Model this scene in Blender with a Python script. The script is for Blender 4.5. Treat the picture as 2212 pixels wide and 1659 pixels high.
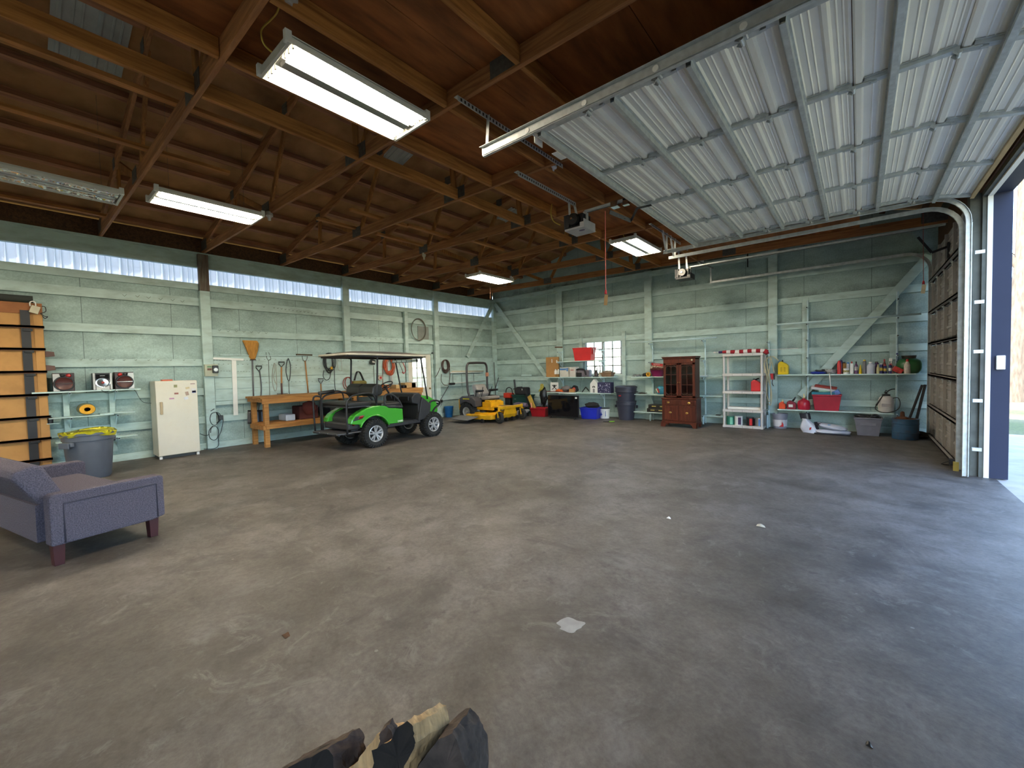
import bpy, bmesh, math, random
from mathutils import Vector, Matrix, Euler
PI = math.pi; R = math.radians
for o in list(bpy.data.objects): bpy.data.objects.remove(o)
sc = bpy.context.scene
COL = sc.collection

# ------------------------------------------------------------------ camera
FPX = 900.7; YAW, PITCH, ROLL = 0.6945, -0.0367, -0.0245; EYE = Vector((0, 0, 1.5))
_f = Vector((-math.sin(YAW)*math.cos(PITCH), math.cos(YAW)*math.cos(PITCH), math.sin(PITCH)))
_r = Vector((math.cos(YAW), math.sin(YAW), 0)); _u = _r.cross(_f)
CR = math.cos(ROLL)*_r + math.sin(ROLL)*_u; CU = -math.sin(ROLL)*_r + math.cos(ROLL)*_u
cam = bpy.data.objects.new('camera', bpy.data.cameras.new('camera')); COL.objects.link(cam)
cam.matrix_world = Matrix(((CR.x, CU.x, -_f.x, EYE.x), (CR.y, CU.y, -_f.y, EYE.y), (CR.z, CU.z, -_f.z, EYE.z), (0, 0, 0, 1)))
cam.data.sensor_width = 36; cam.data.lens = FPX/2212*36; cam.data.clip_start = 0.05; cam.data.clip_end = 400
sc.camera = cam
# ------------------------------------------------------------------ world, sun, exposure
W = bpy.data.worlds.new('sky'); sc.world = W; W.use_nodes = True
nt = W.node_tree; nt.nodes.clear()
sky = nt.nodes.new('ShaderNodeTexSky'); sky.sky_type = 'NISHITA'; sky.sun_disc = False
SUN_EL = R(40); SUN_H = Vector((-0.42, -0.907, 0)).normalized()
sky.sun_elevation = SUN_EL; sky.sun_rotation = math.atan2(SUN_H.x, SUN_H.y)
sky.air_density = 1.0; sky.dust_density = 0.7; sky.ozone_density = 2.0
bg = nt.nodes.new('ShaderNodeBackground'); bg.inputs[1].default_value = 0.42
wo = nt.nodes.new('ShaderNodeOutputWorld')
nt.links.new(sky.outputs[0], bg.inputs[0]); nt.links.new(bg.outputs[0], wo.inputs[0])
sun = bpy.data.objects.new('sun', bpy.data.lights.new('sun', 'SUN')); COL.objects.link(sun)
sun.data.energy = 3.4; sun.data.angle = R(0.5); sun.data.color = (1.0, 0.93, 0.80)
sun.rotation_euler = (SUN_H*math.cos(SUN_EL) + Vector((0, 0, math.sin(SUN_EL)))).to_track_quat('Z', 'Y').to_euler()
LAMP_E = 29.0            # strength of the fluorescent tubes
vs = sc.view_settings; vs.view_transform = 'Standard'; vs.look = 'None'; vs.gamma = 1.0; vs.exposure = 2.05; vs.use_curve_mapping = False
sc.cycles.max_bounces = 7; sc.cycles.diffuse_bounces = 5; sc.cycles.glossy_bounces = 3; sc.cycles.transmission_bounces = 4
sc.cycles.transparent_max_bounces = 8; sc.cycles.sample_clamp_indirect = 6.0; sc.cycles.use_denoising = True
sc.cycles.caustics_reflective = False; sc.cycles.caustics_refractive = False

# ------------------------------------------------------------------ places: planes of the building
LX, BY, RX = -10.30, 11.38, 1.156
def ray(px, py):
    return CR*((px-1106)/FPX) - CU*((py-829.5)/FPX) + _f
def onx(px, py, X): d = ray(px, py); t = (X-EYE.x)/d.x; return EYE + d*t
def ony(px, py, Y): d = ray(px, py); t = (Y-EYE.y)/d.y; return EYE + d*t
def onz(px, py, Z=0.0): d = ray(px, py); t = (Z-EYE.z)/d.z; return EYE + d*t
def LW(px, py, off=0.0): return onx(px, py, LX+off)      # a point on the left wall (off = how far it stands out)
def BW(px, py, off=0.0): return ony(px, py, BY-off)      # a point on the back wall
def FL(px, py, z=0.0): return onz(px, py, z)             # a point on the floor

# ------------------------------------------------------------------ materials
MATS = {}
def _nodes(name):
    m = bpy.data.materials.new(name); m.use_nodes = True
    n = m.node_tree.nodes; p = n['Principled BSDF']; return m, m.node_tree, n, p
def mat(name, col, rough=0.6, metal=0.0, var=0.12, scale=6.0, bump=0.0, stretch=(1, 1, 1), spec=0.5, dirt=None, dscale=2.5, damt=0.5, coat=0.0):
    """principled paint / plastic / metal with a procedural noise in its colour (and dirt patches, bump)"""
    if name in MATS: return MATS[name]
    m, t, n, p = _nodes(name)
    tc = n.new('ShaderNodeTexCoord'); mp = n.new('ShaderNodeMapping'); mp.inputs['Scale'].default_value = stretch
    t.links.new(tc.outputs['Object'], mp.inputs[0])
    nz = n.new('ShaderNodeTexNoise'); nz.inputs['Scale'].default_value = scale; nz.inputs['Detail'].default_value = 5
    t.links.new(mp.outputs[0], nz.inputs['Vector'])
    cr = n.new('ShaderNodeValToRGB'); c = col
    cr.color_ramp.elements[0].position = 0.3; cr.color_ramp.elements[1].position = 0.7
    cr.color_ramp.elements[0].color = (*[max(0, x*(1-var)) for x in c], 1); cr.color_ramp.elements[1].color = (*[min(1, x*(1+var)) for x in c], 1)
    t.links.new(nz.outputs[0], cr.inputs[0]); out = cr.outputs[0]
    if dirt:
        n2 = n.new('ShaderNodeTexNoise'); n2.inputs['Scale'].default_value = dscale; n2.inputs['Detail'].default_value = 8; n2.inputs['Roughness'].default_value = 0.65
        t.links.new(mp.outputs[0], n2.inputs['Vector'])
        r2 = n.new('ShaderNodeValToRGB'); r2.color_ramp.elements[0].position = 0.48; r2.color_ramp.elements[1].position = 0.72
        r2.color_ramp.elements[0].color = (0, 0, 0, 1); r2.color_ramp.elements[1].color = (damt, damt, damt, 1)
        t.links.new(n2.outputs[0], r2.inputs[0])
        mx = n.new('ShaderNodeMix'); mx.data_type = 'RGBA'; t.links.new(r2.outputs[0], mx.inputs[0]); t.links.new(out, mx.inputs[6]); mx.inputs[7].default_value = (*dirt, 1)
        out = mx.outputs[2]
    t.links.new(out, p.inputs['Base Color'])
    p.inputs['Roughness'].default_value = rough; p.inputs['Metallic'].default_value = metal; p.inputs['Specular IOR Level'].default_value = spec
    p.inputs['Coat Weight'].default_value = coat
    if bump:
        b = n.new('ShaderNodeBump'); b.inputs['Strength'].default_value = bump; b.inputs['Distance'].default_value = 0.01
        t.links.new(nz.outputs[0], b.inputs['Height']); t.links.new(b.outputs[0], p.inputs['Normal'])
    MATS[name] = m; return m
def wood(name, c1, c2, axis='X', rough=0.7, scale=1.0, knots=True, dark=0.35):
    """sawn timber: fibres stretched along one axis, knots and grime"""
    if name in MATS: return MATS[name]
    m, t, n, p = _nodes(name)
    tc = n.new('ShaderNodeTexCoord'); mp = n.new('ShaderNodeMapping')
    s = {'X': (0.9, 14, 14), 'Y': (14, 0.9, 14), 'Z': (14, 14, 0.9)}[axis]; mp.inputs['Scale'].default_value = [v*scale for v in s]
    oi = n.new('ShaderNodeObjectInfo'); ad = n.new('ShaderNodeVectorMath'); ad.operation = 'ADD'
    sv = n.new('ShaderNodeVectorMath'); sv.operation = 'SCALE'; sv.inputs[0].default_value = (13, 7, 5); t.links.new(oi.outputs['Random'], sv.inputs['Scale'])
    t.links.new(tc.outputs['Object'], ad.inputs[0]); t.links.new(sv.outputs[0], ad.inputs[1]); t.links.new(ad.outputs[0], mp.inputs[0])
    nz = n.new('ShaderNodeTexNoise'); nz.inputs['Scale'].default_value = 1.6; nz.inputs['Detail'].default_value = 7; nz.inputs['Roughness'].default_value = 0.6; nz.inputs['Distortion'].default_value = 0.9
    t.links.new(mp.outputs[0], nz.inputs['Vector'])
    cr = n.new('ShaderNodeValToRGB'); cr.color_ramp.elements[0].position = 0.32; cr.color_ramp.elements[1].position = 0.68
    cr.color_ramp.elements[0].color = (*c1, 1); cr.color_ramp.elements[1].color = (*c2, 1); t.links.new(nz.outputs[0], cr.inputs[0])
    n2 = n.new('ShaderNodeTexNoise'); n2.inputs['Scale'].default_value = 1.3; n2.inputs['Detail'].default_value = 4; t.links.new(ad.outputs[0], n2.inputs['Vector'])
    r2 = n.new('ShaderNodeValToRGB'); r2.color_ramp.elements[0].position = 0.5; r2.color_ramp.elements[1].position = 0.75
    r2.color_ramp.elements[0].color = (0, 0, 0, 1); r2.color_ramp.elements[1].color = (dark, dark, dark, 1); t.links.new(n2.outputs[0], r2.inputs[0])
    mx = n.new('ShaderNodeMix'); mx.data_type = 'RGBA'; t.links.new(r2.outputs[0], mx.inputs[0]); t.links.new(cr.outputs[0], mx.inputs[6]); mx.inputs[7].default_value = (*[v*0.35 for v in c1], 1)
    t.links.new(mx.outputs[2], p.inputs['Base Color']); p.inputs['Roughness'].default_value = rough; p.inputs['Specular IOR Level'].default_value = 0.3
    b = n.new('ShaderNodeBump'); b.inputs['Strength'].default_value = 0.25; b.inputs['Distance'].default_value = 0.004
    t.links.new(nz.outputs[0], b.inputs['Height']); t.links.new(b.outputs[0], p.inputs['Normal'])
    MATS[name] = m; return m
def emit(name, col, st):
    if name in MATS: return MATS[name]
    m, t, n, p = _nodes(name); p.inputs['Base Color'].default_value = (*col, 1)
    p.inputs['Emission Color'].default_value = (*col, 1); p.inputs['Emission Strength'].default_value = st; MATS[name] = m; return m
def glass(name, col=(0.9, 0.95, 0.95), rough=0.02, alpha=0.25):
    if name in MATS: return MATS[name]
    m, t, n, p = _nodes(name); n.remove(p)
    g = n.new('ShaderNodeBsdfGlossy'); g.inputs['Roughness'].default_value = rough; tr = n.new('ShaderNodeBsdfTransparent'); tr.inputs[0].default_value = (*col, 1)
    fr = n.new('ShaderNodeFresnel'); fr.inputs[0].default_value = 1.45; mx = n.new('ShaderNodeMixShader')
    t.links.new(fr.outputs[0], mx.inputs[0]); t.links.new(tr.outputs[0], mx.inputs[1]); t.links.new(g.outputs[0], mx.inputs[2])
    t.links.new(mx.outputs[0], n['Material Output'].inputs[0]); MATS[name] = m; return m

# ------------------------------------------------------------------ meshes
class MB:
    """collects shapes and links them as one mesh object"""
    def __init__(s): s.bm = bmesh.new()
    def box(s, c, d, rot=None, taper=None):
        v = []
        for z in (-1, 1):
            for x, y in ((-1, -1), (1, -1), (1, 1), (-1, 1)):
                k = (taper if (taper and z < 0) else 1.0)
                v.append(Vector((x*d[0]/2*k, y*d[1]/2*k, z*d[2]/2)))
        M = (Euler(rot).to_matrix() if rot else Matrix.Identity(3)); c = Vector(c)
        vv = [s.bm.verts.new(M @ p + c) for p in v]
        for f in ((0, 3, 2, 1), (4, 5, 6, 7), (0, 1, 5, 4), (1, 2, 6, 5), (2, 3, 7, 6), (3, 0, 4, 7)): s.bm.faces.new([vv[i] for i in f])
        return s
    def bx(s, a, b):
        a = Vector(a); b = Vector(b); return s.box((a+b)/2, [abs(q) for q in (b-a)])
    def bar(s, p0, p1, w, h, up=(0, 0, 1)):
        """rectangular beam from p0 to p1: w across, h along 'up'"""
        p0 = Vector(p0); p1 = Vector(p1); d = (p1-p0).normalized(); up = Vector(up)
        side = d.cross(up)
        if side.length < 1e-4: side = d.cross(Vector((1, 0, 0)))
        side.normalize(); u = side.cross(d).normalized()
        vv = [s.bm.verts.new(p + side*sx*w/2 + u*sz*h/2) for p in (p0, p1) for sx, sz in ((-1, -1), (1, -1), (1, 1), (-1, 1))]
        for f in ((0, 1, 2, 3), (7, 6, 5, 4), (0, 4, 5, 1), (1, 5, 6, 2), (2, 6, 7, 3), (3, 7, 4, 0)): s.bm.faces.new([vv[i] for i in f])
        return s
    def tube(s, pts, r, seg=10, closed=False, caps=True, smooth=0):
        P = [Vector(p) for p in pts]
        if smooth: P = catmull(P, smooth, closed)
        rr = r if isinstance(r, (list, tuple)) else [r]*len(P)
        if len(rr) != len(P): rr = [rr[min(len(rr)-1, int(i*len(rr)/len(P)))] for i in range(len(P))]
        n = len(P); rings = []; ref = None
        for i in range(n):
            a = P[(i-1) % n] if (i > 0 or closed) else P[i]; b = P[(i+1) % n] if (i < n-1 or closed) else P[i]
            d = (b-a)
            if d.length < 1e-9: d = Vector((0, 0, 1))
            d.normalize()
            if ref is None: ref = Vector((0, 0, 1)) if abs(d.z) < 0.9 else Vector((1, 0, 0))
            x = d.cross(ref)
            if x.length < 1e-3: ref = Vector((0.3, 1, 0.2)); x = d.cross(ref)
            x.normalize(); y = x.cross(d).normalized(); ref = y
            rings.append([s.bm.verts.new(P[i] + (x*math.cos(2*PI*k/seg) + y*math.sin(2*PI*k/seg))*rr[i]) for k in range(seg)])
        for i in range(n if closed else n-1):
            A = rings[i]; B = rings[(i+1) % n]
            for k in range(seg): s.bm.faces.new([A[k], A[(k+1) % seg], B[(k+1) % seg], B[k]])
        if caps and not closed: s.bm.faces.new(rings[0][::-1]); s.bm.faces.new(rings[-1])
        return s
    def lathe(s, prof, c=(0, 0, 0), seg=24, rot=None, sx=1.0, sy=1.0):
        """prof = [(radius, height), ...] turned about Z"""
        M = (Euler(rot).to_matrix() if rot else Matrix.Identity(3)); c = Vector(c); rings = []
        for r, z in prof:
            if r < 1e-6: rings.append([s.bm.verts.new(M @ Vector((0, 0, z)) + c)])
            else: rings.append([s.bm.verts.new(M @ Vector((r*sx*math.cos(2*PI*k/seg), r*sy*math.sin(2*PI*k/seg), z)) + c) for k in range(seg)])
        for A, B in zip(rings, rings[1:]):
            for k in range(seg):
                a = [A[0]] if len(A) == 1 else [A[k], A[(k+1) % seg]]; b = [B[0]] if len(B) == 1 else [B[(k+1) % seg], B[k]]
                if len(a)+len(b) > 2: s.bm.faces.new(a+b)
        if len(rings[0]) > 1: s.bm.faces.new(rings[0][::-1])
        if len(rings[-1]) > 1: s.bm.faces.new(rings[-1])
        return s
    def prism(s, poly, a, b, axis='Y'):
        """polygon in the other two axes, pushed from a to b along axis"""
        def P(u, v, w): return {'X': (w, u, v), 'Y': (u, w, v), 'Z': (u, v, w)}[axis]
        A = [s.bm.verts.new(P(u, v, a)) for u, v in poly]; B = [s.bm.verts.new(P(u, v, b)) for u, v in poly]
        n = len(poly)
        for i in range(n): s.bm.faces.new([A[i], A[(i+1) % n], B[(i+1) % n], B[i]])
        s.bm.faces.new(A[::-1]); s.bm.faces.new(B); return s
    def sheet(s, prof, a, b, axis='Y', th=0.004):
        """thin folded sheet: open profile given a thickness"""
        up = [(u, v+th) for u, v in prof]
        def P(u, v, w): return {'X': (w, u, v), 'Y': (u, w, v), 'Z': (u, v, w)}[axis]
        rows = [[s.bm.verts.new(P(u, v, w)) for u, v in q] for q in (prof, up) for w in (a, b)]
        n = len(prof)
        for i in range(n-1):
            s.bm.faces.new([rows[0][i], rows[0][i+1], rows[1][i+1], rows[1][i]]); s.bm.faces.new([rows[2][i+1], rows[2][i], rows[3][i], rows[3][i+1]])
            s.bm.faces.new([rows[0][i+1], rows[0][i], rows[2][i], rows[2][i+1]]); s.bm.faces.new([rows[1][i], rows[1][i+1], rows[3][i+1], rows[3][i]])
        for i in (0, n-1): s.bm.faces.new([rows[0][i], rows[1][i], rows[3][i], rows[2][i]])
        return s
    def grid(s, f, nu, nv, closed_u=False):
        V = [[s.bm.verts.new(f(i/nu, j/nv)) for j in range(nv+1)] for i in range(nu if closed_u else nu+1)]
        for i in range(nu):
            for j in range(nv):
                i2 = (i+1) % len(V) if closed_u else i+1
                s.bm.faces.new([V[i][j], V[i2][j], V[i2][j+1], V[i][j+1]])
        return s
    def blob(s, c, r, seed=0, n=2, amp=0.15, fr=2.0, flat=None):
        from mathutils import noise
        c = Vector(c); r = Vector(r if isinstance(r, (tuple, list)) else (r, r, r))
        ret = bmesh.ops.create_icosphere(s.bm, subdivisions=n, radius=1.0)
        for v in ret['verts']:
            p = v.co.copy(); k = 1 + amp*noise.noise(p*fr + Vector((seed*3.1, seed*1.7, seed)))*2
            q = Vector((p.x*r.x*k, p.y*r.y*k, p.z*r.z*k))
            if flat is not None: q.z = max(q.z, -flat)
            v.co = c + q
        return s
    def jitter(s, a, seed=1):
        from mathutils import noise
        for v in s.bm.verts: v.co += noise.noise_vector(v.co*7 + Vector((seed, 0, 0)))*a
        return s
    def build(s, name, m, parent=None, loc=None, smooth=None, bevel=0, sub=0, rot=None, label=None):
        bmesh.ops.recalc_face_normals(s.bm, faces=s.bm.faces)
        me = bpy.data.meshes.new(name); s.bm.to_mesh(me); s.bm.free()
        o = bpy.data.objects.new(name, me); COL.objects.link(o)
        if m: me.materials.append(m)
        if parent: o.parent = parent
        if loc: o.location = loc
        if rot: o.rotation_euler = rot
        if bevel:
            b = o.modifiers.new('bevel', 'BEVEL'); b.width = bevel; b.segments = 2; b.limit_method = 'ANGLE'; b.angle_limit = R(35); b.harden_normals = False
        if sub:
            q = o.modifiers.new('sub', 'SUBSURF'); q.levels = sub; q.render_levels = sub
        if smooth:
            for p in me.polygons: p.use_smooth = True
            if smooth != True:
                me.set_sharp_from_angle(angle=R(smooth))
        if label: o['label'] = label
        return o
def catmull(P, k, closed=False):
    out = []; n = len(P)
    for i in range(n if closed else n-1):
        p0 = P[(i-1) % n] if (i > 0 or closed) else P[0]; p1 = P[i]; p2 = P[(i+1) % n]; p3 = P[(i+2) % n] if (i < n-2 or closed) else P[-1]
        for j in range(k):
            t = j/k; out.append(0.5*((2*p1) + (p2-p0)*t + (2*p0-5*p1+4*p2-p3)*t*t + (3*p1-p0-3*p2+p3)*t**3))
    if not closed: out.append(P[-1])
    return out
def tag(o, label=None, cat=None, group=None, kind=None):
    if label: o['label'] = label
    if cat: o['category'] = cat
    if group: o['group'] = group
    if kind: o['kind'] = kind
    return o
def thing(name, label, cat, loc=(0, 0, 0), rz=0.0, group=None, kind=None, rot=None):
    o = bpy.data.objects.new(name, None); COL.objects.link(o); o.empty_display_size = 0.05
    o.location = loc; o.rotation_euler = rot if rot else (0, 0, rz)
    return tag(o, label, cat, group, kind)
def kids(o): return [c for c in bpy.data.objects if c.parent is o]
def dup(o, parent=None, **kw):
    c = o.copy(); COL.objects.link(c)
    if parent: c.parent = parent
    for ch in kids(o): dup(ch, c)
    for k, v in kw.items():
        if k in ('label', 'group', 'category'): c[k] = v
        else: setattr(c, k, v)
    return c
def struct(name, parent=None):
    o = bpy.data.objects.new(name, None); COL.objects.link(o); o['kind'] = 'structure'; return o
def text(name, body, size, m, parent, loc, rot, label=None, extr=0.0008, align='CENTER'):
    cu = bpy.data.curves.new(name, 'FONT'); cu.body = body; cu.size = size; cu.extrude = extr; cu.align_x = align; cu.align_y = 'CENTER'
    tmp = bpy.data.objects.new(name, cu); COL.objects.link(tmp); dg = bpy.context.evaluated_depsgraph_get()
    me = bpy.data.meshes.new_from_object(tmp.evaluated_get(dg)); bpy.data.objects.remove(tmp)
    o = bpy.data.objects.new(name, me); COL.objects.link(o); me.materials.clear(); me.materials.append(m); o.parent = parent; o.location = loc; o.rotation_euler = rot
    if label: o['label'] = label
    return o
FACE_PX = (PI/2, 0, PI/2)      # lettering that faces +X
FACE_NY = (PI/2, 0, 0)         # lettering that faces -Y
# ================================================================== materials of the building
TEAL = (0.43, 0.575, 0.555)
def teal_wall(name, axis, seams, base=TEAL):
    """painted fibreboard with thin joints between sheets, mildew and dirt"""
    m, t, n, p = _nodes(name)
    tc = n.new('ShaderNodeTexCoord'); mp = n.new('ShaderNodeMapping'); mp.inputs['Scale'].default_value = (0.7, 0.7, 1.5); t.links.new(tc.outputs['Object'], mp.inputs[0])
    sep = n.new('ShaderNodeSeparateXYZ'); t.links.new(tc.outputs['Object'], sep.inputs[0])
    n1 = n.new('ShaderNodeTexNoise'); n1.inputs['Scale'].default_value = 1.5; n1.inputs['Detail'].default_value = 9; n1.inputs['Roughness'].default_value = 0.72; t.links.new(mp.outputs[0], n1.inputs['Vector'])
    r1 = n.new('ShaderNodeValToRGB'); e = r1.color_ramp.elements; e[0].position = 0.30; e[1].position = 0.66
    e[0].color = (*[c*0.62 for c in base], 1); e[1].color = (*[c*1.08 for c in base], 1); t.links.new(n1.outputs[0], r1.inputs[0])
    n2 = n.new('ShaderNodeTexNoise'); n2.inputs['Scale'].default_value = 42; n2.inputs['Detail'].default_value = 3; t.links.new(tc.outputs['Object'], n2.inputs['Vector'])
    r2 = n.new('ShaderNodeValToRGB'); r2.color_ramp.elements[0].position = 0.35; r2.color_ramp.elements[1].position = 0.7; r2.color_ramp.elements[0].color = (0.86, 0.86, 0.86, 1); r2.color_ramp.elements[1].color = (1.06, 1.06, 1.06, 1)
    t.links.new(n2.outputs[0], r2.inputs[0])
    mu = n.new('ShaderNodeMix'); mu.data_type = 'RGBA'; mu.blend_type = 'MULTIPLY'; mu.inputs[0].default_value = 1; t.links.new(r1.outputs[0], mu.inputs[6]); t.links.new(r2.outputs[0], mu.inputs[7])
    out = mu.outputs[2]
    # mildew creeping along the girts (every 0.58 m of height)
    md = n.new('ShaderNodeMath'); md.operation = 'PINGPONG'; md.inputs[1].default_value = 0.2925
    ofs = n.new('ShaderNodeMath'); ofs.operation = 'SUBTRACT'; ofs.inputs[1].default_value = 0.03; t.links.new(sep.outputs[2], ofs.inputs[0]); t.links.new(ofs.outputs[0], md.inputs[0])
    n3 = n.new('ShaderNodeTexNoise'); n3.inputs['Scale'].default_value = 2.1; n3.inputs['Detail'].default_value = 7; n3.inputs['Roughness'].default_value = 0.7; t.links.new(tc.outputs['Object'], n3.inputs['Vector'])
    mr = n.new('ShaderNodeMapRange'); mr.inputs[1].default_value = 0.16; mr.inputs[2].default_value = 0.02; t.links.new(md.outputs[0], mr.inputs[0])
    mr2 = n.new('ShaderNodeMapRange'); mr2.inputs[1].default_value = 0.40; mr2.inputs[2].default_value = 0.66; t.links.new(n3.outputs[0], mr2.inputs[0])
    mm = n.new('ShaderNodeMath'); mm.operation = 'MULTIPLY'; t.links.new(mr.outputs[0], mm.inputs[0]); t.links.new(mr2.outputs[0], mm.inputs[1])
    m3 = n.new('ShaderNodeMath'); m3.operation = 'MULTIPLY'; m3.inputs[1].default_value = 0.75; t.links.new(mm.outputs[0], m3.inputs[0])
    mx = n.new('ShaderNodeMix'); mx.data_type = 'RGBA'; t.links.new(m3.outputs[0], mx.inputs[0]); t.links.new(out, mx.inputs[6]); mx.inputs[7].default_value = (0.06, 0.07, 0.055, 1); out = mx.outputs[2]
    for s in seams:
        a = n.new('ShaderNodeMath'); a.operation = 'COMPARE'; a.inputs[1].default_value = s; a.inputs[2].default_value = 0.004; t.links.new(sep.outputs['XY'.index(axis)], a.inputs[0])
        mx = n.new('ShaderNodeMix'); mx.data_type = 'RGBA'; t.links.new(a.outputs[0], mx.inputs[0]); t.links.new(out, mx.inputs[6]); mx.inputs[7].default_value = (*[c*0.3 for c in base], 1); out = mx.outputs[2]
    t.links.new(out, p.inputs['Base Color']); p.inputs['Roughness'].default_value = 0.72; p.inputs['Specular IOR Level'].default_value = 0.25
    b = n.new('ShaderNodeBump'); b.inputs['Strength'].default_value = 0.15; b.inputs['Distance'].default_value = 0.004; t.links.new(n2.outputs[0], b.inputs['Height']); t.links.new(b.outputs[0], p.inputs['Normal'])
    MATS[name] = m; return m
M_TW_L = teal_wall('teal fibreboard left', 'Y', [-6.4, -5.2, -4, -2.8, -1.6, -.4, .83, 2.05, 3.21, 4.40, 6.62, 9.75])
M_TW_B = teal_wall('teal fibreboard back', 'X', [-9.03, -7.87, -6.7, -5.57, -3.25, -2.1, -0.95, 0.19])
M_TB = mat('teal board paint', (0.465, 0.61, 0.59), 0.6, var=0.10, scale=3, stretch=(1, 1, 3), dirt=(0.20, 0.25, 0.20), dscale=2.2, damt=0.5, bump=0.12)
M_SHELF = mat('pale blue shelf paint', (0.58, 0.76, 0.76), 0.5, var=0.08, dirt=(0.2, 0.22, 0.2), damt=0.35)
M_PIPE = mat('pale blue steel paint', (0.55, 0.72, 0.76), 0.4, var=0.08)
M_DECK = mat('brown roof board', (0.37, 0.195, 0.085), 0.85, var=0.22, scale=2.5, dirt=(0.10, 0.05, 0.022), dscale=0.9, damt=0.6, spec=0.1)
M_WX = wood('timber along X', (0.21, 0.082, 0.03), (0.48, 0.21, 0.075), 'X')
M_WY = wood('timber along Y', (0.24, 0.09, 0.02), (0.55, 0.24, 0.065), 'Y')
M_WZ = wood('timber upright', (0.22, 0.085, 0.02), (0.50, 0.22, 0.06), 'Z')
M_DARKW = wood('dark old timber', (0.055, 0.028, 0.014), (0.15, 0.07, 0.03), 'X')
M_PUR = wood('purlin timber', (0.22, 0.095, 0.048), (0.46, 0.215, 0.11), 'Y')
M_PLY = mat('reddish plywood', (0.30, 0.105, 0.03), 0.75, var=0.35, scale=2.2, stretch=(5, 1, 1), dirt=(0.06, 0.02, 0.008), dscale=0.8, damt=0.55, spec=0.25)
M_GUS = mat('grey gusset plate', (0.12, 0.115, 0.10), 0.55, 0.5, var=0.25, scale=30)
M_GALV = mat('galvanised steel', (0.56, 0.59, 0.59), 0.42, 0.45, var=0.15, scale=9, stretch=(2, 2, 2))
M_WMET = mat('white painted steel sheet', (0.86, 0.84, 0.78), 0.38, 0.0, var=0.02, scale=3, dirt=(0.62, 0.58, 0.5), dscale=1.4, damt=0.25)
M_GREYD = mat('grey painted door steel', (0.36, 0.34, 0.325), 0.5, 0.0, var=0.1, dirt=(0.24, 0.21, 0.18), dscale=3, damt=0.6)
M_WTRIM = mat('white trim paint', (0.78, 0.78, 0.78), 0.5, var=0.04)
M_NAVY = mat('dark blue siding', (0.026, 0.031, 0.058), 0.6, var=0.06, scale=2, spec=0.2)
M_BLACK = mat('black plastic', (0.012, 0.012, 0.014), 0.4, var=0.1)
M_BLKMET = mat('black enamel steel', (0.016, 0.016, 0.020), 0.5, 0.0, var=0.1)
M_CHROME = mat('bright chrome', (0.72, 0.74, 0.76), 0.14, 1.0, var=0.05)
M_WHITE = mat('white plastic', (0.80, 0.80, 0.77), 0.4, var=0.04)
M_RED = mat('red plastic', (0.55, 0.025, 0.03), 0.4, var=0.08)

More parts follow.
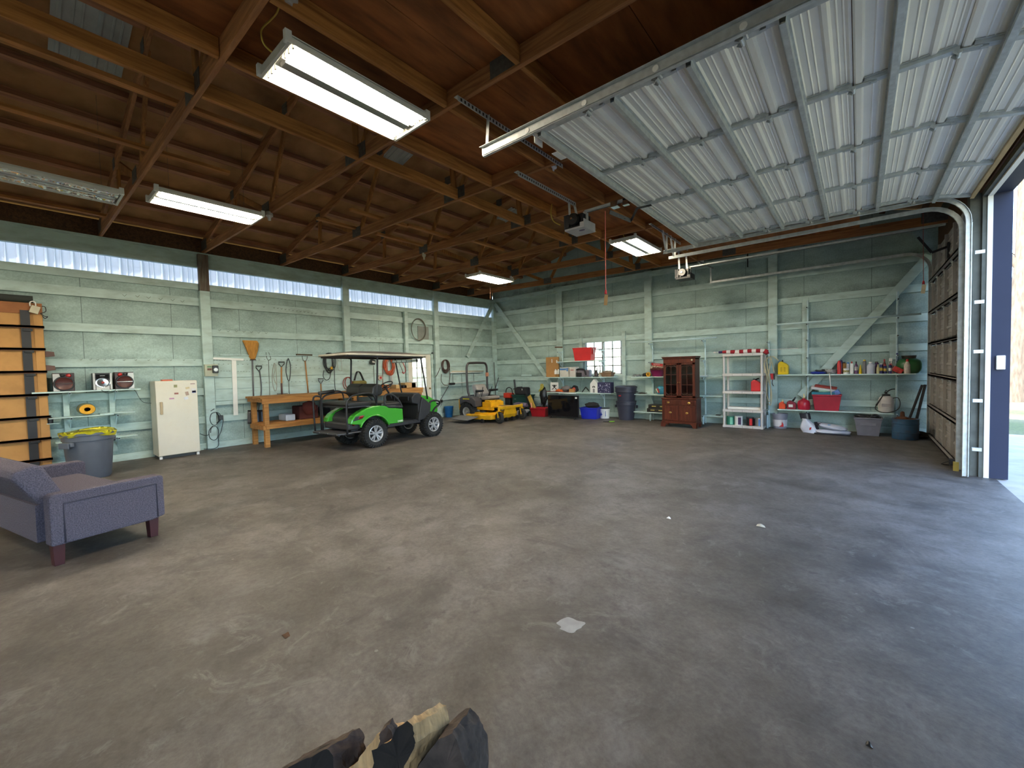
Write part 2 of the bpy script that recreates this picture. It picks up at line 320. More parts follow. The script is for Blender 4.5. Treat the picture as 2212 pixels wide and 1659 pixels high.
# floor: trowelled concrete with stains
def concrete():
    m, t, n, p = _nodes('stained concrete')
    tc = n.new('ShaderNodeTexCoord'); mp = n.new('ShaderNodeMapping'); mp.inputs['Rotation'].default_value = (0, 0, 0.5); t.links.new(tc.outputs['Object'], mp.inputs[0])
    def nz(sc_, det, rough, vec=mp.outputs[0], dist=0.0):
        q = n.new('ShaderNodeTexNoise'); q.inputs['Scale'].default_value = sc_; q.inputs['Detail'].default_value = det; q.inputs['Roughness'].default_value = rough; q.inputs['Distortion'].default_value = dist
        t.links.new(vec, q.inputs['Vector']); return q.outputs[0]
    def ramp(src, a, b, ca, cb):
        q = n.new('ShaderNodeValToRGB'); q.color_ramp.elements[0].position = a; q.color_ramp.elements[1].position = b
        q.color_ramp.elements[0].color = (*ca, 1); q.color_ramp.elements[1].color = (*cb, 1); t.links.new(src, q.inputs[0]); return q.outputs[0]
    def mix(fac, a, b, bt='MIX', f=None):
        q = n.new('ShaderNodeMix'); q.data_type = 'RGBA'; q.blend_type = bt
        if fac is None: q.inputs[0].default_value = f
        else: t.links.new(fac, q.inputs[0])
        for k, v in ((6, a), (7, b)):
            if isinstance(v, tuple): q.inputs[k].default_value = (*v, 1)
            else: t.links.new(v, q.inputs[k])
        return q.outputs[2]
    base = ramp(nz(0.55, 8, 0.62, dist=0.4), 0.36, 0.64, (0.080, 0.072, 0.064), (0.150, 0.140, 0.132))
    base = mix(None, base, ramp(nz(3.2, 9, 0.68), 0.28, 0.74, (0.60, 0.57, 0.54), (1.28, 1.27, 1.26)), 'MULTIPLY', 1)
    base = mix(None, base, ramp(nz(30, 8, 0.75), 0.3, 0.7, (0.70, 0.69, 0.68), (1.24, 1.24, 1.24)), 'MULTIPLY', 1)
    base = mix(ramp(nz(0.9, 9, 0.7, dist=0.8), 0.53, 0.66, (0, 0, 0), (0.72, 0.72, 0.72)), base, (0.048, 0.042, 0.039))
    base = mix(ramp(nz(2.4, 10, 0.78, dist=0.5), 0.54, 0.64, (0, 0, 0), (0.6, 0.6, 0.6)), base, (0.052, 0.046, 0.044))
    base = mix(ramp(nz(4.1, 10, 0.75, dist=1.2), 0.56, 0.66, (0, 0, 0), (0.5, 0.5, 0.5)), base, (0.190, 0.180, 0.168))
    base = mix(ramp(nz(6.5, 6, 0.6), 0.66, 0.72, (0, 0, 0), (0.5, 0.5, 0.5)), base, (0.040, 0.034, 0.030))
    base = mix(ramp(nz(1.7, 8, 0.72, dist=0.3), 0.56, 0.70, (0, 0, 0), (0.55, 0.55, 0.55)), base, (0.20, 0.193, 0.187))
    vo = n.new('ShaderNodeTexVoronoi'); vo.inputs['Scale'].default_value = 2.6; t.links.new(mp.outputs[0], vo.inputs['Vector'])
    base = mix(ramp(vo.outputs['Distance'], 0.022, 0.030, (0.6, 0.6, 0.6), (0, 0, 0)), base, (0.24, 0.232, 0.22))
    t.links.new(base, p.inputs['Base Color'])
    rr = ramp(nz(1.1, 7, 0.6), 0.35, 0.7, (0.50, 0.50, 0.50), (0.72, 0.72, 0.72)); t.links.new(rr, p.inputs['Roughness']); p.inputs['Specular IOR Level'].default_value = 0.42
    b = n.new('ShaderNodeBump'); b.inputs['Strength'].default_value = 0.18; b.inputs['Distance'].default_value = 0.006; t.links.new(nz(16, 7, 0.7), b.inputs['Height']); t.links.new(b.outputs[0], p.inputs['Normal'])
    return m
M_CONC = concrete()
Y0 = -8.0
fl = MB().bx((LX-.2, Y0-.2, -0.15), (1.30, BY+.2, 0)).build('floor', M_CONC); tag(fl, kind='structure')

# ================================================================== left wall
TR_Y = [1.12 + 1.497*k for k in range(-6, 7)]           # trusses
PW = 0.05                                                # wall sheet thickness
CL0, CL1 = 3.37, 3.69                                    # translucent strip
D3 = (7.52, 8.44, 2.04)                                  # white door in the left wall
wl = struct('wall_left')
wm = MB(); wm.bx((LX-PW, Y0, 0), (LX, D3[0], CL0)).bx((LX-PW, D3[1], 0), (LX, BY, CL0)).bx((LX-PW, D3[0], D3[2]), (LX, D3[1], CL0)).bx((LX-PW, Y0, CL1), (LX, BY, 3.99))
MB().bx((LX-.04, Y0, 3.995), (LX-.01, BY, 4.30)).build('eave_blocking', M_DARKW, wl)
wm.build('wall_panel', M_TW_L, wl)
GZ = [(2.99, 3.08+.0), (2.32, 2.46), (1.71, 1.85), (1.12, 1.26), (0.54, 0.68), (0.0, 0.13)]
LP = [-6.6, -3.65, -0.7, 2.585, 5.62, 8.60]
def spans(cuts, a, b):
    out = []; x = a
    for c0, c1 in sorted(cuts):
        if c0 > x: out.append((x, c0))
        x = max(x, c1)
    if b > x: out.append((x, b))
    return out
gl = GZ[1:]
for z0, z1 in [(2.92, 3.08)] + gl:
    cuts = [(D3[0]-.09, D3[1]+.02)] if z0 < D3[2] else []
    for a, b in spans(cuts, Y0, BY):
        MB().bx((LX, a, z0), (LX+.04, b, z1)).build('girt', M_TB, wl, bevel=.003)
MB().bx((LX, Y0, 3.24), (LX+.035, BY, 3.37)).build('sill_board', M_TB, wl, bevel=.003)
MB().bx((LX, Y0, 3.69), (LX+.035, BY, 3.96)).build('top_plate_board', M_TB, wl, bevel=.003)
MB().bx((LX-.05, Y0, 3.955), (LX+.06, BY, 3.995)).build('top_plate', M_TB, wl)
for y in LP:
    MB().bx((LX+.036, y-.085, 1.93 if 5 < y < 6 else 0), (LX+.13, y+.085, 3.22)).build('post', M_TB, wl, bevel=.004)
    MB().bx((LX+.036, y-.085, 3.22), (LX+.13, y+.085, 3.955)).build('post_top', mat('bare weathered post', (0.14, 0.10, 0.075), .85, var=.35, stretch=(6, 6, .6), dirt=(.3, .38, .35), damt=.5) if 2 < y < 3 else M_TB, wl, bevel=.004)
MB().bx((LX+.036, 7.41, 2.0), (LX+.12, 7.52, 3.24)).build('door_stud', M_TB, wl, bevel=.004)
MB().bx((LX+.036, BY-.14, 0), (LX+.15, BY, 3.98)).build('corner_post', M_TB, wl, bevel=.004)
MB().bar((LX+.085, 11.24, 3.78), (LX+.085, 9.93, 1.935), 0.04, 0.14, up=(0, 1, 1)).build('brace', M_TB, wl, bevel=.003)
# translucent corrugated panels outside the strip
def fibreglass():
    m, t, n, p = _nodes('translucent fibreglass'); n.remove(p)
    d = n.new('ShaderNodeBsdfDiffuse'); d.inputs[0].default_value = (0.75, 0.80, 0.82, 1); tl = n.new('ShaderNodeBsdfTranslucent'); tl.inputs[0].default_value = (0.58, 0.59, 0.62, 1)
    nz = n.new('ShaderNodeTexNoise'); nz.inputs['Scale'].default_value = 3; mr = n.new('ShaderNodeMapRange'); mr.inputs[3].default_value = 0.6; mr.inputs[4].default_value = 0.85; t.links.new(nz.outputs[0], mr.inputs[0])
    mx = n.new('ShaderNodeMixShader'); t.links.new(mr.outputs[0], mx.inputs[0]); t.links.new(d.outputs[0], mx.inputs[1]); t.links.new(tl.outputs[0], mx.inputs[2]); t.links.new(mx.outputs[0], n['Material Output'].inputs[0])
    return m
M_FIB = fibreglass()
def ribs(y0, y1, x, big, h1, small, h2):
    """corrugated profile along y (u) with height in v"""
    pr = []; y = y0
    while y < y1:
        pr += [(y, x), (y+.04, x), (y+.055, x+h1), (y+.075, x+h1), (y+.09, x)]
        for k in range(1, 3): q = y + .09 + k*(big-.09)/3; pr += [(q-.012, x), (q-.006, x+h2), (q+.006, x+h2), (q+.012, x)]
        y += big
    pr = [q for q in pr if q[0] < y1] + [(y1, x)]; return pr
pr = ribs(Y0, BY+.1, 0, .30, .030, 0, .014)
w1 = struct('window_1')
MB().sheet(pr, CL0-.12, CL1+.1, 'Z', .002).build('translucent_panel', M_FIB, w1, loc=(LX-.056, 0, 0), rot=(0, 0, PI/2))
# ================================================================== back wall (gable), right wall, wall behind
W2 = (-6.50, -5.30, 1.24, 2.30)
wb = struct('wall_back')
S = 0.245; RIDGE_X = (LX+RX)/2; RZ = 4.16 + S*(RIDGE_X-LX)
b = MB(); b.bx((LX, BY, 0), (W2[0], BY+PW, 3.99)).bx((W2[1], BY, 0), (RX+.3, BY+PW, 3.99)).bx((W2[0], BY, 0), (W2[1], BY+PW, W2[2])).bx((W2[0], BY, W2[3]), (W2[1], BY+PW, 3.99))
b.prism([(LX, 3.99), (RX+.22, 3.99), (RX+.22, 4.26), (RIDGE_X, RZ+.165), (LX, 4.32)], BY, BY+PW, 'Y')
b.build('wall_panel', M_TW_B, wb)
BP = [(-7.49, -7.27), (-4.56, -4.36), (-1.62, -1.44)]
for z0, z1 in [(3.39, 3.54), (2.80, 2.95), (2.23, 2.38), (1.66, 1.80), (1.08, 1.22), (0.53, 0.66), (0, .13)]:
    cuts = [(W2[0]-.07, W2[1]+.0)] if z0 in (1.66, ) else []
    for a, c in spans(cuts, LX+.15, RX-.02): MB().bx((a, BY-.04, z0), (c, BY, z1)).build('girt', M_TB, wb, bevel=.003)
MB().bx((-7.55, BY-.14, 3.91), (-1.5, BY-.10, 4.06)).build('plate_board', M_TB, wb, bevel=.003)
MB().bx((LX, BY-.05, 3.90), (-7.4, BY-.0, 4.04)).build('plate_board', M_TB, wb, bevel=.003)
for a, c in BP: MB().bx((a, BY-.13 if a > -7 else BY-.10, 0), (c, BY-.04, 4.08)).build('post', M_TB, wb, bevel=.004)
MB().bar((-10.12, BY-.085, 3.86), (-7.72, BY-.085, .96), 0.04, 0.14, up=(1, 0, 1)).build('brace', M_TB, wb, bevel=.003)
MB().bar((1.03, BY-.085, 3.47), (-1.0, BY-.085, .72), 0.04, 0.16, up=(1, 0, -1)).build('brace', M_TB, wb, bevel=.003)
for x in (W2[0]-.12, W2[1]+.09): MB().bx((x-.05, BY-.08, .95 if x > -6 else 1.08), (x+.05, BY-.04, 2.5 if x > -6 else 2.38)).build('window_stud', M_TB, wb, bevel=.003)
for x in (-.92, .53): MB().bx((x-.06, BY-.055, 0 if x < 0 else 1.5), (x+.06, BY-.04, 2.9 if x < 0 else 2.0)).build('backing_board', M_TB, wb, bevel=.003)
# window 2: white steel sashes, 4 rows of panes
w2 = struct('window_2'); M_SASH = mat('window sash paint', (0.30, 0.33, 0.33), 0.5)
def sash(parent, xs, z0, z1, nr, nc):
    b = MB(); x0, x1 = xs; t = .014
    for i in range(nc+1): x = x0+(x1-x0)*i/nc; b.bx((x-t, BY+.005, z0), (x+t, BY+.035, z1))
    for j in range(nr+1): z = z0+(z1-z0)*j/nr; b.bx((x0-t, BY+.005, z-t), (x1+t, BY+.035, z+t))
    f = b.build('window_frame', M_SASH, parent)
    MB().bx((x0, BY+.018, z0), (x1, BY+.022, z1)).build('pane', glass('window glass'), f)
mid = (W2[0]+W2[1])/2
sash(w2, (W2[0]+.03, mid-.03), W2[2]+.03, W2[3]-.03, 4, 2); sash(w2, (mid+.03, W2[1]-.03), W2[2]+.03, W2[3]-.03, 4, 2)
MB().bx((mid-.018, BY+.005, W2[2]), (mid+.018, BY+.04, W2[3])).build('mullion', M_SASH, w2)
b = MB(); b.bx((W2[0]-.04, BY-.02, W2[2]-.06), (W2[1]+.04, BY+.02, W2[2]+.01)); b.build('window_sill', M_TB, w2)

# right wall: thick, with doorways (front one unseen, added behind the camera to let daylight in, middle one open beside the camera, last one closed)
XO = 1.40; DZ = 3.47
D0 = (-5.6, -1.3); D1 = (2.75, 7.70); D2 = (7.95, 11.12)
wr = struct('wall_right'); M_DIM = mat('dark weathered framing', (0.10, 0.105, 0.09), 0.8, var=0.25, dirt=(0.04, 0.04, 0.035), damt=0.6)
b = MB()
for a, c in spans([D0, D1, D2], Y0, BY): b.bx((RX, a, 0), (RX+.04, c, DZ))
b.bx((RX, Y0, DZ), (RX+.04, BY, 4.31)); b.build('wall_panel', M_DIM, wr)
b = MB()
for a, c in spans([D0, D1, D2], Y0, BY+.05): b.bx((RX+.06, a, 0), (XO, c, DZ))
b.bx((RX+.06, Y0, DZ), (XO, BY+.05, 4.1)); b.build('siding', M_NAVY, wr)
for d in (D1,):
    # white trim returns on the jambs and under the lintel
    MB().bx((RX+.04, d[1]-.012, 0), (RX+.085, d[1]+.05, DZ+.05)).build('jamb_trim', M_WTRIM, wr)
    MB().bx((RX+.04, d[0]-.05, 0), (RX+.115, d[0]+.012, DZ+.05)).build('jamb_trim', M_WTRIM, wr)
    MB().bx((RX+.04, d[0], DZ-.02), (RX+.085, d[1], DZ+.05)).build('lintel_trim', M_WTRIM, wr)
MB().bx((RX-.02, D1[0]-.3, DZ+.05), (RX, D1[1]+.2, DZ+.40)).build('header_board', M_DARKW, wr)
MB().bx((RX-.10, 7.74, 0), (RX, 7.92, 3.95)).build('post', M_DIM, wr)
MB().bx((RX-.03, 8.0, DZ+.04), (RX, 11.2, 3.98)).build('header_board', M_DARKW, wr)
wf = MB().bx((LX, Y0-PW, 0), (RX+.3, Y0, 5.6)).build('wall_front', M_TW_B); tag(wf, kind='structure')

# ================================================================== roof (ceiling): boards, purlins, ridge
ce = struct('ceiling')
def roofside(sx):
    x0 = (LX if sx > 0 else RX); b = MB(); ex = .42 if sx > 0 else .35
    xs = x0 - sx*ex; zr = RZ + .17; z0 = 4.16 + .17 - S*ex
    b.prism([(xs, z0), (RIDGE_X, zr), (RIDGE_X, zr+.02), (xs, z0+.02)], Y0-.2, BY+.3, 'Y'); return b
roofside(1).build('roof_boards', M_DECK, ce); roofside(-1).build('roof_boards', M_DECK, ce)
def topz(x): return 4.16 + S*(min(x-LX, RX-x))
for sx in (1, -1):
    for k in range(10):
        x = (LX + .22 + k*.585) if sx > 0 else (RX - .22 - k*.585)
        z = topz(x) + .12
        MB().box((x, (Y0+BY)/2, z), (.09, BY-Y0-.02, .085), rot=(0, -sx*math.atan(S), 0)).build('purlin', M_DARKW if sx < 0 else M_PUR, ce)
M_ROOFMET = mat('outer roof metal', (0.35, 0.36, 0.37), 0.4, 0.5)
b = MB()
for sx in (1, -1):
    x0 = LX if sx > 0 else RX; ex = .46 if sx > 0 else .38; xs = x0 - sx*ex; z0 = 4.355 - S*ex
    rb = ribs(0, 20.2, 0, .30, .05, 0, .025); rows = []
    for u, v in rb: rows.append((b.bm.verts.new((xs, Y0-.3+u, z0+v)), b.bm.verts.new((RIDGE_X, Y0-.3+u, RZ+.195+v))))
    for q, w in zip(rows, rows[1:]): b.bm.faces.new([q[0], q[1], w[1], w[0]])
b.build('roof_metal', M_ROOFMET, ce)
# plywood loft floor on the bottom chords
def CZ(x): return 3.995 - 0.0205*(x-LX)                 # underside of the bottom chords
CH = 0.15
for k, (ya, yb) in enumerate(zip(TR_Y[:-1], TR_Y[1:])):
    for x0, x1 in ((-3.68, -2.45), (-2.45, -1.22), (-1.22, .0)):
        if ya < 2.5 and x0 > -2.4: continue
        z = CZ((x0+x1)/2)+CH+.008
        MB().box(((x0+x1)/2, (ya+yb)/2, z), (x1-x0-.006, yb-ya-.006, .014), rot=(0, math.atan(.0205), 0)).build('plywood_sheet', M_PLY, ce)
# ---- trusses
def truss(y, label, first=[None]):
    if first[0] is None:
        t = thing('roof_truss', label, 'truss', (0, y, 0), group='roof trusses'); first[0] = t
        sk = math.atan(.0205)
        MB().bar((LX-.04, 0, CZ(LX)+CH/2), (RX, 0, CZ(RX)+CH/2), .04, CH).build('bottom_chord', M_WX, t, bevel=.003)
        for xa in (LX-.1, RX+.05): MB().bar((xa, 0, topz(xa)-.0+.0), (RIDGE_X, 0, RZ), .04, CH).build('top_chord', M_WX, t, bevel=.003)
        def web(xa, xb, w=.085): MB().bar((xa, .028, CZ(xa)+.06), (xb, .028, topz(xb)), .016 if 0 else .035, w, up=(1, 0, 0)).build('web', M_WZ, t, bevel=.002)
        for xa, xb in ((-6.98, -8.35), (-6.94, -6.15), (-8.45, -8.40), (-4.42, RIDGE_X+.02), (-4.36, -3.45), (-2.16, -.80), (-2.2, -3.0), (-.68, -.74)): web(xa, xb)
        for x, z, w, h in ((-6.96, CZ(-7)+.10, .26, .16), (-4.38, CZ(-4)+.10, .42, .15), (-2.18, CZ(-2)+.10, .26, .16), (LX+.18, CZ(LX)+.14, .34, .2), (RX-.18, CZ(RX)+.14, .34, .2), (RIDGE_X, RZ-.06, .3, .2), (-8.38, topz(-8.38), .16, .15), (-6.15, topz(-6.15), .16, .15)):
            MB().box((x, -.024, z), (w, .004, h)).build('gusset_plate', M_GUS, t)
        return t
    return dup(first[0], location=(0, y, 0), label=label)
names = {1: 'wooden roof truss hidden from view behind the camera'}
lab = {6: 'wooden roof truss nearest the camera, chord running above the big lit lamp', 7: 'second wooden roof truss, passing over the far end of the large lamp', 8: 'third wooden roof truss from the camera',
       9: 'fourth wooden roof truss, just in front of the black door opener', 10: 'fifth wooden roof truss, behind the hanging red pull cord', 11: 'sixth wooden roof truss, over the two far lamps', 12: 'last wooden roof truss, closest to the back wall'}
for k, y in enumerate(TR_Y):
    if k in (0, 1, 2, 3, 4): continue
    truss(y, lab.get(k, 'wooden roof truss just behind the camera, above the foil lined lamp'))
# joists and loose boards running along Y between the chords
def board(xa, ya, yb, label, w=.04, h=.13, group=None, z=None, mt=None, name='ceiling_joist', cat='joist', flat=False):
    zz = CZ(xa)+CH/2 if z is None else z
    o = MB().bx((xa-w/2, ya, zz-h/2), (xa+w/2, yb, zz+h/2)).build(name, mt or M_WY, bevel=.003); return tag(o, label, cat, group)
g = 'joists between the trusses'
wrd = ['behind the camera', 'nearest the camera', 'in the second bay', 'in the third bay', 'in the fourth bay', 'in the fifth bay', 'in the farthest bay']
for x, nm, k0 in ((-2.85, 'under the plywood between lamp and open door', 5), (-2.02, 'at the edge of the dark attic gap', 5), (-3.68, 'along the left edge of the plywood', 5), (-4.32, 'beside the king posts', 5)):
    for k in range(k0, 12):
        if x == -2.02 and k > 8: continue
        board(x, TR_Y[k]+.025, TR_Y[k+1]-.025, 'orange timber ceiling joist %s, %s' % (nm, wrd[k-5]), group=g, w=.042, h=.14)
gb = 'loose bracing boards on the chords'
for x, ya, yb, nm in ((-4.92, -.6, 1.83, 'first from the top left'), (-6.2, -.6, 1.90, 'low at the left, pointing at the lamp'), (-7.0, 3.4, 4.30, 'short, left of the third truss'), (-6.2, 3.55, 4.66, 'short, crossing the third truss'),
                      (-6.15, 4.60, 5.85, 'splintered, between third and fourth truss'), (-6.98, 4.5, 5.8, 'grey, low beside the wall'), (-5.95, 6.0, 6.95, 'small, in the middle of the roof'), (-9.45, -.6, 1.2, 'grey weathered, far left near the wall')):
    board(x, ya, yb, 'rough bracing board lying on the truss chords, %s' % nm, w=.085, h=.04, group=gb, z=CZ(x)+CH+.022, name='bracing_board', cat='board')
# pale skylight sheets seen between the purlins
for i, (x0, x1, y0, y1, nm) in enumerate(((-6.95, -5.3, .42, 1.02, 'large pale translucent roof sheet at the top left'), (-6.7, -5.4, 4.2, 4.75, 'pale roof sheet above the far end of the large lamp'), (-6.8, -6.3, 7.7, 8.1, 'small pale roof sheet over the door opener'))):
    b = MB(); p_ = [(u, v) for u, v in ribs(y0, y1, 0, .3, -.02, 0, -.008)]
    za, zb = topz(x0)+.165, topz(x1)+.165; rows = []
    for u, v in p_: rows.append([b.bm.verts.new((x0, u, za+v-.012)), b.bm.verts.new((x1, u, zb+v-.012)), b.bm.verts.new((x0, u, za+v-.008)), b.bm.verts.new((x1, u, zb+v-.008))])
    for q, w in zip(rows, rows[1:]): b.bm.faces.new([q[0], q[1], w[1], w[0]]); b.bm.faces.new([q[2], w[2], w[3], q[3]])
    for q in (rows[0], rows[-1]): b.bm.faces.new([q[0], q[2], q[3], q[1]])
    tag(b.build('roof_sheet', mat('dull white corrugated sheet', (0.36, 0.38, 0.37), 0.5, var=0.1, dirt=(0.18, 0.18, 0.16))), nm, 'roof sheet')

# ================================================================== door 1: raised sectional door over the opening
PZ = 3.56
dj = [-2.20, -1.65, -1.10, -.57, -.04, .51]; DY0, DY1 = 2.98, 7.48
SY = [4.10, 5.24, 6.36]
d1 = struct('door_1')
def sec_profile(L, first=False):
    """profile of one section: tongue lip, two broad ribs, fine ribs; v below 0 hangs towards the floor"""
    p = [(0, -.020), (.012, -.030), (.045, -.030), (.058, 0)]
    def big(u): return [(u-.028, 0), (u-.012, -.016), (u+.012, -.016), (u+.028, 0)]
    def fine(u): return [(u-.007, 0), (u, -.006), (u+.007, 0)]
    for k, f in ((.20, fine), (.27, fine), (.42, big), (.55, fine), (.62, fine), (.76, big), (.86, fine), (.92, fine)): p += f(L*k)
    p += [(L-.035, 0), (L-.02, -.012), (L-.004, -.012)]; return p
for i in range(6):
    a = dj[i]; L = (dj[i+1] if i < 5 else 1.05) - a; ang = 0
    e = bpy.data.objects.new('door_section', None); COL.objects.link(e); e.parent = d1; e.location = (a, 0, PZ)
    if i == 5: e.rotation_euler = (0, R(11), 0)
    MB().sheet(sec_profile(L), DY0, DY1, 'Y', .03).build('sheet', M_WMET, e)
    for y in [DY0+.03] + SY + [DY1-.03]:
        w = .052
        MB().bx((.06, y-w/2, -.034), (L-.01, y+w/2, -.002)).bx((.06, y-w/2-.012, -.010), (L-.01, y+w/2+.012, -.003)).build('stile', M_GALV, e)
    # hinges at the joint
    if i > 0:
        for y in SY + [DY0+.03, DY1-.03]:
            b = MB(); b.bx((-.09, y-.025, -.042), (.10, y+.025, -.036)); b.tube([(.0, y-.035, -.055), (.0, y+.035, -.055)], .012, 8)
            b.bar((-.03, y-.03, -.042), (.0, y-.03, -.062), .004, .03); b.bar((-.03, y+.03, -.042), (.0, y+.03, -.062), .004, .03); b.bx((.095, y-.012, -.048), (.13, y+.012, -.036)); b.build('hinge', M_GALV, e)
    # reinforcing strut (hat channel)
    u0 = .06 if i == 0 else .185
    MB().sheet([(u0, -.036), (u0+.012, -.036), (u0+.015, -.080), (u0+.046, -.080), (u0+.049, -.036), (u0+.062, -.036)], DY0, DY1, 'Y', .003).build('reinforcing_strut', M_GALV, e)
    # end rollers
    for y, s in ((DY0, -1), (DY1, 1)):
        MB().tube([(.03, y-.03*s, -.05), (.03, y+.075*s, -.05)], .006, 8).lathe([(.0, -.012), (.022, -.012), (.022, .012), (0, .012)], (.03, y+.085*s, -.05), 12, rot=(PI/2, 0, 0)).build('roller', M_WHITE, e)
    if i == 5: MB().bx((L-.015, DY0, -.05), (L+.02, DY1, .03)).build('bottom_seal', mat('dirty yellowed seal', (0.42, 0.30, 0.15), 0.7, dirt=(0.15, 0.09, 0.05)), e)
MB().bx((-2.24, DY0+.10, PZ-.05), (-2.232, DY0+.22, PZ+.02)).build('corner_plate', M_WHITE, d1)
MB().bx((-2.19, DY0+.30, PZ-.089), (-2.13, DY0+.46, PZ-.086)).build('sticker', M_WHITE, d1)
# tracks
def cpath(y, z, xe=1.02, x0=-2.7, r=.34, zb=.02):
    P = [(x0, y, z), (xe-r, y, z)]
    for k in range(1, 9): a = PI/2*k/8; P.append((xe-r+r*math.sin(a), y, z-r+r*math.cos(a)))
    P.append((xe, y, zb)); return P
def ctrack(P, y_open):
    """C-channel track following a path in the XZ plane; y_open = +1/-1 side the slot faces"""
    b = MB(); n = len(P); rows = []
    for i, p in enumerate(P):
        a = Vector(P[max(0, i-1)]); c = Vector(P[min(n-1, i+1)]); d = (c-a).normalized(); nn = Vector((-d.z, 0, d.x)); s = Vector((0, y_open, 0)); q = Vector(p)
        prof = [(.025, .018), (.030, .004), (.026, -.012), (-.026, -.012), (-.030, .004), (-.025, .018)]
        rows.append([b.bm.verts.new(q + nn*u + s*v) for u, v in prof] + [b.bm.verts.new(q + nn*(u*.86) + s*(v+.004 if v < 0 else v)) for u, v in prof[::-1]])
    for A, B in zip(rows, rows[1:]):
        for k in range(12): b.bm.faces.new([A[k], A[(k+1) % 12], B[(k+1) % 12], B[k]])
    b.bm.faces.new(rows[0][::-1]); b.bm.faces.new(rows[-1]); return b
def door_track(name, label, y, z, openy, x0=-2.7, group='garage door tracks', angle=True, hang=()):
    t = thing(name, label, 'door track', (0, 0, 0), group=group)
    ctrack(cpath(y, z, x0=x0), openy).build('track', M_GALV, t, smooth=40)
    if angle:
        s = -openy
        MB().bx((x0, y+s*.018, z-.02), (.60, y+s*.021, z+.045)).bx((x0, y+s*.021, z+.042), (.60, y+s*.055, z+.045)).build('stiffening_angle', M_GALV, t)
        b = MB(); b.bx((1.0, y+s*.016, .02), (1.06, y+s*.020, z-.36)).bx((1.056, y+s*.016, .02), (1.06, y+s*.08, z-.36)); b.build('mounting_angle', M_GALV, t)
    for zz in (.35, .95, 1.55, 2.15, 2.75):
        MB().bx((1.075, y-.02, zz), (RX, y+.02, zz+.04)).build('bracket', M_GALV, t)
    return t
door_track('door_track', 'galvanised track along the near edge of the raised white door', DY0-.07, PZ-.055, 1)
door_track('door_track', 'galvanised track between the open doorway and the closed grey door', DY1+.07, PZ-.055, -1)
door_track('door_track', 'greyish track just behind it, nearest side of the closed grey door', 7.98, 3.50, 1, x0=-2.75, angle=False)
door_track('door_track', 'thin track of the closed door running along the back wall', 11.08, 3.50, -1, x0=-2.8, angle=False)
# perforated angle hangers
def perf(p0, p1, w, name, label, drops=(), grp='perforated steel hangers'):
    t = thing(name, label, 'hanger', group=grp); p0 = Vector(p0); p1 = Vector(p1); d = (p1-p0); L = d.length; d.normalize()
    b = MB(); b.bar(p0, p1, .004, w); b.bar(p0+Vector((-w/2, 0, w/2)), p1+Vector((-w/2, 0, w/2)), w, .004); b.build('angle', M_GALV, t)
    h = MB(); k = .04
    while k < L-.03:
        q = p0 + d*k; h.bx((q.x-.0045, q.y-.008, q.z-.012), (q.x+.0045, q.y+.008, q.z+.012)); h.bx((q.x-w/2-.006, q.y-.008, q.z+w/2-.0045), (q.x-w/2+.010, q.y+.008, q.z+w/2+.0045)); k += .045
    h.build('punched_hole', M_BLACK, t)['kind'] = 'stuff'
    for a, c in drops: MB().bar(a, c, .004, .035, up=(1, 0, 0)).build('strap', M_GALV, t)
    return t
zc = CZ(-2.6)-.012
perf((-2.62, 2.52, zc-.025), (-2.62, 4.15, zc-.025), .045, 'ceiling_hanger', 'long perforated steel angle above the near end of the door track', [((-2.62, 2.90, zc), (-2.66, 2.91, PZ-.06)), ((-2.62, 3.25, zc), (-2.66, 2.93, PZ-.04))])
perf((-3.08, 3.90, zc-.04), (-3.08, 5.20, zc-.04), .06, 'ceiling_hanger', 'white perforated steel angle holding the nearer door opener', [((-3.10, 5.05, zc), (-3.10, 5.07, 3.56)), ((-3.10, 5.18, zc), (-3.10, 5.30, 3.56))])
perf((-2.62, 6.80, zc-.03), (-2.62, 8.25, zc-.03), .045, 'ceiling_hanger', 'grey steel angle over the far end of the raised door', [((-2.62, 7.52, zc), (-2.64, 7.54, 3.47)), ((-2.62, 7.3, zc), (-2.64, 7.54, 3.50)), ((-2.62, 7.95, zc), (-2.64, 7.98, 3.47)), ((-2.62, 7.7, zc), (-2.66, 7.98, 3.5))])
perf((-2.85, 10.2, 3.86), (-2.78, 11.3, 3.86), .045, 'ceiling_hanger', 'bent steel angle holding the track end at the back wall', [((-2.80, 11.05, 3.86), (-2.80, 11.07, 3.46))])

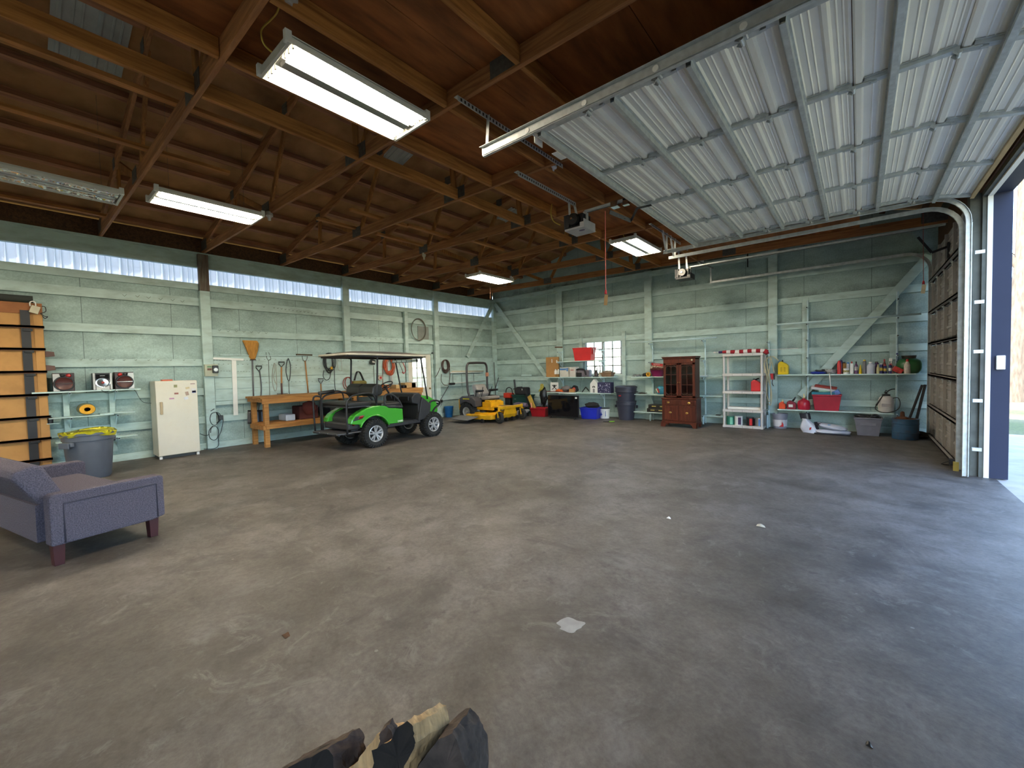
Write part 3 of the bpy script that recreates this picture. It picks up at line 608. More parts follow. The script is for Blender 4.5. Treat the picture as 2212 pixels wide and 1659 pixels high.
# ================================================================== door 2: closed grey door
d2 = struct('door_2')
dz = [0.02, .58, 1.16, 1.74, 2.32, 2.90, 3.46]
for i in range(6):
    e = bpy.data.objects.new('door_section', None); COL.objects.link(e); e.parent = d2; e.location = (RX-.075, 0, dz[i]); L = dz[i+1]-dz[i]
    prof = sec_profile(L)
    b = MB(); rows = [[b.bm.verts.new((v+dx, y, u)) for u, v in prof] for y in (D2[0]+.06, D2[1]-.02) for dx in (0, .03)]
    for A, B in ((rows[0], rows[2]), (rows[3], rows[1])):
        for k in range(len(prof)-1): b.bm.faces.new([A[k], A[k+1], B[k+1], B[k]])
    b.build('sheet', M_GREYD, e)
    for k in range(5):
        y = D2[0]+.10 + k*(D2[1]-D2[0]-.16)/4
        MB().bx((-.045, y-.03, .03), (-.004, y+.03, L-.01)).build('stile', M_GREYD, e)
        if i and k: MB().tube([(-.055, y-.035, 0), (-.055, y+.035, 0)], .013, 8).bx((-.052, y-.022, -.06), (-.044, y+.022, .06)).build('hinge', M_GALV, e)
    MB().sheet([(-.05, .0), (-.05, .016), (-.085, .02), (-.085, .052), (-.05, .056), (-.05, .072)], D2[0]+.06, D2[1]-.02, 'Y', .003).build('reinforcing_strut', M_GREYD, e)
    for k in range(4):
        y = D2[0]+.10 + (k+.5)*(D2[1]-D2[0]-.16)/4
        if k % 2 == 0: pass
MB().bx((RX-.12, D2[0]+.06, 0), (RX-.04, D2[1]-.02, .035)).build('bottom_seal', mat('brown worn seal', (0.22, 0.17, 0.12), 0.7), d2)
# ================================================================== fluorescent fixtures
M_TUBE = emit('lit fluorescent tube', (1.0, 0.88, 0.68), LAMP_E); M_REFL = mat('white enamel reflector', (0.82, 0.82, 0.78), 0.25, var=0.03)
M_FIXE = mat('fixture end metal', (0.66, 0.65, 0.60), 0.4, 0.2); M_BAL = mat('ballast cover', (0.42, 0.43, 0.43), 0.3, 0.5)
def fixture(name, label, x, y, z, L=1.20, Wd=.50, n=3, lit=True, foil=False):
    hz = (4.02 if x > -3.7 else topz(x)+.172) - z
    t = thing(name, label, 'ceiling light', (x, y, z))
    b = MB(); b.bx((-Wd/2, -L/2, .045), (Wd/2, L/2, .06)).bx((-Wd/2, -L/2, .0), (-Wd/2+.004, L/2, .05)).bx((Wd/2-.004, -L/2, .0), (Wd/2, L/2, .05)); b.build('housing', M_REFL, t)
    gap = .052 if n > 2 else .032; half = (Wd/2-gap-.01); pitch = half/n; prof = []
    for s in (-1, 1):
        for k in range(n):
            c = s*(gap + pitch*(k+.5)); pr = [(c + pitch*.48*math.sin(a), .042 - .030*abs(math.sin(a))**2.2) for a in [(-.5+q/8)*PI for q in range(9)]]
            prof.append(pr)
    b = MB()
    for pr in prof: b.sheet(pr, -L/2+.03, L/2-.03, 'Y', .002)
    if foil:
        from mathutils import noise
        b.bm.free(); b = MB()
        for s in (-1, 1): b.grid(lambda u, v: Vector((s*(gap+half*u), (v-.5)*(L-.06), .02-.012*math.sin(u*PI))) + noise.noise_vector(Vector((u*6*s, v*34, 3)))*.022, 9, 60)
    b.build('reflector', mat('crumpled kitchen foil', (0.75, 0.75, 0.76), 0.18, 1.0) if foil else M_REFL, t)
    MB().prism([(-gap, .044), (-gap*.75, .004), (gap*.75, .004), (gap, .044)], -L/2+.06, L/2-.06, 'Y').build('ballast_cover', M_BAL, t)
    for s in (-1, 1):
        e = MB().bx((-Wd/2, s*L/2-.012, -.004), (Wd/2, s*L/2+.012, .062)).build('end_plate', M_FIXE, t, bevel=.004)
        for q in (-1, 1): MB().bx((q*(Wd/2-.016)-.019, s*L/2-.03, .0), (q*(Wd/2-.016)+.019, s*L/2+.016, .085)).build('corner_bracket', M_WHITE, t, bevel=.004)
    for s in (-1, 1):
        for k in range(n):
            c = s*(gap + pitch*(k+.5))
            MB().tube([(c, -L/2+.045, .018), (c, L/2-.045, .018)], .0125 if n > 2 else .016, 10).build('tube', M_TUBE if lit else M_WHITE, t, smooth=True)
            for q in (-1, 1): MB().bx((c-.012, q*(L/2-.04)-.006, .0), (c+.012, q*(L/2-.04)+.006, .042)).build('tube_socket', M_WHITE, t, bevel=.002)
    for s in (-1, 1): MB().tube([(0, s*L*.36, .06), (0, s*L*.36, hz)], .0016, 5).build('hanging_chain', M_GUS, t)
    return t
fixture('fluorescent_light', 'large lit six tube ceiling light nearest the camera, upper left', -3.26, 1.92, 3.765, 1.20, .52, 3)
fixture('fluorescent_light', 'lit ceiling light left of centre, near the left wall', -6.93, 1.86, 3.80, 1.20, .52, 2)
fixture('foil_lined_light', 'unlit foil lined ceiling light at the left edge', -7.36, .42, 3.80, 1.16, .50, 2, lit=False, foil=True)
fixture('fluorescent_light', 'lit ceiling light right of the red pull cord, by the raised door', -3.36, 7.95, 3.80, 1.25, .52, 3)
fixture('fluorescent_light', 'small looking lit ceiling light farthest from the camera, near the back left corner', -7.30, 8.00, 3.80, 1.25, .52, 2)
for i, (x, y) in enumerate(((-7.0, -2.4), (-3.3, -5.4), (-7.0, -5.6))):  # unseen fixtures added to brighten the room
    fixture('fluorescent_light', 'added unseen ceiling light behind the camera, %s' % ('by the left wall', 'near the front end', 'in the front left corner')[i], x, y, 3.80, 1.20, .52, 3)
# ================================================================== things along the left wall
def hooks(parent, pts, X, s=.03):
    for px, py in pts:
        p = onx(px, py, X); MB().bar(p+Vector((0, -s*.5, s*.55)), p, .004, .004).bar(p, p+Vector((.01, s*.55, s*.7)), .004, .004).build('nail', M_GUS, parent)
hooks(wl, [(269, 640), (297, 642), (321, 645), (347, 648), (373, 650), (394, 653)], LX+.05, .055)
hooks(wl, [(175, 778), (195, 778), (211, 778), (226, 778), (244, 778), (268, 779), (293, 779), (321, 779), (342, 779), (369, 779), (397, 779), (420, 779)], LX+.05)
hooks(wl, [(474, 715), (493, 717), (511, 717), (527, 718), (543, 719), (559, 720), (575, 721)], LX+.05, .045)
hooks(wl, [(543, 661), (570, 664)] + [(592+i*8.2, 666+i*1.1) for i in range(12)], LX+.05, .035)
hooks(wl, [(764, 728), (776, 727), (787, 730), (799, 731), (811, 732), (822, 733), (834, 733), (845, 734), (857, 735)], LX+.05, .04)
hooks(wl, [(712, 640+75), (744, 712)], LX+.05, .06)
# white door with nine panes
d3 = struct('door_3'); x0, x1 = LX-.045, LX-.005; ya, yb = D3[0]+.02, D3[1]-.02
M_DOORW = mat('cream door paint', (0.72, 0.69, 0.60), 0.45, var=0.04)
b = MB(); wy0, wy1, wz0, wz1 = ya+.17, yb-.17, .98, 1.90
b.bx((x0, ya, .01), (x1, wy0, 2.02)).bx((x0, wy1, .01), (x1, yb, 2.02)).bx((x0, wy0, .01), (x1, wy1, wz0)).bx((x0, wy0, wz1), (x1, wy1, 2.02)); b.build('door_leaf', M_DOORW, d3, bevel=.003)
b = MB()
for i in range(4): y = wy0+(wy1-wy0)*i/3; b.bx((x0+.005, y-.010, wz0), (x1+.006, y+.010, wz1))
for j in range(4): z = wz0+(wz1-wz0)*j/3; b.bx((x0+.005, wy0, z-.010), (x1+.006, wy1, z+.010))
b.build('muntin', M_DOORW, d3); MB().bx((x0+.015, wy0, wz0), (x0+.019, wy1, wz1)).build('pane', glass('window glass'), d3)
MB().bx((x1, wy0+.02, .22), (x1+.008, wy1-.02, .80)).build('lower_panel', M_DOORW, d3, bevel=.003)
M_BRASS = mat('aged brass', (0.42, 0.28, 0.09), 0.3, 0.9)
MB().lathe([(.0, .055), (.018, .05), (.026, .035), (.018, .018), (.010, .01), (.026, .004), (.026, 0)], (x1, yb-.07, .95), 16, rot=(0, PI/2, 0)).build('door_knob', M_BRASS, d3, smooth=True)
for a, c in ((D3[0]-.06, D3[0]+.02), (D3[1]-.02, D3[1]+.04)): MB().bx((LX-.05, a, 0), (LX+.045, c, 2.08)).build('door_casing', M_TB, d3)
MB().bx((LX-.05, D3[0]-.06, 2.02), (LX+.045, D3[1]+.04, 2.10)).build('door_casing', M_TB, d3)

# tall wooden panel door standing at the left edge
M_OCH = mat('ochre plywood', (0.46, 0.245, 0.085), 0.8, var=0.12, scale=2, bump=0.1, dirt=(0.25, 0.12, 0.045), damt=0.4)
M_RUST = mat('rusty brown batten', (0.085, 0.035, 0.018), 0.7, var=0.3, dirt=(0.18, 0.08, 0.03), damt=0.5)
X = -10.05
t = thing('plywood_door', 'tall tan plywood door with rusty battens standing at the left edge', 'door', (X, 0, 0))
b = MB().bx((-.05, -1.3, .02), (0, .37, 2.68)); b.build('panel', M_OCH, t)
MB().bx((0, -1.3, 2.55), (.012, .37, 2.72)).build('header', mat('orange brown board', (0.30, 0.11, 0.035), 0.7, dirt=(0.1, 0.04, 0.02)), t)
MB().bx((0, .27, .02), (.014, .365, 2.55)).build('edge_stile', M_OCH, t, bevel=.002)
for py in (705.8, 753.5, 802, 851.5, 899.7, 946.8, 992):
    z = onx(94, py, X+.03).z; MB().bx((.0, -1.3, z-.022), (.04, .38, z+.012)).bx((.036, -1.3, z-.03), (.04, .38, z+.012)).build('batten', M_RUST, t)
MB().bx((.0, .135, .02), (.03, .235, 2.60)).build('strap', M_BLKMET, t)
for py in (712, 758, 808, 857, 905, 953): z = onx(80, py, X+.05).z; MB().bx((.028, .155, z-.03), (.05, .255, z+.01)).build('strap_clip', M_BLACK, t, bevel=.003)
for py in (765, 795): p = onx(111, py, X); MB().prism([(.37, p.z-.05), (.37, p.z+.05), (.47, p.z+.035), (.475, p.z-.035)], -.02, .0, 'X').build('hinge', mat('brown hinge iron', (0.10, 0.05, 0.04), 0.5, 0.3), t, bevel=.004)
tag(MB().tube([(X-.02, -1.2, 2.78), (X-.02, .28, 2.78)], .055, 14).build('rolled_mat', mat('dark rubber', (0.03, 0.035, 0.03), 0.8), smooth=40), 'dark rolled mat lying on top of the plywood door', 'roll')
p = onx(75, 669, X+.05); t = thing('key_lockbox', 'small cream lockbox hanging at the top of the plywood door', 'lock', p)
M_CREAM = mat('cream plastic', (0.52, 0.48, 0.36), 0.5)
MB().box((0, 0, 0), (.04, .10, .12), rot=(R(-18), 0, 0)).build('body', M_CREAM, t, bevel=.008); MB().tube([(0, -.045, .05), (0, -.045, .11), (0, -.015, .13), (0, .01, .11), (0, .012, .055)], .008, 8, smooth=3).build('shackle', M_WHITE, t, smooth=True)
tag(MB().tube([onx(*q, X+.02) for q in ((90, 662), (97, 663), (99, 672), (92, 676), (88, 677), (96, 683), (103, 684), (97, 688), (92, 683))], .006, 6, smooth=4).build('power_cable', M_BLACK, smooth=True), 'black cable curling off the top corner of the plywood door', 'cable')

# shelf unit with the stereo
def bracket(parent, x, y, z, d, vert='X', mt=None, sgn=1):
    """steel arm with a hollow square end, sticking out along +X or -Y, and a diagonal strut below"""
    b = MB()
    if vert == 'X': b.bx((x, y-.014, z-.035), (x+d, y+.014, z-.005)); b.bar((x+.02, y, z-.19), (x+d*.62, y, z-.03), .012, .022)
    else: b.bx((x-.014, y-d, z-.035), (x+.014, y, z-.005)); b.bar((x, y-.02, z-.19), (x, y-d*.62, z-.03), .012, .022)
    o = b.build('bracket', mt or M_PIPE, parent)
    q = (x+d+.0015, y, z-.02) if vert == 'X' else (x, y-d-.0015, z-.02); s = (.003, .022, .022) if vert == 'X' else (.022, .003, .022)
    MB().box(q, s).build('tube_hole', M_BLACK, o); return o
XS = LX+.35
z1 = onx(200, 843, XS).z; z2 = .885; z3 = .48; gb_ = 'boards of the stereo shelf'
def lboard(label, xa, xb, ya, yb, z, th=.014): tag(MB().bx((xa, ya, z-th), (xb, yb, z)).build('shelf_board', M_SHELF, bevel=.002), label, 'shelf', gb_)
lboard('teal board carrying the stereo', LX+.09, XS, .20, 1.49, z1, .022); lboard('grey middle board under the stereo, holding the foam roll', LX+.09, XS, .36, 1.12, z2)
lboard('thin board overlapping the middle one on the freezer side', LX+.09, XS-.02, .95, 1.40, z2+.015, .013); lboard('lowest grey board behind the garbage can', LX+.09, XS-.02, .42, 1.42, z3)
for y, lb in ((.575, 'left bracket upright of the stereo shelf'), (1.135, 'right bracket upright of the stereo shelf, nearer the freezer')):
    t = thing('bracket_post', lb, 'shelf bracket', (LX, y, .2), group='uprights of the stereo shelf'); MB().bx((.042, -.035, 0), (.085, .035, z1-.222)).build('upright', M_TB, t, bevel=.002)
    for z in (z1-.022, z2-.014, z3-.014): bracket(t, .05, .035, z-.198, .29, 'X')
M_SILV = mat('silver plastic', (0.55, 0.54, 0.52), 0.3, 0.3); M_CONE = mat('dark red speaker cone', (0.075, 0.018, 0.015), 0.45)
def speaker(px0, px1, label, mir):
    y0 = onx(px0, 820, XS-.02).y; y1 = onx(px1, 820, XS-.02).y; w = y1-y0; h = .30; X = XS-.02
    t = thing('speaker', label, 'speaker', (X, (y0+y1)/2, z1), group='stereo speakers'); m = mir
    MB().bx((-.22, -w/2, 0), (0, w/2, h)).build('cabinet', mat('dark speaker cabinet', (0.05, 0.03, 0.03), 0.4), t, bevel=.006)
    MB().prism([(m*w/2, 0.005), (m*(w/2-.07), 0.005), (m*(w/2-.085), .06), (m*(w/2-.04), .14), (m*(w/2-.085), .23), (m*(w/2-.07), h-.015), (m*w/2, h-.015)], 0, .01, 'X').build('side_trim', M_SILV, t)
    o = MB().lathe([(.0, .002), (.07, .010), (.10, .026), (.105, .018), (.112, .0)], (.002, -m*.0, .125), 28, rot=(0, PI/2, 0)).build('woofer', M_CONE, t, smooth=40)
    MB().lathe([(.112, .0), (.122, .010), (.116, .030), (.104, .030), (.104, .0)], (.0, 0, .125), 28, rot=(0, PI/2, 0)).build('woofer_ring', M_BLACK, t, smooth=40)
    MB().bx((.024, -.105, .128), (.034, .105, .134)).build('chrome_bar', M_CHROME, t)
    MB().lathe([(.0, .03), (.022, .022), (.033, .004)], (.002, -m*.055, .255), 20, rot=(0, PI/2, 0)).build('tweeter', mat('shiny red dome', (0.5, 0.03, 0.03), 0.2), t, smooth=True)
    MB().lathe([(.0, .02), (.02, .015), (.03, .003)], (.002, m*.015, .26), 20, rot=(0, PI/2, 0)).build('tweeter', M_BLACK, t, smooth=True)
    return t
speaker(114, 161, 'leftmost speaker of the stereo, near the plywood door', -1)
speaker(248, 289, 'right hand stereo speaker, beside the freezer', 1)
y0 = onx(201, 820, XS-.02).y; y1 = onx(242, 820, XS-.02).y; w = y1-y0
t = thing('stereo_unit', 'silver and black stereo unit between the two speakers', 'stereo', (XS-.03, (y0+y1)/2, z1))
MB().bx((-.24, -w/2, 0), (0, w/2, .29)).build('cabinet', M_BLACK, t, bevel=.006)
for s in (-1, 1): MB().bx((0, s*(w/2-.012)-.014, .005), (.012, s*(w/2-.012)+.014, .285)).build('side_trim', M_SILV, t, bevel=.004)
MB().bx((0, -w*.34, .19), (.008, w*.34, .265)).build('display', mat('glossy black display', (0.01, 0.01, 0.012), 0.08), t); MB().bx((.008, -w*.14, .238), (.010, w*.14, .245)).build('display_strip', M_SILV, t)
MB().bx((0, -w*.36, .0), (.012, w*.36, .10)).build('lower_front', M_SILV, t, bevel=.004)
MB().lathe([(.0, .018), (.03, .022), (.062, .012), (.082, .016), (.088, .004)], (.004, 0, .125), 28, rot=(0, PI/2, 0), sy=1.1).build('volume_dial', M_CHROME, t, smooth=40)
MB().lathe([(.0, .010), (.018, .008), (.024, .0)], (.022, .0, .125), 20, rot=(0, PI/2, 0)).build('dial_lamp', mat('dull red lens', (0.35, 0.05, 0.04), 0.2), t, smooth=True)
tag(MB().tube([onx(*q, XS+.01) for q in ((219, 842), (224, 846), (232, 849), (241, 848), (246, 846), (250, 842))], .004, 6, smooth=4).build('audio_cable', M_BLACK, smooth=True), 'thin black speaker cable looping under the stereo shelf', 'cable')
tag(MB().tube([onx(*q, LX+.33) for q in ((286, 839), (293, 845), (299, 856), (306, 866), (314, 870), (327, 871))], .004, 6, smooth=4).build('freezer_cord', M_BLACK, smooth=True), 'thin black cord hanging from the stereo shelf towards the freezer', 'cable')
M_FOAM = mat('yellow foam edge', (0.70, 0.36, 0.03), 0.8); p = onx(189, 890, XS-.06)
t = thing('foam_roll', 'rolled grey underlay with yellow foam end on the middle shelf', 'roll', (XS-.06, p.y, z2+.105))
MB().lathe([(.03, 0), (.085, 0), (.09, -.01), (.098, -.24), (.03, -.24), (.03, 0)], (0, 0, 0), 24, rot=(0, PI/2, 0), sy=1.15).build('underlay', mat('greenish grey felt', (0.20, 0.21, 0.13), 0.9, dirt=(0.3, 0.2, 0.06)), t, smooth=40)
MB().lathe([(.034, .002), (.034, .012), (.08, .012), (.084, .002), (.034, .002)], (0, 0, 0), 24, rot=(0, PI/2, 0), sy=1.15).build('foam_end', M_FOAM, t, smooth=40)
p = onx(107, 885, XS-.1); t = thing('spray_bottle', 'small dark bottle on the shelf behind the plywood door edge', 'bottle', (p.x, p.y, .80))
MB().lathe([(.0, 0), (.035, .0), (.036, .08), (.015, .10), (.015, .13), (0, .13)], (0, 0, 0), 14).build('bottle', M_BLACK, t, smooth=40)
MB().bx((-.2, -.04, -.012), (.03, .10, 0)).build('stand', M_TB, t)

# freezer
t = thing('upright_freezer', 'cream white upright freezer with magnets on its door', 'freezer', (0, 0, 0)); M_FRZ = mat('cream enamel', (0.68, 0.65, 0.56), 0.35, var=0.03, dirt=(0.5, 0.42, 0.28), dscale=3, damt=0.3)
fx0, fx1, fy0, fy1 = -10.235, -9.80, 1.66, 2.275
MB().bx((fx0, fy0, .05), (fx1, fy1, 1.43)).build('body', M_FRZ, t, bevel=.008)
MB().bx((fx1+.004, fy0-.004, .06), (fx1+.055, fy1+.002, 1.425)).build('door', M_FRZ, t, bevel=.012)
MB().bx((fx0+.02, fy0+.02, .0), (fx1-.02, fy1-.02, .05)).build('plinth', M_BLACK, t)
for y in (fy0+.03, fy1-.03): MB().bx((fx1-.02, y-.022, 0), (fx1+.03, y+.022, .05)).build('foot', M_WHITE, t, bevel=.004)
dr = fx1+.055; p = onx(348.5, 882, dr)
MB().bx((dr, p.y-.018, p.z-.115), (dr+.035, p.y+.018, p.z+.115)).build('handle', mat('tan handle', (0.42, 0.33, 0.20), 0.4), t, bevel=.008)
for (px, py, w, h, c, nm) in ((379, 834, .05, .05, (.25, .25, .12), 'magnet'), (381, 850, .06, .03, (.28, .10, .08), 'magnet'), (371, 861, .07, .025, (.5, .25, .4), 'magnet'), (405, 838, .06, .035, (.6, .5, .3), 'photo_card'), (404, 850, .05, .07, (.35, .25, .2), 'photo_card'), (402, 860, .06, .05, (.65, .68, .75), 'photo_card'), (418, 843, .07, .07, (.7, .7, .72), 'magnet'), (419, 846, .06, .04, (.08, .10, .35), 'magnet'), (416, 829, .07, .014, (.3, .2, .2), 'badge')):
    p = onx(px, py, dr); MB().box((dr+.003, p.y, p.z), (.004, w, h), rot=(R(12 if nm == 'photo_card' else 0), 0, 0)).build(nm, mat('sticker %d' % (px*py), c, 0.5), t)
tag(MB().bx((-10.1, 1.80, 1.431), (-9.95, 1.95, 1.455)).build('red_notebook', mat('orange red paper', (0.6, 0.12, 0.06), 0.7)), 'small orange red notebook on top of the freezer', 'notebook')

# rubbish bin with a yellow bag
M_BIN = mat('grey blue bin plastic', (0.105, 0.12, 0.155), 0.45, var=0.08)
t = thing('garbage_can', 'round grey garbage can with a yellow bag, behind the sofa', 'trash can', (-9.02, .72, 0), rz=-.85)
pr = [(.0, 0), (.215, 0), (.235, .03), (.275, .58), (.29, .585), (.292, .66), (.308, .665), (.308, .70), (.29, .70), (.285, .64), (.225, .06), (0, .05)]
MB().lathe(pr, (0, 0, 0), 40).build('can', M_BIN, t, smooth=35)
for s in (-1, 1): MB().bx((s*.30, -.07, .56), (s*.37, .07, .585)).bx((s*.355, -.07, .50), (s*.375, .07, .585)).bx((s*.29, -.075, .52), (s*.35, -.06, .58)).bx((s*.29, .06, .52), (s*.35, .075, .58)).build('handle', M_BIN, t, bevel=.006)
M_YEL = mat('yellow plastic bag', (0.62, 0.55, 0.02), 0.35, var=0.15, scale=14, bump=0.4)
MB().grid(lambda u, v: Vector(((.296+.018*math.sin(v*PI)+.006*math.sin(u*60))*math.cos(u*2*PI), (.296+.018*math.sin(v*PI)+.006*math.sin(u*60))*math.sin(u*2*PI), .655+.075*math.sin(v*PI) - (.07*v if v > .5 else 0) if False else .645+.02*math.sin(u*14)+.075*(1-abs(2*v-1)))), 80, 6, closed_u=True).build('yellow_bag', M_YEL, t, smooth=True)
MB().lathe([(.29, .70), (.22, .62), (.12, .57), (0, .56)], (0, 0, 0), 30).jitter(.02, 5).build('bag_inside', M_YEL, t, smooth=True)
# floor tool behind the bin
p = FL(268, 988); t = thing('floor_sweeper', 'black floor tool with yellow handle lying behind the garbage can', 'tool', (p.x+.2, p.y, 0))
MB().bx((-.10, -.02, .0), (.10, .16, .09)).bx((-.07, .0, .09), (.07, .13, .13)).build('head', M_BLACK, t, bevel=.015); MB().tube([(0, -.0, .08), (-.02, -.55, .10)], .012, 8).build('handle', mat('yellow tube', (0.6, 0.45, 0.12), 0.4), t, smooth=True); MB().tube([(.08, .12, .05), (.08, .15, .05)], .022, 12).build('wheel', M_WHITE, t)

# ---------------------------------------------------------------- sofa
M_SOFA = mat('grey tweed upholstery', (0.105, 0.095, 0.125), 0.95, var=0.4, scale=120, bump=0.5, spec=0.15); M_SLEG = mat('dark red wooden leg', (0.05, 0.010, 0.013), 0.4)
th_ = R(13); pv = Vector((-5.0, .50, 0)); t = thing('sofa', 'grey upholstered sofa bed with dark red legs at the left edge', 'sofa', pv - Matrix.Rotation(th_, 3, 'Z') @ pv, rz=th_)
for xa, xb in ((-5.13, -5.0), (-6.85, -6.72)):
    poly = [(.14, .17), (.80, .17), (.90, .19), (.90, .555), (.88, .575), (.16, .585), (.14, .56)]
    arm = MB().prism(poly, xa, xb, 'X').build('arm', M_SOFA, t, bevel=.018)
    xo = xb if xa > -6 else xb
    if xa > -6: MB().tube([(xo+.001, .22, .18), (xo+.001, .22, .50), (xo+.001, .84, .50), (xo+.001, .84, .19)], .006, 8).build('piping', mat('dark piping', (0.05, 0.045, 0.065), 0.9), arm, smooth=True)
MB().prism([(.16, .20), (.86, .20), (.87, .33), (.16, .31)], -6.72, -5.13, 'X').build('seat_base', M_SOFA, t, bevel=.01)
MB().bx((-6.715, .22, .33), (-5.135, .86, .45)).build('seat_cushion', M_SOFA, t, bevel=.04)
MB().prism([(.33, .42), (.17, .42), (-.02, .74), (-.0, .79), (.12, .83), (.16, .80)], -6.69, -5.14, 'X').build('backrest', M_SOFA, t, bevel=.03)
MB().bx((-6.7, .10, .20), (-5.14, .17, .50)).build('back_panel', M_SOFA, t)
for x in (-5.07, -6.78):
    for y in (.19, .82): MB().box((x, y, .095), (.085, .075, .19), taper=.78).build('leg', M_SLEG, t, bevel=.003)

# ---------------------------------------------------------------- things on the wall right of the freezer
XP = LX+.14
p = onx(455, 800, XP); t = thing('switch_box', 'pale metal switch box with a plugged in timer on the wooden post', 'switch', (XP, p.y, p.z))
MB().bx((-.02, -.11, -.12), (.06, .11, .12)).build('box', mat('greenish box paint', (0.42, 0.44, 0.33), 0.5), t, bevel=.004)
MB().bx((.06, -.07, .0), (.07, .0, .04)).build('breaker_label', mat('brown label', (0.15, 0.06, 0.04), 0.5), t); MB().bx((.06, -.07, .06), (.066, .0, .085)).build('green_label', mat('green label', (0.1, 0.25, 0.12), 0.5), t)
MB().box((.085, .06, .02), (.06, .10, .15)).build('timer', M_BLACK, t, bevel=.01); MB().lathe([(.0, .012), (.035, .010), (.038, 0)], (.115, .06, .01), 20, rot=(0, PI/2, 0)).build('timer_dial', M_SILV, t, smooth=40)
tag(MB().tube([onx(*q, LX+.12) for q in ((462, 812), (463, 820), (461, 826))], .004, 6).build('short_cord', M_BLACK), 'short black cord below the switch box', 'cable')
def loopcoil(name, label, cat, cx, cy, X, rw, rh, n, r, m, seed=1, extra=(), grp=None, parts=True):
    """a hank of hose or cord hung on a nail, in the plane of the left wall"""
    rnd = random.Random(seed); c = onx(cx, cy, X); t = thing(name, label, cat, c, group=grp); pts = []; N = n*12
    for k in range(N+1):
        a = 2*PI*k/12; i = int(k/12); q = random.Random(seed*31+i); f = .55+.45*q.random(); g = .72+.28*q.random(); ox = (q.random()-.5)*rw*.35
        pts.append((.02*math.sin(a*.31+seed)+.004*(i % 4), ox+rw*f*math.sin(a), rh*(1-g) + rh*g*math.cos(a)))
    MB().tube(pts, r, 6, smooth=2).build('loops', m, t, smooth=True)
    for e in extra: MB().tube([onx(*q, X+.03)-c for q in e], r, 6, smooth=4).build('loose_end', m, t, smooth=True)
    return t
M_CORD = mat('black rubber cord', (0.02, 0.025, 0.03), 0.5); M_ORC = mat('orange cord', (0.50, 0.09, 0.03), 0.5); M_HOSE = mat('dark brown hose', (0.07, 0.04, 0.035), 0.5)
t = loopcoil('extension_cord', 'black extension cord coiled on the wall right of the freezer', 'cord', 463, 906, LX+.11, .10, .15, 3, .0065, M_CORD, 2,
         extra=([(468, 895), (478, 900), (482, 907), (478, 930), (472, 945), (472, 962), (462, 969), (440, 970)], [(460, 920), (452, 930), (453, 945), (462, 951), (470, 945), (472, 930), (466, 921), (457, 924), (455, 935)], [(455, 888), (463, 883)], [(432, 937), (445, 941), (452, 938)]))
p = onx(477, 902, LX+.15)-t.location; MB().box(p, (.06, .08, .09)).build('plug_box', M_BLACK, t, bevel=.01)

# pegboard of teal planks behind the workbench
XB = LX+.045
def plankboard(name, label, ya, yb, zs, th=.022):
    t = thing(name, label, 'board', (XB, 0, 0))
    for za, zb in zip(zs[:-1], zs[1:]):
        b = MB().bx((0, ya, zb+.004), (th, yb, za-.004)); b.build('plank', M_TB, t, bevel=.002)
    return t
pb = plankboard('tool_board', 'wide teal plank board with nails behind the workbench', 2.69, 7.40, [1.92, 1.46, 1.22, .975, .885])
def dots(parent, px0, px1, py0, py1, n, X):
    b = MB()
    for i in range(n):
        f = i/(n-1); q = onx(px0+(px1-px0)*f, py0+(py1-py0)*f, X); b.box((q.x-XB, q.y, q.z), (.02, .018, .006))
    b.build('row_of_nails', M_GUS, parent)['kind'] = 'stuff'
dots(pb, 462, 560, 778, 779, 16, XB+.03); dots(pb, 462, 640, 786, 789, 18, XB+.03); dots(pb, 478, 545, 801, 803, 12, XB+.03); dots(pb, 560, 690, 776, 780, 12, XB+.03); dots(pb, 567, 720, 826, 823, 18, XB+.03); dots(pb, 720, 860, 779, 782, 14, XB+.03); dots(pb, 620, 690, 794, 795, 8, XB+.03)
t = thing('long_shelf_strip', 'thin pale strip lying on top of the teal tool board', 'shelf', (XB, 0, 1.925)); MB().bx((0, 2.8, 0), (.06, 7.3, .012)).build('strip', M_SHELF, t)
XT = LX+.085
def tubeL(name, label, cat, parts, X=XT, group=None):
    """a tool hung on the left wall; parts = (name, [pixels], radius, material)"""
    c = onx(*parts[0][1][0], X); t = thing(name, label, cat, c, group=group)
    for nm, pts, r, m in parts: MB().tube([onx(q[0], q[1], X+(q[2] if len(q) > 2 else 0))-c for q in pts], r, 8, smooth=3 if len(pts) > 2 else 0).build(nm, m, t, smooth=True)
    return t, c
# T square
c = onx(505, 775, XT); t = thing('t_square', 'large white metal T square hanging on the teal board', 'square', c); e = onx(509.6, 897, XT)-c
MB().bar((0, 0, -.02), e, .012, .085, up=(0, 1, 0)).build('blade', M_WHITE, t, bevel=.002); a = onx(459, 774, XT)-c; d = onx(526, 777, XT)-c; MB().bar(a, d, .02, .045).build('head', M_WHITE, t, bevel=.003)
M_STRAW = mat('broom straw', (0.42, 0.20, 0.04), 0.9, var=0.35, scale=10, stretch=(12, 12, 1), bump=0.8)
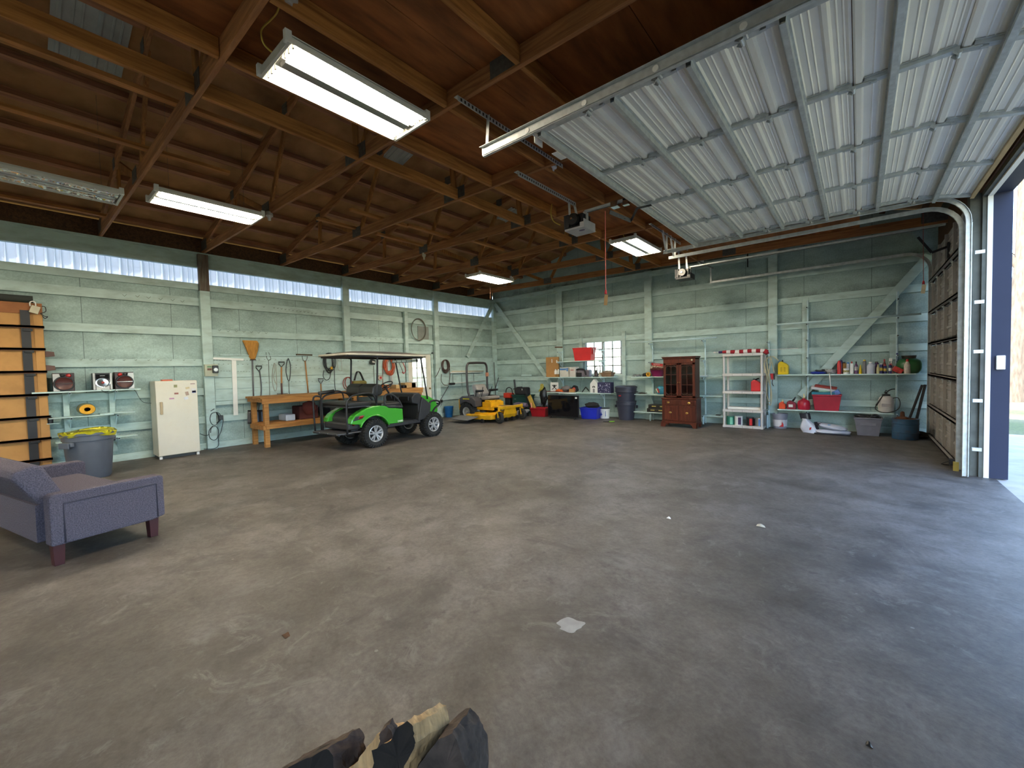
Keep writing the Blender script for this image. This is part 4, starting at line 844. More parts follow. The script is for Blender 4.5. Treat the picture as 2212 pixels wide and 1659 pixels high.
# broom stood on its handle
t, c = tubeL('straw_broom', 'upside down straw broom leaning above the workbench', 'broom', [('handle', [(545, 775), (548, 868)], .016, mat('grey painted handle', (0.12, 0.12, 0.13), 0.4))])
q = [onx(*s, XT)-c for s in ((541, 776), (551, 776), (557, 757), (559, 742), (555, 736), (523, 735), (528, 745), (536, 765))]
MB().prism([(v.y, v.z) for v in q], -.03, .03, 'X').build('bristles', M_STRAW, t, bevel=.02); MB().box((0, .01, -.02), (.06, .10, .02)).build('binding', mat('dark twine', (0.08, 0.04, 0.02), 0.8), t)
def dhandle(px, py, w, h, X, m): return [(px-w/2, py), (px+w/2, py), (px+w/2*.9, py+h*.35), (px, py+h), (px-w/2*.9, py+h*.35), (px-w/2, py)]
def dtool(name, label, gx, gy, end, mshaft, mgrip=None, w=13, h=11, r=.013, cat='shovel', low=None):
    c = onx(gx, gy, XT+.02); t = thing(name, label, cat, c, group=None)
    pts = [onx(*q, XT+.02)-c for q in dhandle(gx, gy, w, h, XT, None)]; MB().tube(pts[:-1], .011, 8, closed=True).build('grip', mgrip or M_BLACK, t, smooth=True)
    mid = [onx(*q, XT+.02)-c for q in ([(gx, gy+h)] + end)]; MB().tube(mid, r, 8, smooth=3 if len(mid) > 2 else 0).build('shaft', mshaft, t, smooth=True); return t, c
M_HICK = wood('hickory handle', (0.28, 0.12, 0.04), (0.55, 0.28, 0.10), 'Z'); M_OLDH = mat('grey steel shaft', (0.08, 0.08, 0.09), 0.4, .5)
t, c = dtool('snow_shovel', 'black snow shovel with D grip, blade hanging under the workbench end', 559, 790.5, [(561, 803), (564, 830), (564, 852), (559, 880), (558, 890)], M_OLDH)
q = [onx(*s, XT)-c for s in ((534, 886), (577, 885), (578, 912), (532, 915))]
MB().grid(lambda u, v: q[0].lerp(q[1], u).lerp(q[3].lerp(q[2], u), v) + Vector((.03+.06*math.sin(u*PI)*0+.05*math.cos((u-.5)*PI*6)*.15+.05*v, 0, 0)), 24, 6).build('blade', mat('black ribbed blade', (0.03, 0.03, 0.035), 0.25), t, smooth=True).modifiers.new('s', 'SOLIDIFY').thickness = .006
tubeL('roasting_fork', 'thin two pronged steel fork hanging on the board', 'fork', [('shaft', [(580, 778), (583, 862)], .005, M_GUS), ('prongs', [(574.5, 761), (577, 775), (581, 778), (585, 775), (580.5, 761)], .005, M_GUS)])
tubeL('rope_hank', 'pale hank of thin rope between the fork and spade', 'rope', [('rope', [(592, 785), (589, 800), (588, 820), (591, 838), (595, 845), (598, 835), (597, 810), (596, 790), (592, 785), (594, 800), (591, 815), (597, 830)], .006, mat('pale grey rope', (0.35, 0.33, 0.29), 0.9))])
t, c = dtool('garden_spade', 'spade with black D grip and wooden shaft standing behind the bench', 608, 782, [(608, 812), (609, 848)], M_HICK, r=.016)
MB().tube([onx(608, 828, XT+.02)-c, onx(609, 852, XT+.02)-c], .02, 8).build('socket', mat('dark red socket', (0.09, 0.04, 0.04), 0.5), t, smooth=True); a = onx(599, 851, XT+.04)-c; d = onx(621, 850, XT+.04)-c; MB().bar(a, d, .05, .012).build('tread', M_RUST, t)
tubeL('bow_strap', 'black folded strap hanging on a nail right of the spade', 'strap', [('strap', [(623, 774), (619, 785), (618, 805), (624, 824), (627, 808), (627, 788), (623, 774)], .009, M_CORD), ('cord', [(624, 824), (625, 851)], .006, M_GUS)])
t, c = tubeL('push_squeegee', 'long wooden handled push broom with its wide head up', 'broom', [('handle', [(659, 779), (666, 850)], .015, M_HICK), ('fork', [(653, 769), (654, 776), (659, 781), (663, 776), (664, 769)], .007, M_OLDH)])
a = onx(640, 766, XT)-c; d = onx(674, 767, XT)-c; MB().bar(a, d, .05, .035).build('head', mat('brown bristle head', (0.08, 0.06, 0.035), 0.9), t, bevel=.005)
t, c = dtool('round_shovel', 'shovel with grey D grip and orange shaft just left of the cart roof', 693, 818, [(694, 846)], M_HICK, mgrip=M_OLDH, w=11, h=11, r=.014)
MB().tube([onx(694, 850, XT+.02)-c, onx(695, 880, XT+.02)-c], .012, 8).build('lower_shaft', M_OLDH, t)
p = onx(695, 885, XT+.02)-c; MB().lathe([(.0, -.16), (.07, -.11), (.10, 0), (.09, .07), (.03, .10), (0, .10)], p, 16, sx=.25).build('blade', M_OLDH, t, smooth=True)
# coils behind the cart
t = loopcoil('black_cord_hank', 'black cord hank with yellow plug hanging left of the cart roof post', 'cord', 711, 785, XT+.03, .15, .26, 8, .009, M_CORD, 3, extra=([(700, 800), (698, 812), (704, 821), (712, 817), (715, 800)], [(722, 790), (723, 830), (726, 848)]))
MB().box(onx(716, 795, XT+.09)-t.location, (.04, .05, .07)).build('yellow_plug', mat('yellow rubber', (0.65, 0.35, 0.02), 0.5), t, bevel=.01)
tubeL('wire_hanger', 'small bent wire loop on the board behind the cart roof', 'wire', [('wire', [(729, 775), (731, 798), (737, 801), (739, 798), (737, 776)], .005, M_SILV)])
c = onx(805, 782, XT+.05); t = thing('work_light', 'small black work light hanging behind the cart', 'lamp', c); MB().box((0, 0, 0), (.09, .13, .13), rot=(R(-15), 0, 0)).build('head', M_BLACK, t, bevel=.015); MB().box((.048, 0, .0), (.01, .08, .04), rot=(R(-15), 0, 0)).build('lens', M_SILV, t)
t = loopcoil('orange_cord_hank', 'thick orange extension cord hank with white tube, behind the steering wheel', 'cord', 841, 793, XT+.03, .19, .24, 13, .008, M_ORC, 5)
for dx in (0, .04): MB().bar(onx(844, 812, XT+.06)-t.location+Vector((0, dx, 0)), onx(845, 831, XT+.06)-t.location+Vector((0, dx, 0)), .02, .03).build('white_tube', M_SILV, t)
tubeL('bow_saw', 'red bow saw hanging right of the orange cord', 'saw', [('frame', [(869, 782), (872, 787), (876, 800), (872, 807), (869, 803)], .009, M_RED), ('blade', [(862, 784), (872, 806)], .006, M_OLDH)])
c = onx(776, 828, XT+.06); t = thing('tool_bag', 'olive canvas bag with long black handles hanging above the bench', 'bag', c); M_OLIVE = mat('olive canvas', (0.17, 0.14, 0.035), 0.85)
MB().box((0, 0, 0), (.14, .40, .14)).build('bag', M_OLIVE, t, bevel=.05)
for dx in (0, .05): MB().tube([onx(*q, XT+.1)-c+Vector((dx-.04, 0, 0)) for q in ((766, 822), (771, 805), (775, 803), (779, 806), (786, 822))], .012, 8, smooth=3).build('handle', M_BLACK, t, smooth=True)
loopcoil('red_hose_coil', 'red and black hose coil leaning above the bench by the cart seat', 'hose', 752, 829, XT+.04, .13, .17, 3, .010, mat('dark red hose', (0.25, 0.04, 0.03), 0.5), 6)
t, c = tubeL('walking_cane', 'thin hooked cane hanging left of the orange cord', 'cane', [('cane', [(824, 775), (827, 773), (829, 777), (827, 786), (827, 838)], .009, mat('reddish cane', (0.25, 0.10, 0.07), 0.5))])
c = onx(821, 816, XT+.04); t = thing('cord_reel', 'small round reel on the board behind the cart post', 'reel', c); MB().lathe([(.0, .03), (.05, .03), (.075, .03), (.075, -.03), (0, -.03)], (0, 0, 0), 20, rot=(0, PI/2, 0)).build('reel', mat('beige reel', (0.4, 0.33, 0.27), 0.5), t, smooth=40); MB().lathe([(.0, .036), (.03, .036), (.03, .03)], (0, 0, 0), 16, rot=(0, PI/2, 0)).build('hub', M_RED, t)
tubeL('wall_conduit', 'thin grey conduit dropping from the work light to the bench', 'pipe', [('conduit', [(807, 790), (809, 830), (810, 850)], .006, M_GUS)], X=XT)
# hoop and notice board over the door
c = onx(904, 712, LX+.07); t = thing('wire_hoop', 'large coil of grey wire hung over the white door', 'wire', c)
b = MB()
for k in range(4): b.tube([(.008*k, (.26+.008*(k % 2))*math.sin(2*PI*i/40), (.305+.01*k)*math.cos(2*PI*i/40)) for i in range(40)], .006, 6, closed=True)
b.build('hoop', mat('grey coated wire', (0.13, 0.12, 0.10), 0.5), t, smooth=True)
MB().bx((LX+.001, 7.95, 2.35), (LX+.02, 8.36, 2.86)).build('patch_board', mat('grey patch board', (0.22, 0.24, 0.22), 0.8), wl)

# right hand tool board with hose and pipes
pb2 = plankboard('tool_board', 'pale blue board with hose and pipes, right of the white door', 8.74, 11.22, [1.915, 1.62, 1.30, .965])
loopcoil('air_hose', 'dark brown hose coil hung right of the white door', 'hose', 962, 792, XT+.03, .17, .22, 9, .010, M_HOSE, 8, extra=([(954, 808), (953, 822), (959, 831), (967, 832)], [(951, 794), (945, 808), (940, 815)], [(971, 790), (972, 810), (970, 832)]))
def pipeL(a, b_, r, m, name, label, X=XT+.03): pa = onx(*a, X); pc = onx(*b_, X); return tag(MB().tube([pa, pc], r, 10).build(name, m, smooth=True), label, 'pipe')
pipeL((976, 802.5), (1044, 801.5), .022, M_CREAM, 'white_pipe', 'upper of the two cream pipes on the right tool board'); pipeL((972, 805), (1043, 804), .020, M_WHITE, 'white_pipe', 'lower cream pipe just under its twin on the tool board')
pipeL((968, 829), (1048, 822.5), .014, M_SILV, 'steel_rod', 'grey rod slanting across the right tool board')
t, c = tubeL('shelf_rack', 'black wire rack under the cream pipes', 'rack', [('rail', [(978, 808), (1037, 806)], .006, M_BLKMET), ('drop', [(997, 808), (998, 833)], .005, M_BLKMET), ('drop', [(1023, 807), (1024, 824)], .005, M_BLKMET), ('drop', [(978, 808), (979, 830)], .005, M_BLKMET)])
t, c = tubeL('string_trimmer', 'long black trimmer leaning below the hose on the blue wall', 'tool', [('shaft', [(969, 834), (948, 870)], .012, M_OLDH)], X=XT+.05); MB().box(onx(977, 829, XT+.1)-c, (.1, .18, .07)).build('engine', M_BLACK, t, bevel=.02)
c = onx(949, 865, LX+.06); t = thing('wall_outlet', 'wall outlet with black plug left of the blue bucket', 'outlet', c); MB().bx((-.01, -.06, -.09), (.04, .06, .09)).build('plate', M_WHITE, t, bevel=.005); MB().box((.07, .02, -.02), (.06, .08, .09)).build('plug', M_BLACK, t, bevel=.01); MB().tube([(.07, .04, -.05), (.06, -.02, -.2), (.05, -.1, -.33)], .012, 8, smooth=3).build('cord', M_BLACK, t, smooth=True)
p = FL(960, 900); t = thing('blue_bucket', 'blue plastic bucket on the floor behind the cart front wheel', 'bucket', (p.x+.22, p.y, 0)); M_BLUE = mat('bright blue plastic', (0.01, 0.13, 0.42), 0.35)
MB().lathe([(.0, 0), (.115, 0), (.145, .30), (.152, .30), (.152, .345), (.14, .345), (.11, .02), (0, .02)], (0, 0, 0), 28).build('bucket', M_BLUE, t, smooth=35); MB().tube([(.15*math.cos(a), .15*math.sin(a), .31-.13*math.sin(a)) for a in [PI*k/10 for k in range(11)]], .003, 6).build('handle', M_GUS, t)
c = onx(1060, 870, XT+.03)
tag(MB().tube([(LX+.2, BY-.18, 0), (LX+.13, BY-.16, 1.75)], .012, 8).tube([(LX+.25, BY-.25, 0), (LX+.20, BY-.2, .8), (LX+.3, BY-.12, 1.2)], .014, 8).build('fishing_rods', M_OLDH), 'thin dark poles standing in the far left corner', 'pole')

# ---------------------------------------------------------------- workbench
M_BENCH = wood('bench top wood', (0.26, 0.11, 0.03), (0.52, 0.26, 0.08), 'Y')
t = thing('workbench', 'long rough wooden workbench behind the golf cart', 'workbench', (0, 0, 0)); bx0, bx1 = LX+.115, -9.34
for i in range(4): xa = bx0+(bx1-bx0)*i/4; MB().bx((xa+.002, 3.22, 1.0), (xa+(bx1-bx0)/4-.002, 7.35, 1.04)).build('top_plank', M_BENCH, t, bevel=.003)
MB().bx((bx1-.03, 3.25, .90), (bx1+.002, 7.33, 1.0)).build('front_rail', M_BENCH, t, bevel=.003); MB().bx((bx0+.02, 3.25, .93), (bx1-.03, 3.29, 1.0)).build('end_rail', M_BENCH, t, bevel=.003)
for y in (3.33, 5.3, 7.25):
    for x in (bx1-.05, bx0+.14): MB().bx((x-.045, y-.045, 0), (x+.045, y+.045, 1.0)).build('leg', M_BENCH, t, bevel=.004)
    MB().bx((bx0+.1, y-.075, .36), (bx1, y-.045, .45)).build('cross_rail', M_BENCH, t, bevel=.003)
MB().bx((bx0+.1, 3.28, .45), (bx1-.0, 7.3, .475)).build('lower_shelf', M_BENCH, t, bevel=.003); MB().bx((bx1-.005, 3.3, .38), (bx1+.022, 7.3, .475)).build('lower_rail', M_BENCH, t, bevel=.003)
rnd = random.Random(8)
M_CRATE = mat('pale raw wood', (0.50, 0.32, 0.14), 0.7)
for i, (px, py, w, h, m, nm, lb, ct) in enumerate(((829, 848, .16, .12, mat('orange toolbox plastic', (0.6, 0.17, 0.03), 0.5), 'toolbox', 'orange red toolbox on the bench behind the cart seat', 'toolbox'), (880, 846, .36, .14, M_CRATE, 'wooden_box', 'pale wooden box on the bench behind the dashboard', 'box'), (905, 845, .18, .16, M_WHITE, 'white_box', 'white box on the bench in front of the door window', 'box'), (868, 843, .12, .08, M_BLACK, 'dark_box', 'small black box on the bench by the windscreen post', 'box'), (853, 846, .12, .10, M_CRATE, 'wooden_block', 'small wooden block on the bench behind the steering wheel', 'block'))):
    p = onx(px, py, -9.75); p.y = min(p.y, 7.24); tag(MB().bx((-9.9, p.y-w/2, 1.041), (-9.6, p.y+w/2, 1.04+h)).build(nm, m, bevel=.005), lb, ct)
p = onx(762, 868, -9.5); 
for i, (y, w, h, m, lb) in enumerate(((4.95, .3, .2, M_BLACK, 'black crate on the lower bench shelf behind the cart seat'), (5.45, .22, .26, mat('yellow box', (0.6, 0.42, 0.08), .6), 'yellow box on the lower bench shelf'), (4.3, .42, .30, mat('dark red fabric', (0.06, 0.012, 0.012), .9), 'dark red bundle on the lower bench shelf'), (3.9, .2, .14, mat('white blue box', (0.5, 0.6, 0.75), .5), 'white and blue box on the lower bench shelf'))):
    tag(MB().bx((-10.0, y-w/2, .476), (-9.6, y+w/2, .475+h)).build('storage_box', m, bevel=.02), lb, 'box')
c = onx(668, 880, -9.6); t = thing('net_bag', 'dark red mesh bag hanging below the bench top', 'bag', (-9.62, c.y, .88)); MB().lathe([(0, -.32), (.09, -.30), (.16, -.18), (.13, -.04), (.03, .0), (.0, .02)], (0, 0, 0), 16, sx=.6).jitter(.015, 3).build('bag', mat('dark red mesh', (0.12, 0.025, 0.02), 0.9), t, smooth=True); MB().tube([(0, 0, 0), (0, 0, .10)], .004, 6).build('string', M_BLACK, t)
# black board with white marks on the floor behind cart
# ================================================================== things along the back wall
YF = BY-.42                                              # front edge of the wall shelves
def zat(px, py, Y=YF): return ony(px, py, Y).z
def xat(px, py, Y=YF): return ony(px, py, Y).x
def shelf_board(label, pxa, pya, pxb, pyb, d=.30, Y=YF, th=.024):
    a = ony(pxa, pya, Y); c = ony(pxb, pyb, Y); z = (a.z+c.z)/2
    tag(MB().bx((a.x, Y, z-th), (c.x, Y+d, z)).build('shelf_board', M_SHELF, bevel=.003), label, 'shelf', 'pale blue boards on the back wall brackets'); return z
def upr(label, px, py, z0, z1, zs, foot=None, L=.30, r=.016):
    x = ony(px, py, BY-.16).x; t = thing('bracket_post', label, 'shelf bracket', (x, BY-.16, z0), group='pale blue pipe brackets on the back wall'); MB().tube([(0, 0, 0), (0, 0, z1-z0)], r, 10).build('pipe', M_PIPE, t, smooth=40)
    for z in zs: bracket(t, 0, .02, z-.024-z0, L, 'Y')
    if foot: MB().tube([(0, -.22, -z0), (0, -.22, foot-z0)], .022, 10).build('foot_post', M_PIPE, t, smooth=True)
    return x
# --- shelf unit by the window
ZH = shelf_board('top pale blue board by the window, carrying the bright red bin', 1204, 780, 1300, 778.5); ZM = shelf_board('left board of the middle level, carrying cardboard and boxes', 1174, 814.5, 1262, 814.5)
shelf_board('right board of the middle level, below the window panes', 1264, 814.5, 1325, 813.5); ZL = shelf_board('long board above the black television', 1171, 846, 1320, 850)
for lb, px, z0, z1 in (('pipe bracket left of the window, beside the cardboard sheet', 1215, .62, 2.02), ('pipe bracket standing in front of the window', 1304, .30, 2.2)): upr(lb, px, 770, z0, z1, (ZH, ZM, ZL, 2.02))
t = thing('bracket_sleeve', 'rusty sleeve at the top of the left window bracket', 'sleeve', (0, 0, 0))
MB().tube([ony(1199, 750, YF), ony(1215, 750, BY-.15)], .018, 10).build('bracket_sleeve', mat('rusty steel', (0.14, 0.06, 0.03), 0.7), t)
def bbox(name, label, cat, px0, px1, ytop, z, m, d=.22, Y=None, bev=.006, grp=None, parts=None):
    """box standing on z between two pixel columns, top at pixel row ytop"""
    Y = YF+.02 if Y is None else Y
    a = ony(px0, ytop, Y); c = ony(px1, ytop, Y); w = c.x-a.x; h = a.z-z
    t = thing(name, label, cat, ((a.x+c.x)/2, Y, z), group=grp); MB().bx((-w/2, 0, 0), (w/2, d, h)).build('body', m, t, bevel=bev)
    return t, w, h
def bin_(name, label, cat, px0, px1, ytop, z, m, d=.30, Y=None, taper=.84, loc=None, w=None, h=None, rz=0):
    if loc is None:
        Y = YF+.01 if Y is None else Y; a = ony(px0, ytop, Y); c = ony(px1, ytop, Y); w = c.x-a.x; h = a.z-z; loc = ((a.x+c.x)/2, Y+d/2, z)
    t = thing(name, label, cat, loc, rz=rz)
    b = MB(); k = taper
    def ring(f, z, e=0): return [b.bm.verts.new((sx*(w/2*f+e), sy*(d/2*f+e), z)) for sx, sy in ((-1, -1), (1, -1), (1, 1), (-1, 1))]
    R_ = [ring(k, 0), ring(1, h-.03), ring(1, h-.03, .012), ring(1, h, .012), ring(1, h, -.006), ring(k, .01, -.008)]
    for A, B in zip(R_, R_[1:]):
        for i in range(4): b.bm.faces.new([A[i], A[(i+1) % 4], B[(i+1) % 4], B[i]])
    b.bm.faces.new(R_[0][::-1]); b.bm.faces.new(R_[-1]); b.build('tub', m, t, bevel=.010); return t, w, h
t, w, h = bin_('storage_bin', 'bright red plastic bin on the top shelf by the window', 'bin', 1237, 1277, 752, ZH, M_RED)
MB().bx((w/2*.97, -.06, h*.45), (w/2+.012, .06, h*.82)).build('handle', M_RED, t, bevel=.006); MB().bx((w/2*.98, -.03, h*.5), (w/2+.016, -.01, h*.9)).build('white_sticker', M_WHITE, t)
M_CARD = mat('brown cardboard', (0.38, 0.20, 0.07), 0.85, var=0.08, dirt=(0.25, 0.12, 0.05), damt=0.3)
t, w, h = bbox('cardboard_sheet', 'tall brown cardboard sheet standing at the left of the shelf', 'cardboard', 1179, 1206, 772, ZM, M_CARD, d=.05, Y=YF+.12)
MB().bx((-.02, -.004, h*.72), (.01, 0, h*.9)).build('white_label', M_WHITE, t); MB().bx((.16, -.004, h*.70), (.20, 0, h*.84)).build('white_label', M_WHITE, t); MB().bx((-.1, -.12, 0), (.2, 0, .09)).build('flap', M_CARD, t)
def jug(name, label, px, z, h, w, m, cap, Y=None, d=None, cat='jug', handle=True, grp=None):
    Y = YF+.06 if Y is None else Y; x = ony(px, 800, Y).x; t = thing(name, label, cat, (x, Y, z), group=grp); d = d or w*.8
    b = MB().lathe([(0, 0), (.46, 0), (.5, .04), (.5, .62), (.42, .76), (.18, .88), (.18, .93), (0, .93)], (0, 0, 0), 20)
    for v in b.bm.verts: v.co = Vector((v.co.x*w, v.co.y*d, v.co.z*h))
    b.build('jug', m, t, smooth=40); MB().lathe([(0, 0), (.22*w, 0), (.20*w, .09*h), (0, .09*h)], (0, 0, .92*h), 14).build('cap', cap, t, smooth=40)
    if handle: MB().tube([(.12*w, 0, .86*h), (.40*w, 0, .88*h), (.47*w, 0, .76*h), (.44*w, 0, .62*h)], .05*w, 8, smooth=3).build('handle', m, t, smooth=True)
    return t
jug('bleach_jug', 'small white jug standing in front of the cardboard sheet', 1200, ZM+.09, .16, .09, M_WHITE, M_WHITE, Y=YF+.07, grp=None)
jug('bleach_jug', 'second white jug, tucked against the white and blue box', 1206, ZM+.09, .16, .08, M_WHITE, M_WHITE, Y=YF+.11)
t, w, h = bbox('product_box', 'white and blue cardboard box beside the white jugs', 'box', 1209, 1227, 794, ZM, mat('off white card', (0.62, 0.60, 0.54), 0.7)); MB().bx((-w/2+.002, -.003, h*.72), (w/2*.55, 0, h*.9)).build('blue_band', mat('blue print', (0.08, 0.22, 0.5), 0.6), t); MB().bx((w/2*.62, -.004, h*.6), (w/2*.98, 0, h*.95)).build('blue_band', mat('blue print', (0, 0, 0)), t)
t, w, h = bbox('product_box', 'second whitish box with small red print, right of the blue one', 'box', 1230, 1243, 794.5, ZM, mat('pinkish white card', (0.60, 0.56, 0.54), 0.7)); MB().bx((-w*.3, -.003, h*.7), (w*.2, 0, h*.78)).build('red_print', mat('red print', (0.4, 0.1, 0.1), 0.6), t)
bbox('white_board', 'white panel standing behind the two product boxes', 'board', 1222, 1250, 793, ZM, M_WHITE, d=.02, Y=YF+.25)
t, w, h = bbox('power_tool', 'grey and black power tool lying on the window shelf', 'tool', 1246, 1272, 799, ZM, mat('grey mauve plastic', (0.16, 0.14, 0.17), 0.5), d=.2, bev=.03); MB().tube([(-w/2, -.02, h), (-w/4, -.03, h*1.12), (w/6, -.03, h*1.0), (w*.3, -.03, .06)], .022, 8, smooth=3).build('hose', M_BLACK, t, smooth=True); MB().bx((-w/2, -.04, 0), (-w*.1, -.0, h*.6)).build('motor', M_BLACK, t, bevel=.01)
x = xat(1284, 800); t = thing('drill_pump', 'dark upright pump with a loop handle in front of the window', 'pump', (x, YF+.1, ZM)); MB().lathe([(0, 0), (.05, 0), (.055, .12), (.02, .16), (.02, .20), (0, .2)], (0, 0, 0), 16).build('body', mat('dark bronze', (0.07, 0.05, 0.05), 0.4, .4), t, smooth=40)
MB().tube([(-.03, 0, .12), (-.035, 0, .25), (0, 0, .31), (.03, 0, .25), (.03, 0, .14)], .01, 8, smooth=3).build('loop_handle', M_BLKMET, t, smooth=True); MB().tube([(.05, 0, .05), (.12, 0, .12), (.14, 0, .24), (.11, 0, .34)], .012, 8, smooth=3).build('spout', M_BLKMET, t, smooth=True); MB().bx((-.09, -.06, 0), (.12, .04, .03)).build('base', M_BLACK, t, bevel=.005)
x = xat(1293, 805); tag(MB().lathe([(0, 0), (.03, 0), (.036, .02), (.02, .07), (.03, .12), (0, .13)], (x, YF+.06, ZM), 12).build('ornament', M_CREAM, smooth=True), 'small cream and yellow ornament between pump and basket', 'ornament')
t, w, h = bin_('wicker_basket', 'brown wicker basket of rope at the right end of the window shelf', 'basket', 1297, 1320, 805, ZM, mat('wicker', (0.20, 0.12, 0.07), 0.85, var=0.5, scale=60, bump=0.6), d=.24); MB().blob((0, 0, h), (w*.42, .10, .05), 3, 3, .4, 5).build('rope', mat('rope', (0.30, 0.22, 0.17), 0.9, var=0.5, scale=50, bump=.6), t, smooth=True)
# lower shelf
t, w, h = bbox('white_sign', 'white card with a black crossed emblem on the lower shelf', 'sign', 1189, 1206, 826, ZL, M_WHITE, d=.012, Y=YF+.12, bev=0)
for s in (-1, 1): MB().bar((-s*w*.28, -.003, h*.25), (s*w*.28, -.003, h*.72), .004, .022, up=(0, 0, 1)).build('emblem', M_BLACK, t)
MB().prism([(-.05, h*.74), (.05, h*.74), (0, h*.5)], -.006, -.001, 'Y').build('emblem', M_BLACK, t)
tag(MB().blob((xat(1217, 836), YF+.14, ZL+.10), (.17, .11, .10), 4, 3, .12, 1.5, flat=.10).build('cushion', mat('grey canvas', (0.15, 0.14, 0.14), 0.9), smooth=True), 'grey canvas bag slumped on the lower shelf', 'bag')
tag(MB().blob((xat(1207, 842), YF+.05, ZL+.045), (.12, .05, .045), 7, 3, .5, 3, flat=.045).build('orange_strap', mat('bright orange strap', (0.75, 0.13, 0.02), 0.6), smooth=True), 'bright orange straps bundled in front of the grey bag', 'strap')
t = thing('backpack', 'black bag with a red patch on the lower shelf', 'bag', (xat(1236, 836), YF+.14, ZL)); MB().blob((0, 0, .10), (.13, .10, .10), 9, 3, .15, 2, flat=.10).build('body', M_BLACK, t, smooth=True); MB().blob((.02, -.08, .09), (.06, .03, .06), 3, 2, .2).build('red_patch', mat('coral red', (0.6, 0.07, 0.05), 0.6), t, smooth=True); MB().bx((-.01, -.11, .02), (.06, -.09, .05)).build('white_patch', M_WHITE, t)
bbox('cardboard_box', 'tiny cardboard box at the front edge of the lower shelf', 'box', 1229, 1240, 840, ZL, M_CARD, d=.08, Y=YF+.005)
t = thing('carpenter_square', 'black triangular frame leaning on the lower shelf', 'frame', (xat(1260, 840), YF+.15, ZL)); b = MB(); b.bar((-.13, 0, .01), (0, 0, .16), .02, .03, up=(0, 1, 0)); b.bar((0, 0, .16), (.10, 0, .05), .02, .03, up=(0, 1, 0)); b.build('frame', M_BLACK, t); MB().bar((.01, -.012, .165), (.06, -.012, .11), .004, .018, up=(0, 1, 0)).build('chrome_strip', M_CHROME, t)
tag(MB().bx((xat(1174, 845), YF+.01, ZL+.001), (xat(1230, 845), YF+.26, ZL+.018)).build('red_tray', mat('dark red tray', (0.16, 0.015, 0.015), 0.5), bevel=.004), 'flat dark red tray under the grey canvas bag', 'tray')
x0 = xat(1274, 840); x1 = xat(1290, 840); w = x1-x0; t = thing('house_lantern', 'white house shaped lantern on the lower shelf', 'lantern', ((x0+x1)/2, YF+.02, ZL)); hz = zat(1282, 819)-ZL
MB().prism([(-w/2, 0), (w/2, 0), (w/2, hz*.66), (0, hz), (-w/2, hz*.66)], 0, .16, 'Y').build('house', M_WHITE, t, bevel=.003); M_GREYW = mat('grey window paint', (0.25, 0.25, 0.25), .6)
for s in (-1, 1): MB().prism([(s*.008, hz*.38), (s*.045, hz*.38), (s*.045, hz*.45), (s*.008, hz*.53)], -.003, -.001, 'Y').build('window_hole', M_BLACK, t)
MB().bx((-.03, -.003, .01), (.03, -.001, hz*.3)).build('door_panel', M_GREYW, t)
t, w, h = bbox('lunch_bag', 'dark blue bag with white floral pattern at the right of the shelf', 'bag', 1290, 1319, 826, ZL, mat('dark floral cloth', (0.03, 0.03, 0.09), 0.7, var=.3), d=.2, bev=.015)
rnd = random.Random(5); b = MB()
for i in range(46): b.box((rnd.uniform(-w*.42, w*.42), -.002, rnd.uniform(.03, h*.9)), (rnd.uniform(.008, .022), .004, rnd.uniform(.008, .022)), rot=(0, rnd.random()*3, 0))
b.build('flower_print', mat('white and blue print', (0.45, 0.45, 0.6), 0.7, var=.5, scale=30), t)['kind'] = 'stuff'
tag(MB().tube([(xat(1207, 851), YF+.02, ZL-.035), (xat(1243, 853), YF+.02, ZL-.035)], .016, 10).build('tube_lamp', M_WHITE, smooth=True), 'white tube fixed under the lower shelf edge', 'tube')
# --- under the shelf
Y = 10.30; a = ony(1184, 903, Y); c = ony(1250, 903, Y); zt = ony(1217, 854, Y).z; w = c.x-a.x
t = thing('television', 'large black flat television standing on the floor under the shelf', 'television', ((a.x+c.x)/2, Y, 0)); MB().bx((-w/2, 0, .045), (w/2, .05, zt)).build('bezel', M_BLACK, t, bevel=.008); MB().bx((-w/2+.015, -.003, .075), (w/2-.015, .0, zt-.015)).build('screen', mat('glossy black screen', (0.006, 0.006, 0.008), 0.06), t)
for s in (-1, 1): MB().bx((s*w*.4-.02, -.06, 0), (s*w*.4+.02, .11, .012)).bx((s*w*.4-.012, .01, 0), (s*w*.4+.012, .03, .06)).build('foot', M_BLACK, t)
MB().bx((w*.40, -.005, zt-.09), (w*.46, -.003, zt-.04)).build('sticker', M_WHITE, t); MB().lathe([(0, 0), (.2, 0), (.2, .05), (0, .05)], (0, .0, 0), 4, rot=None, sx=.0).bm.free() if False else None
t, w, h = bin_('storage_tote', 'royal blue plastic tote beside the television', 'tote', 0, 0, 0, 0, mat('royal blue plastic', (0.012, 0.025, 0.42), 0.35), loc=(-5.98, 10.72, 0), w=.52, d=.38, h=.33, rz=.15)
tag(MB().blob((-5.93, 10.72, .385), (.22, .14, .09), 12, 3, .15, 2).build('black_bag', mat('black cloth', (0.012, 0.012, 0.014), 0.9), smooth=True), 'black soft bag lying on the blue tote', 'bag')
p = onz(1303, 904, 0); t = thing('white_bucket', 'white bucket with blue lettering beside the blue tote', 'bucket', (p.x, p.y+.10, 0)); hh = zat(1303, 882, p.y+.1)
MB().lathe([(0, 0), (.125, 0), (.145, hh-.03), (.152, hh-.03), (.152, hh), (.14, hh), (.12, .02), (0, .02)], (0, 0, 0), 28).build('bucket', M_WHITE, t, smooth=35); MB().lathe([(.153, hh-.004), (.153, hh+.012), (0, hh+.012), (0, hh-.004)], (0, 0, 0), 28).build('lid', M_BLACK, t, smooth=35)
M_BLT = mat('blue ink', (0.02, 0.05, 0.35), 0.5)
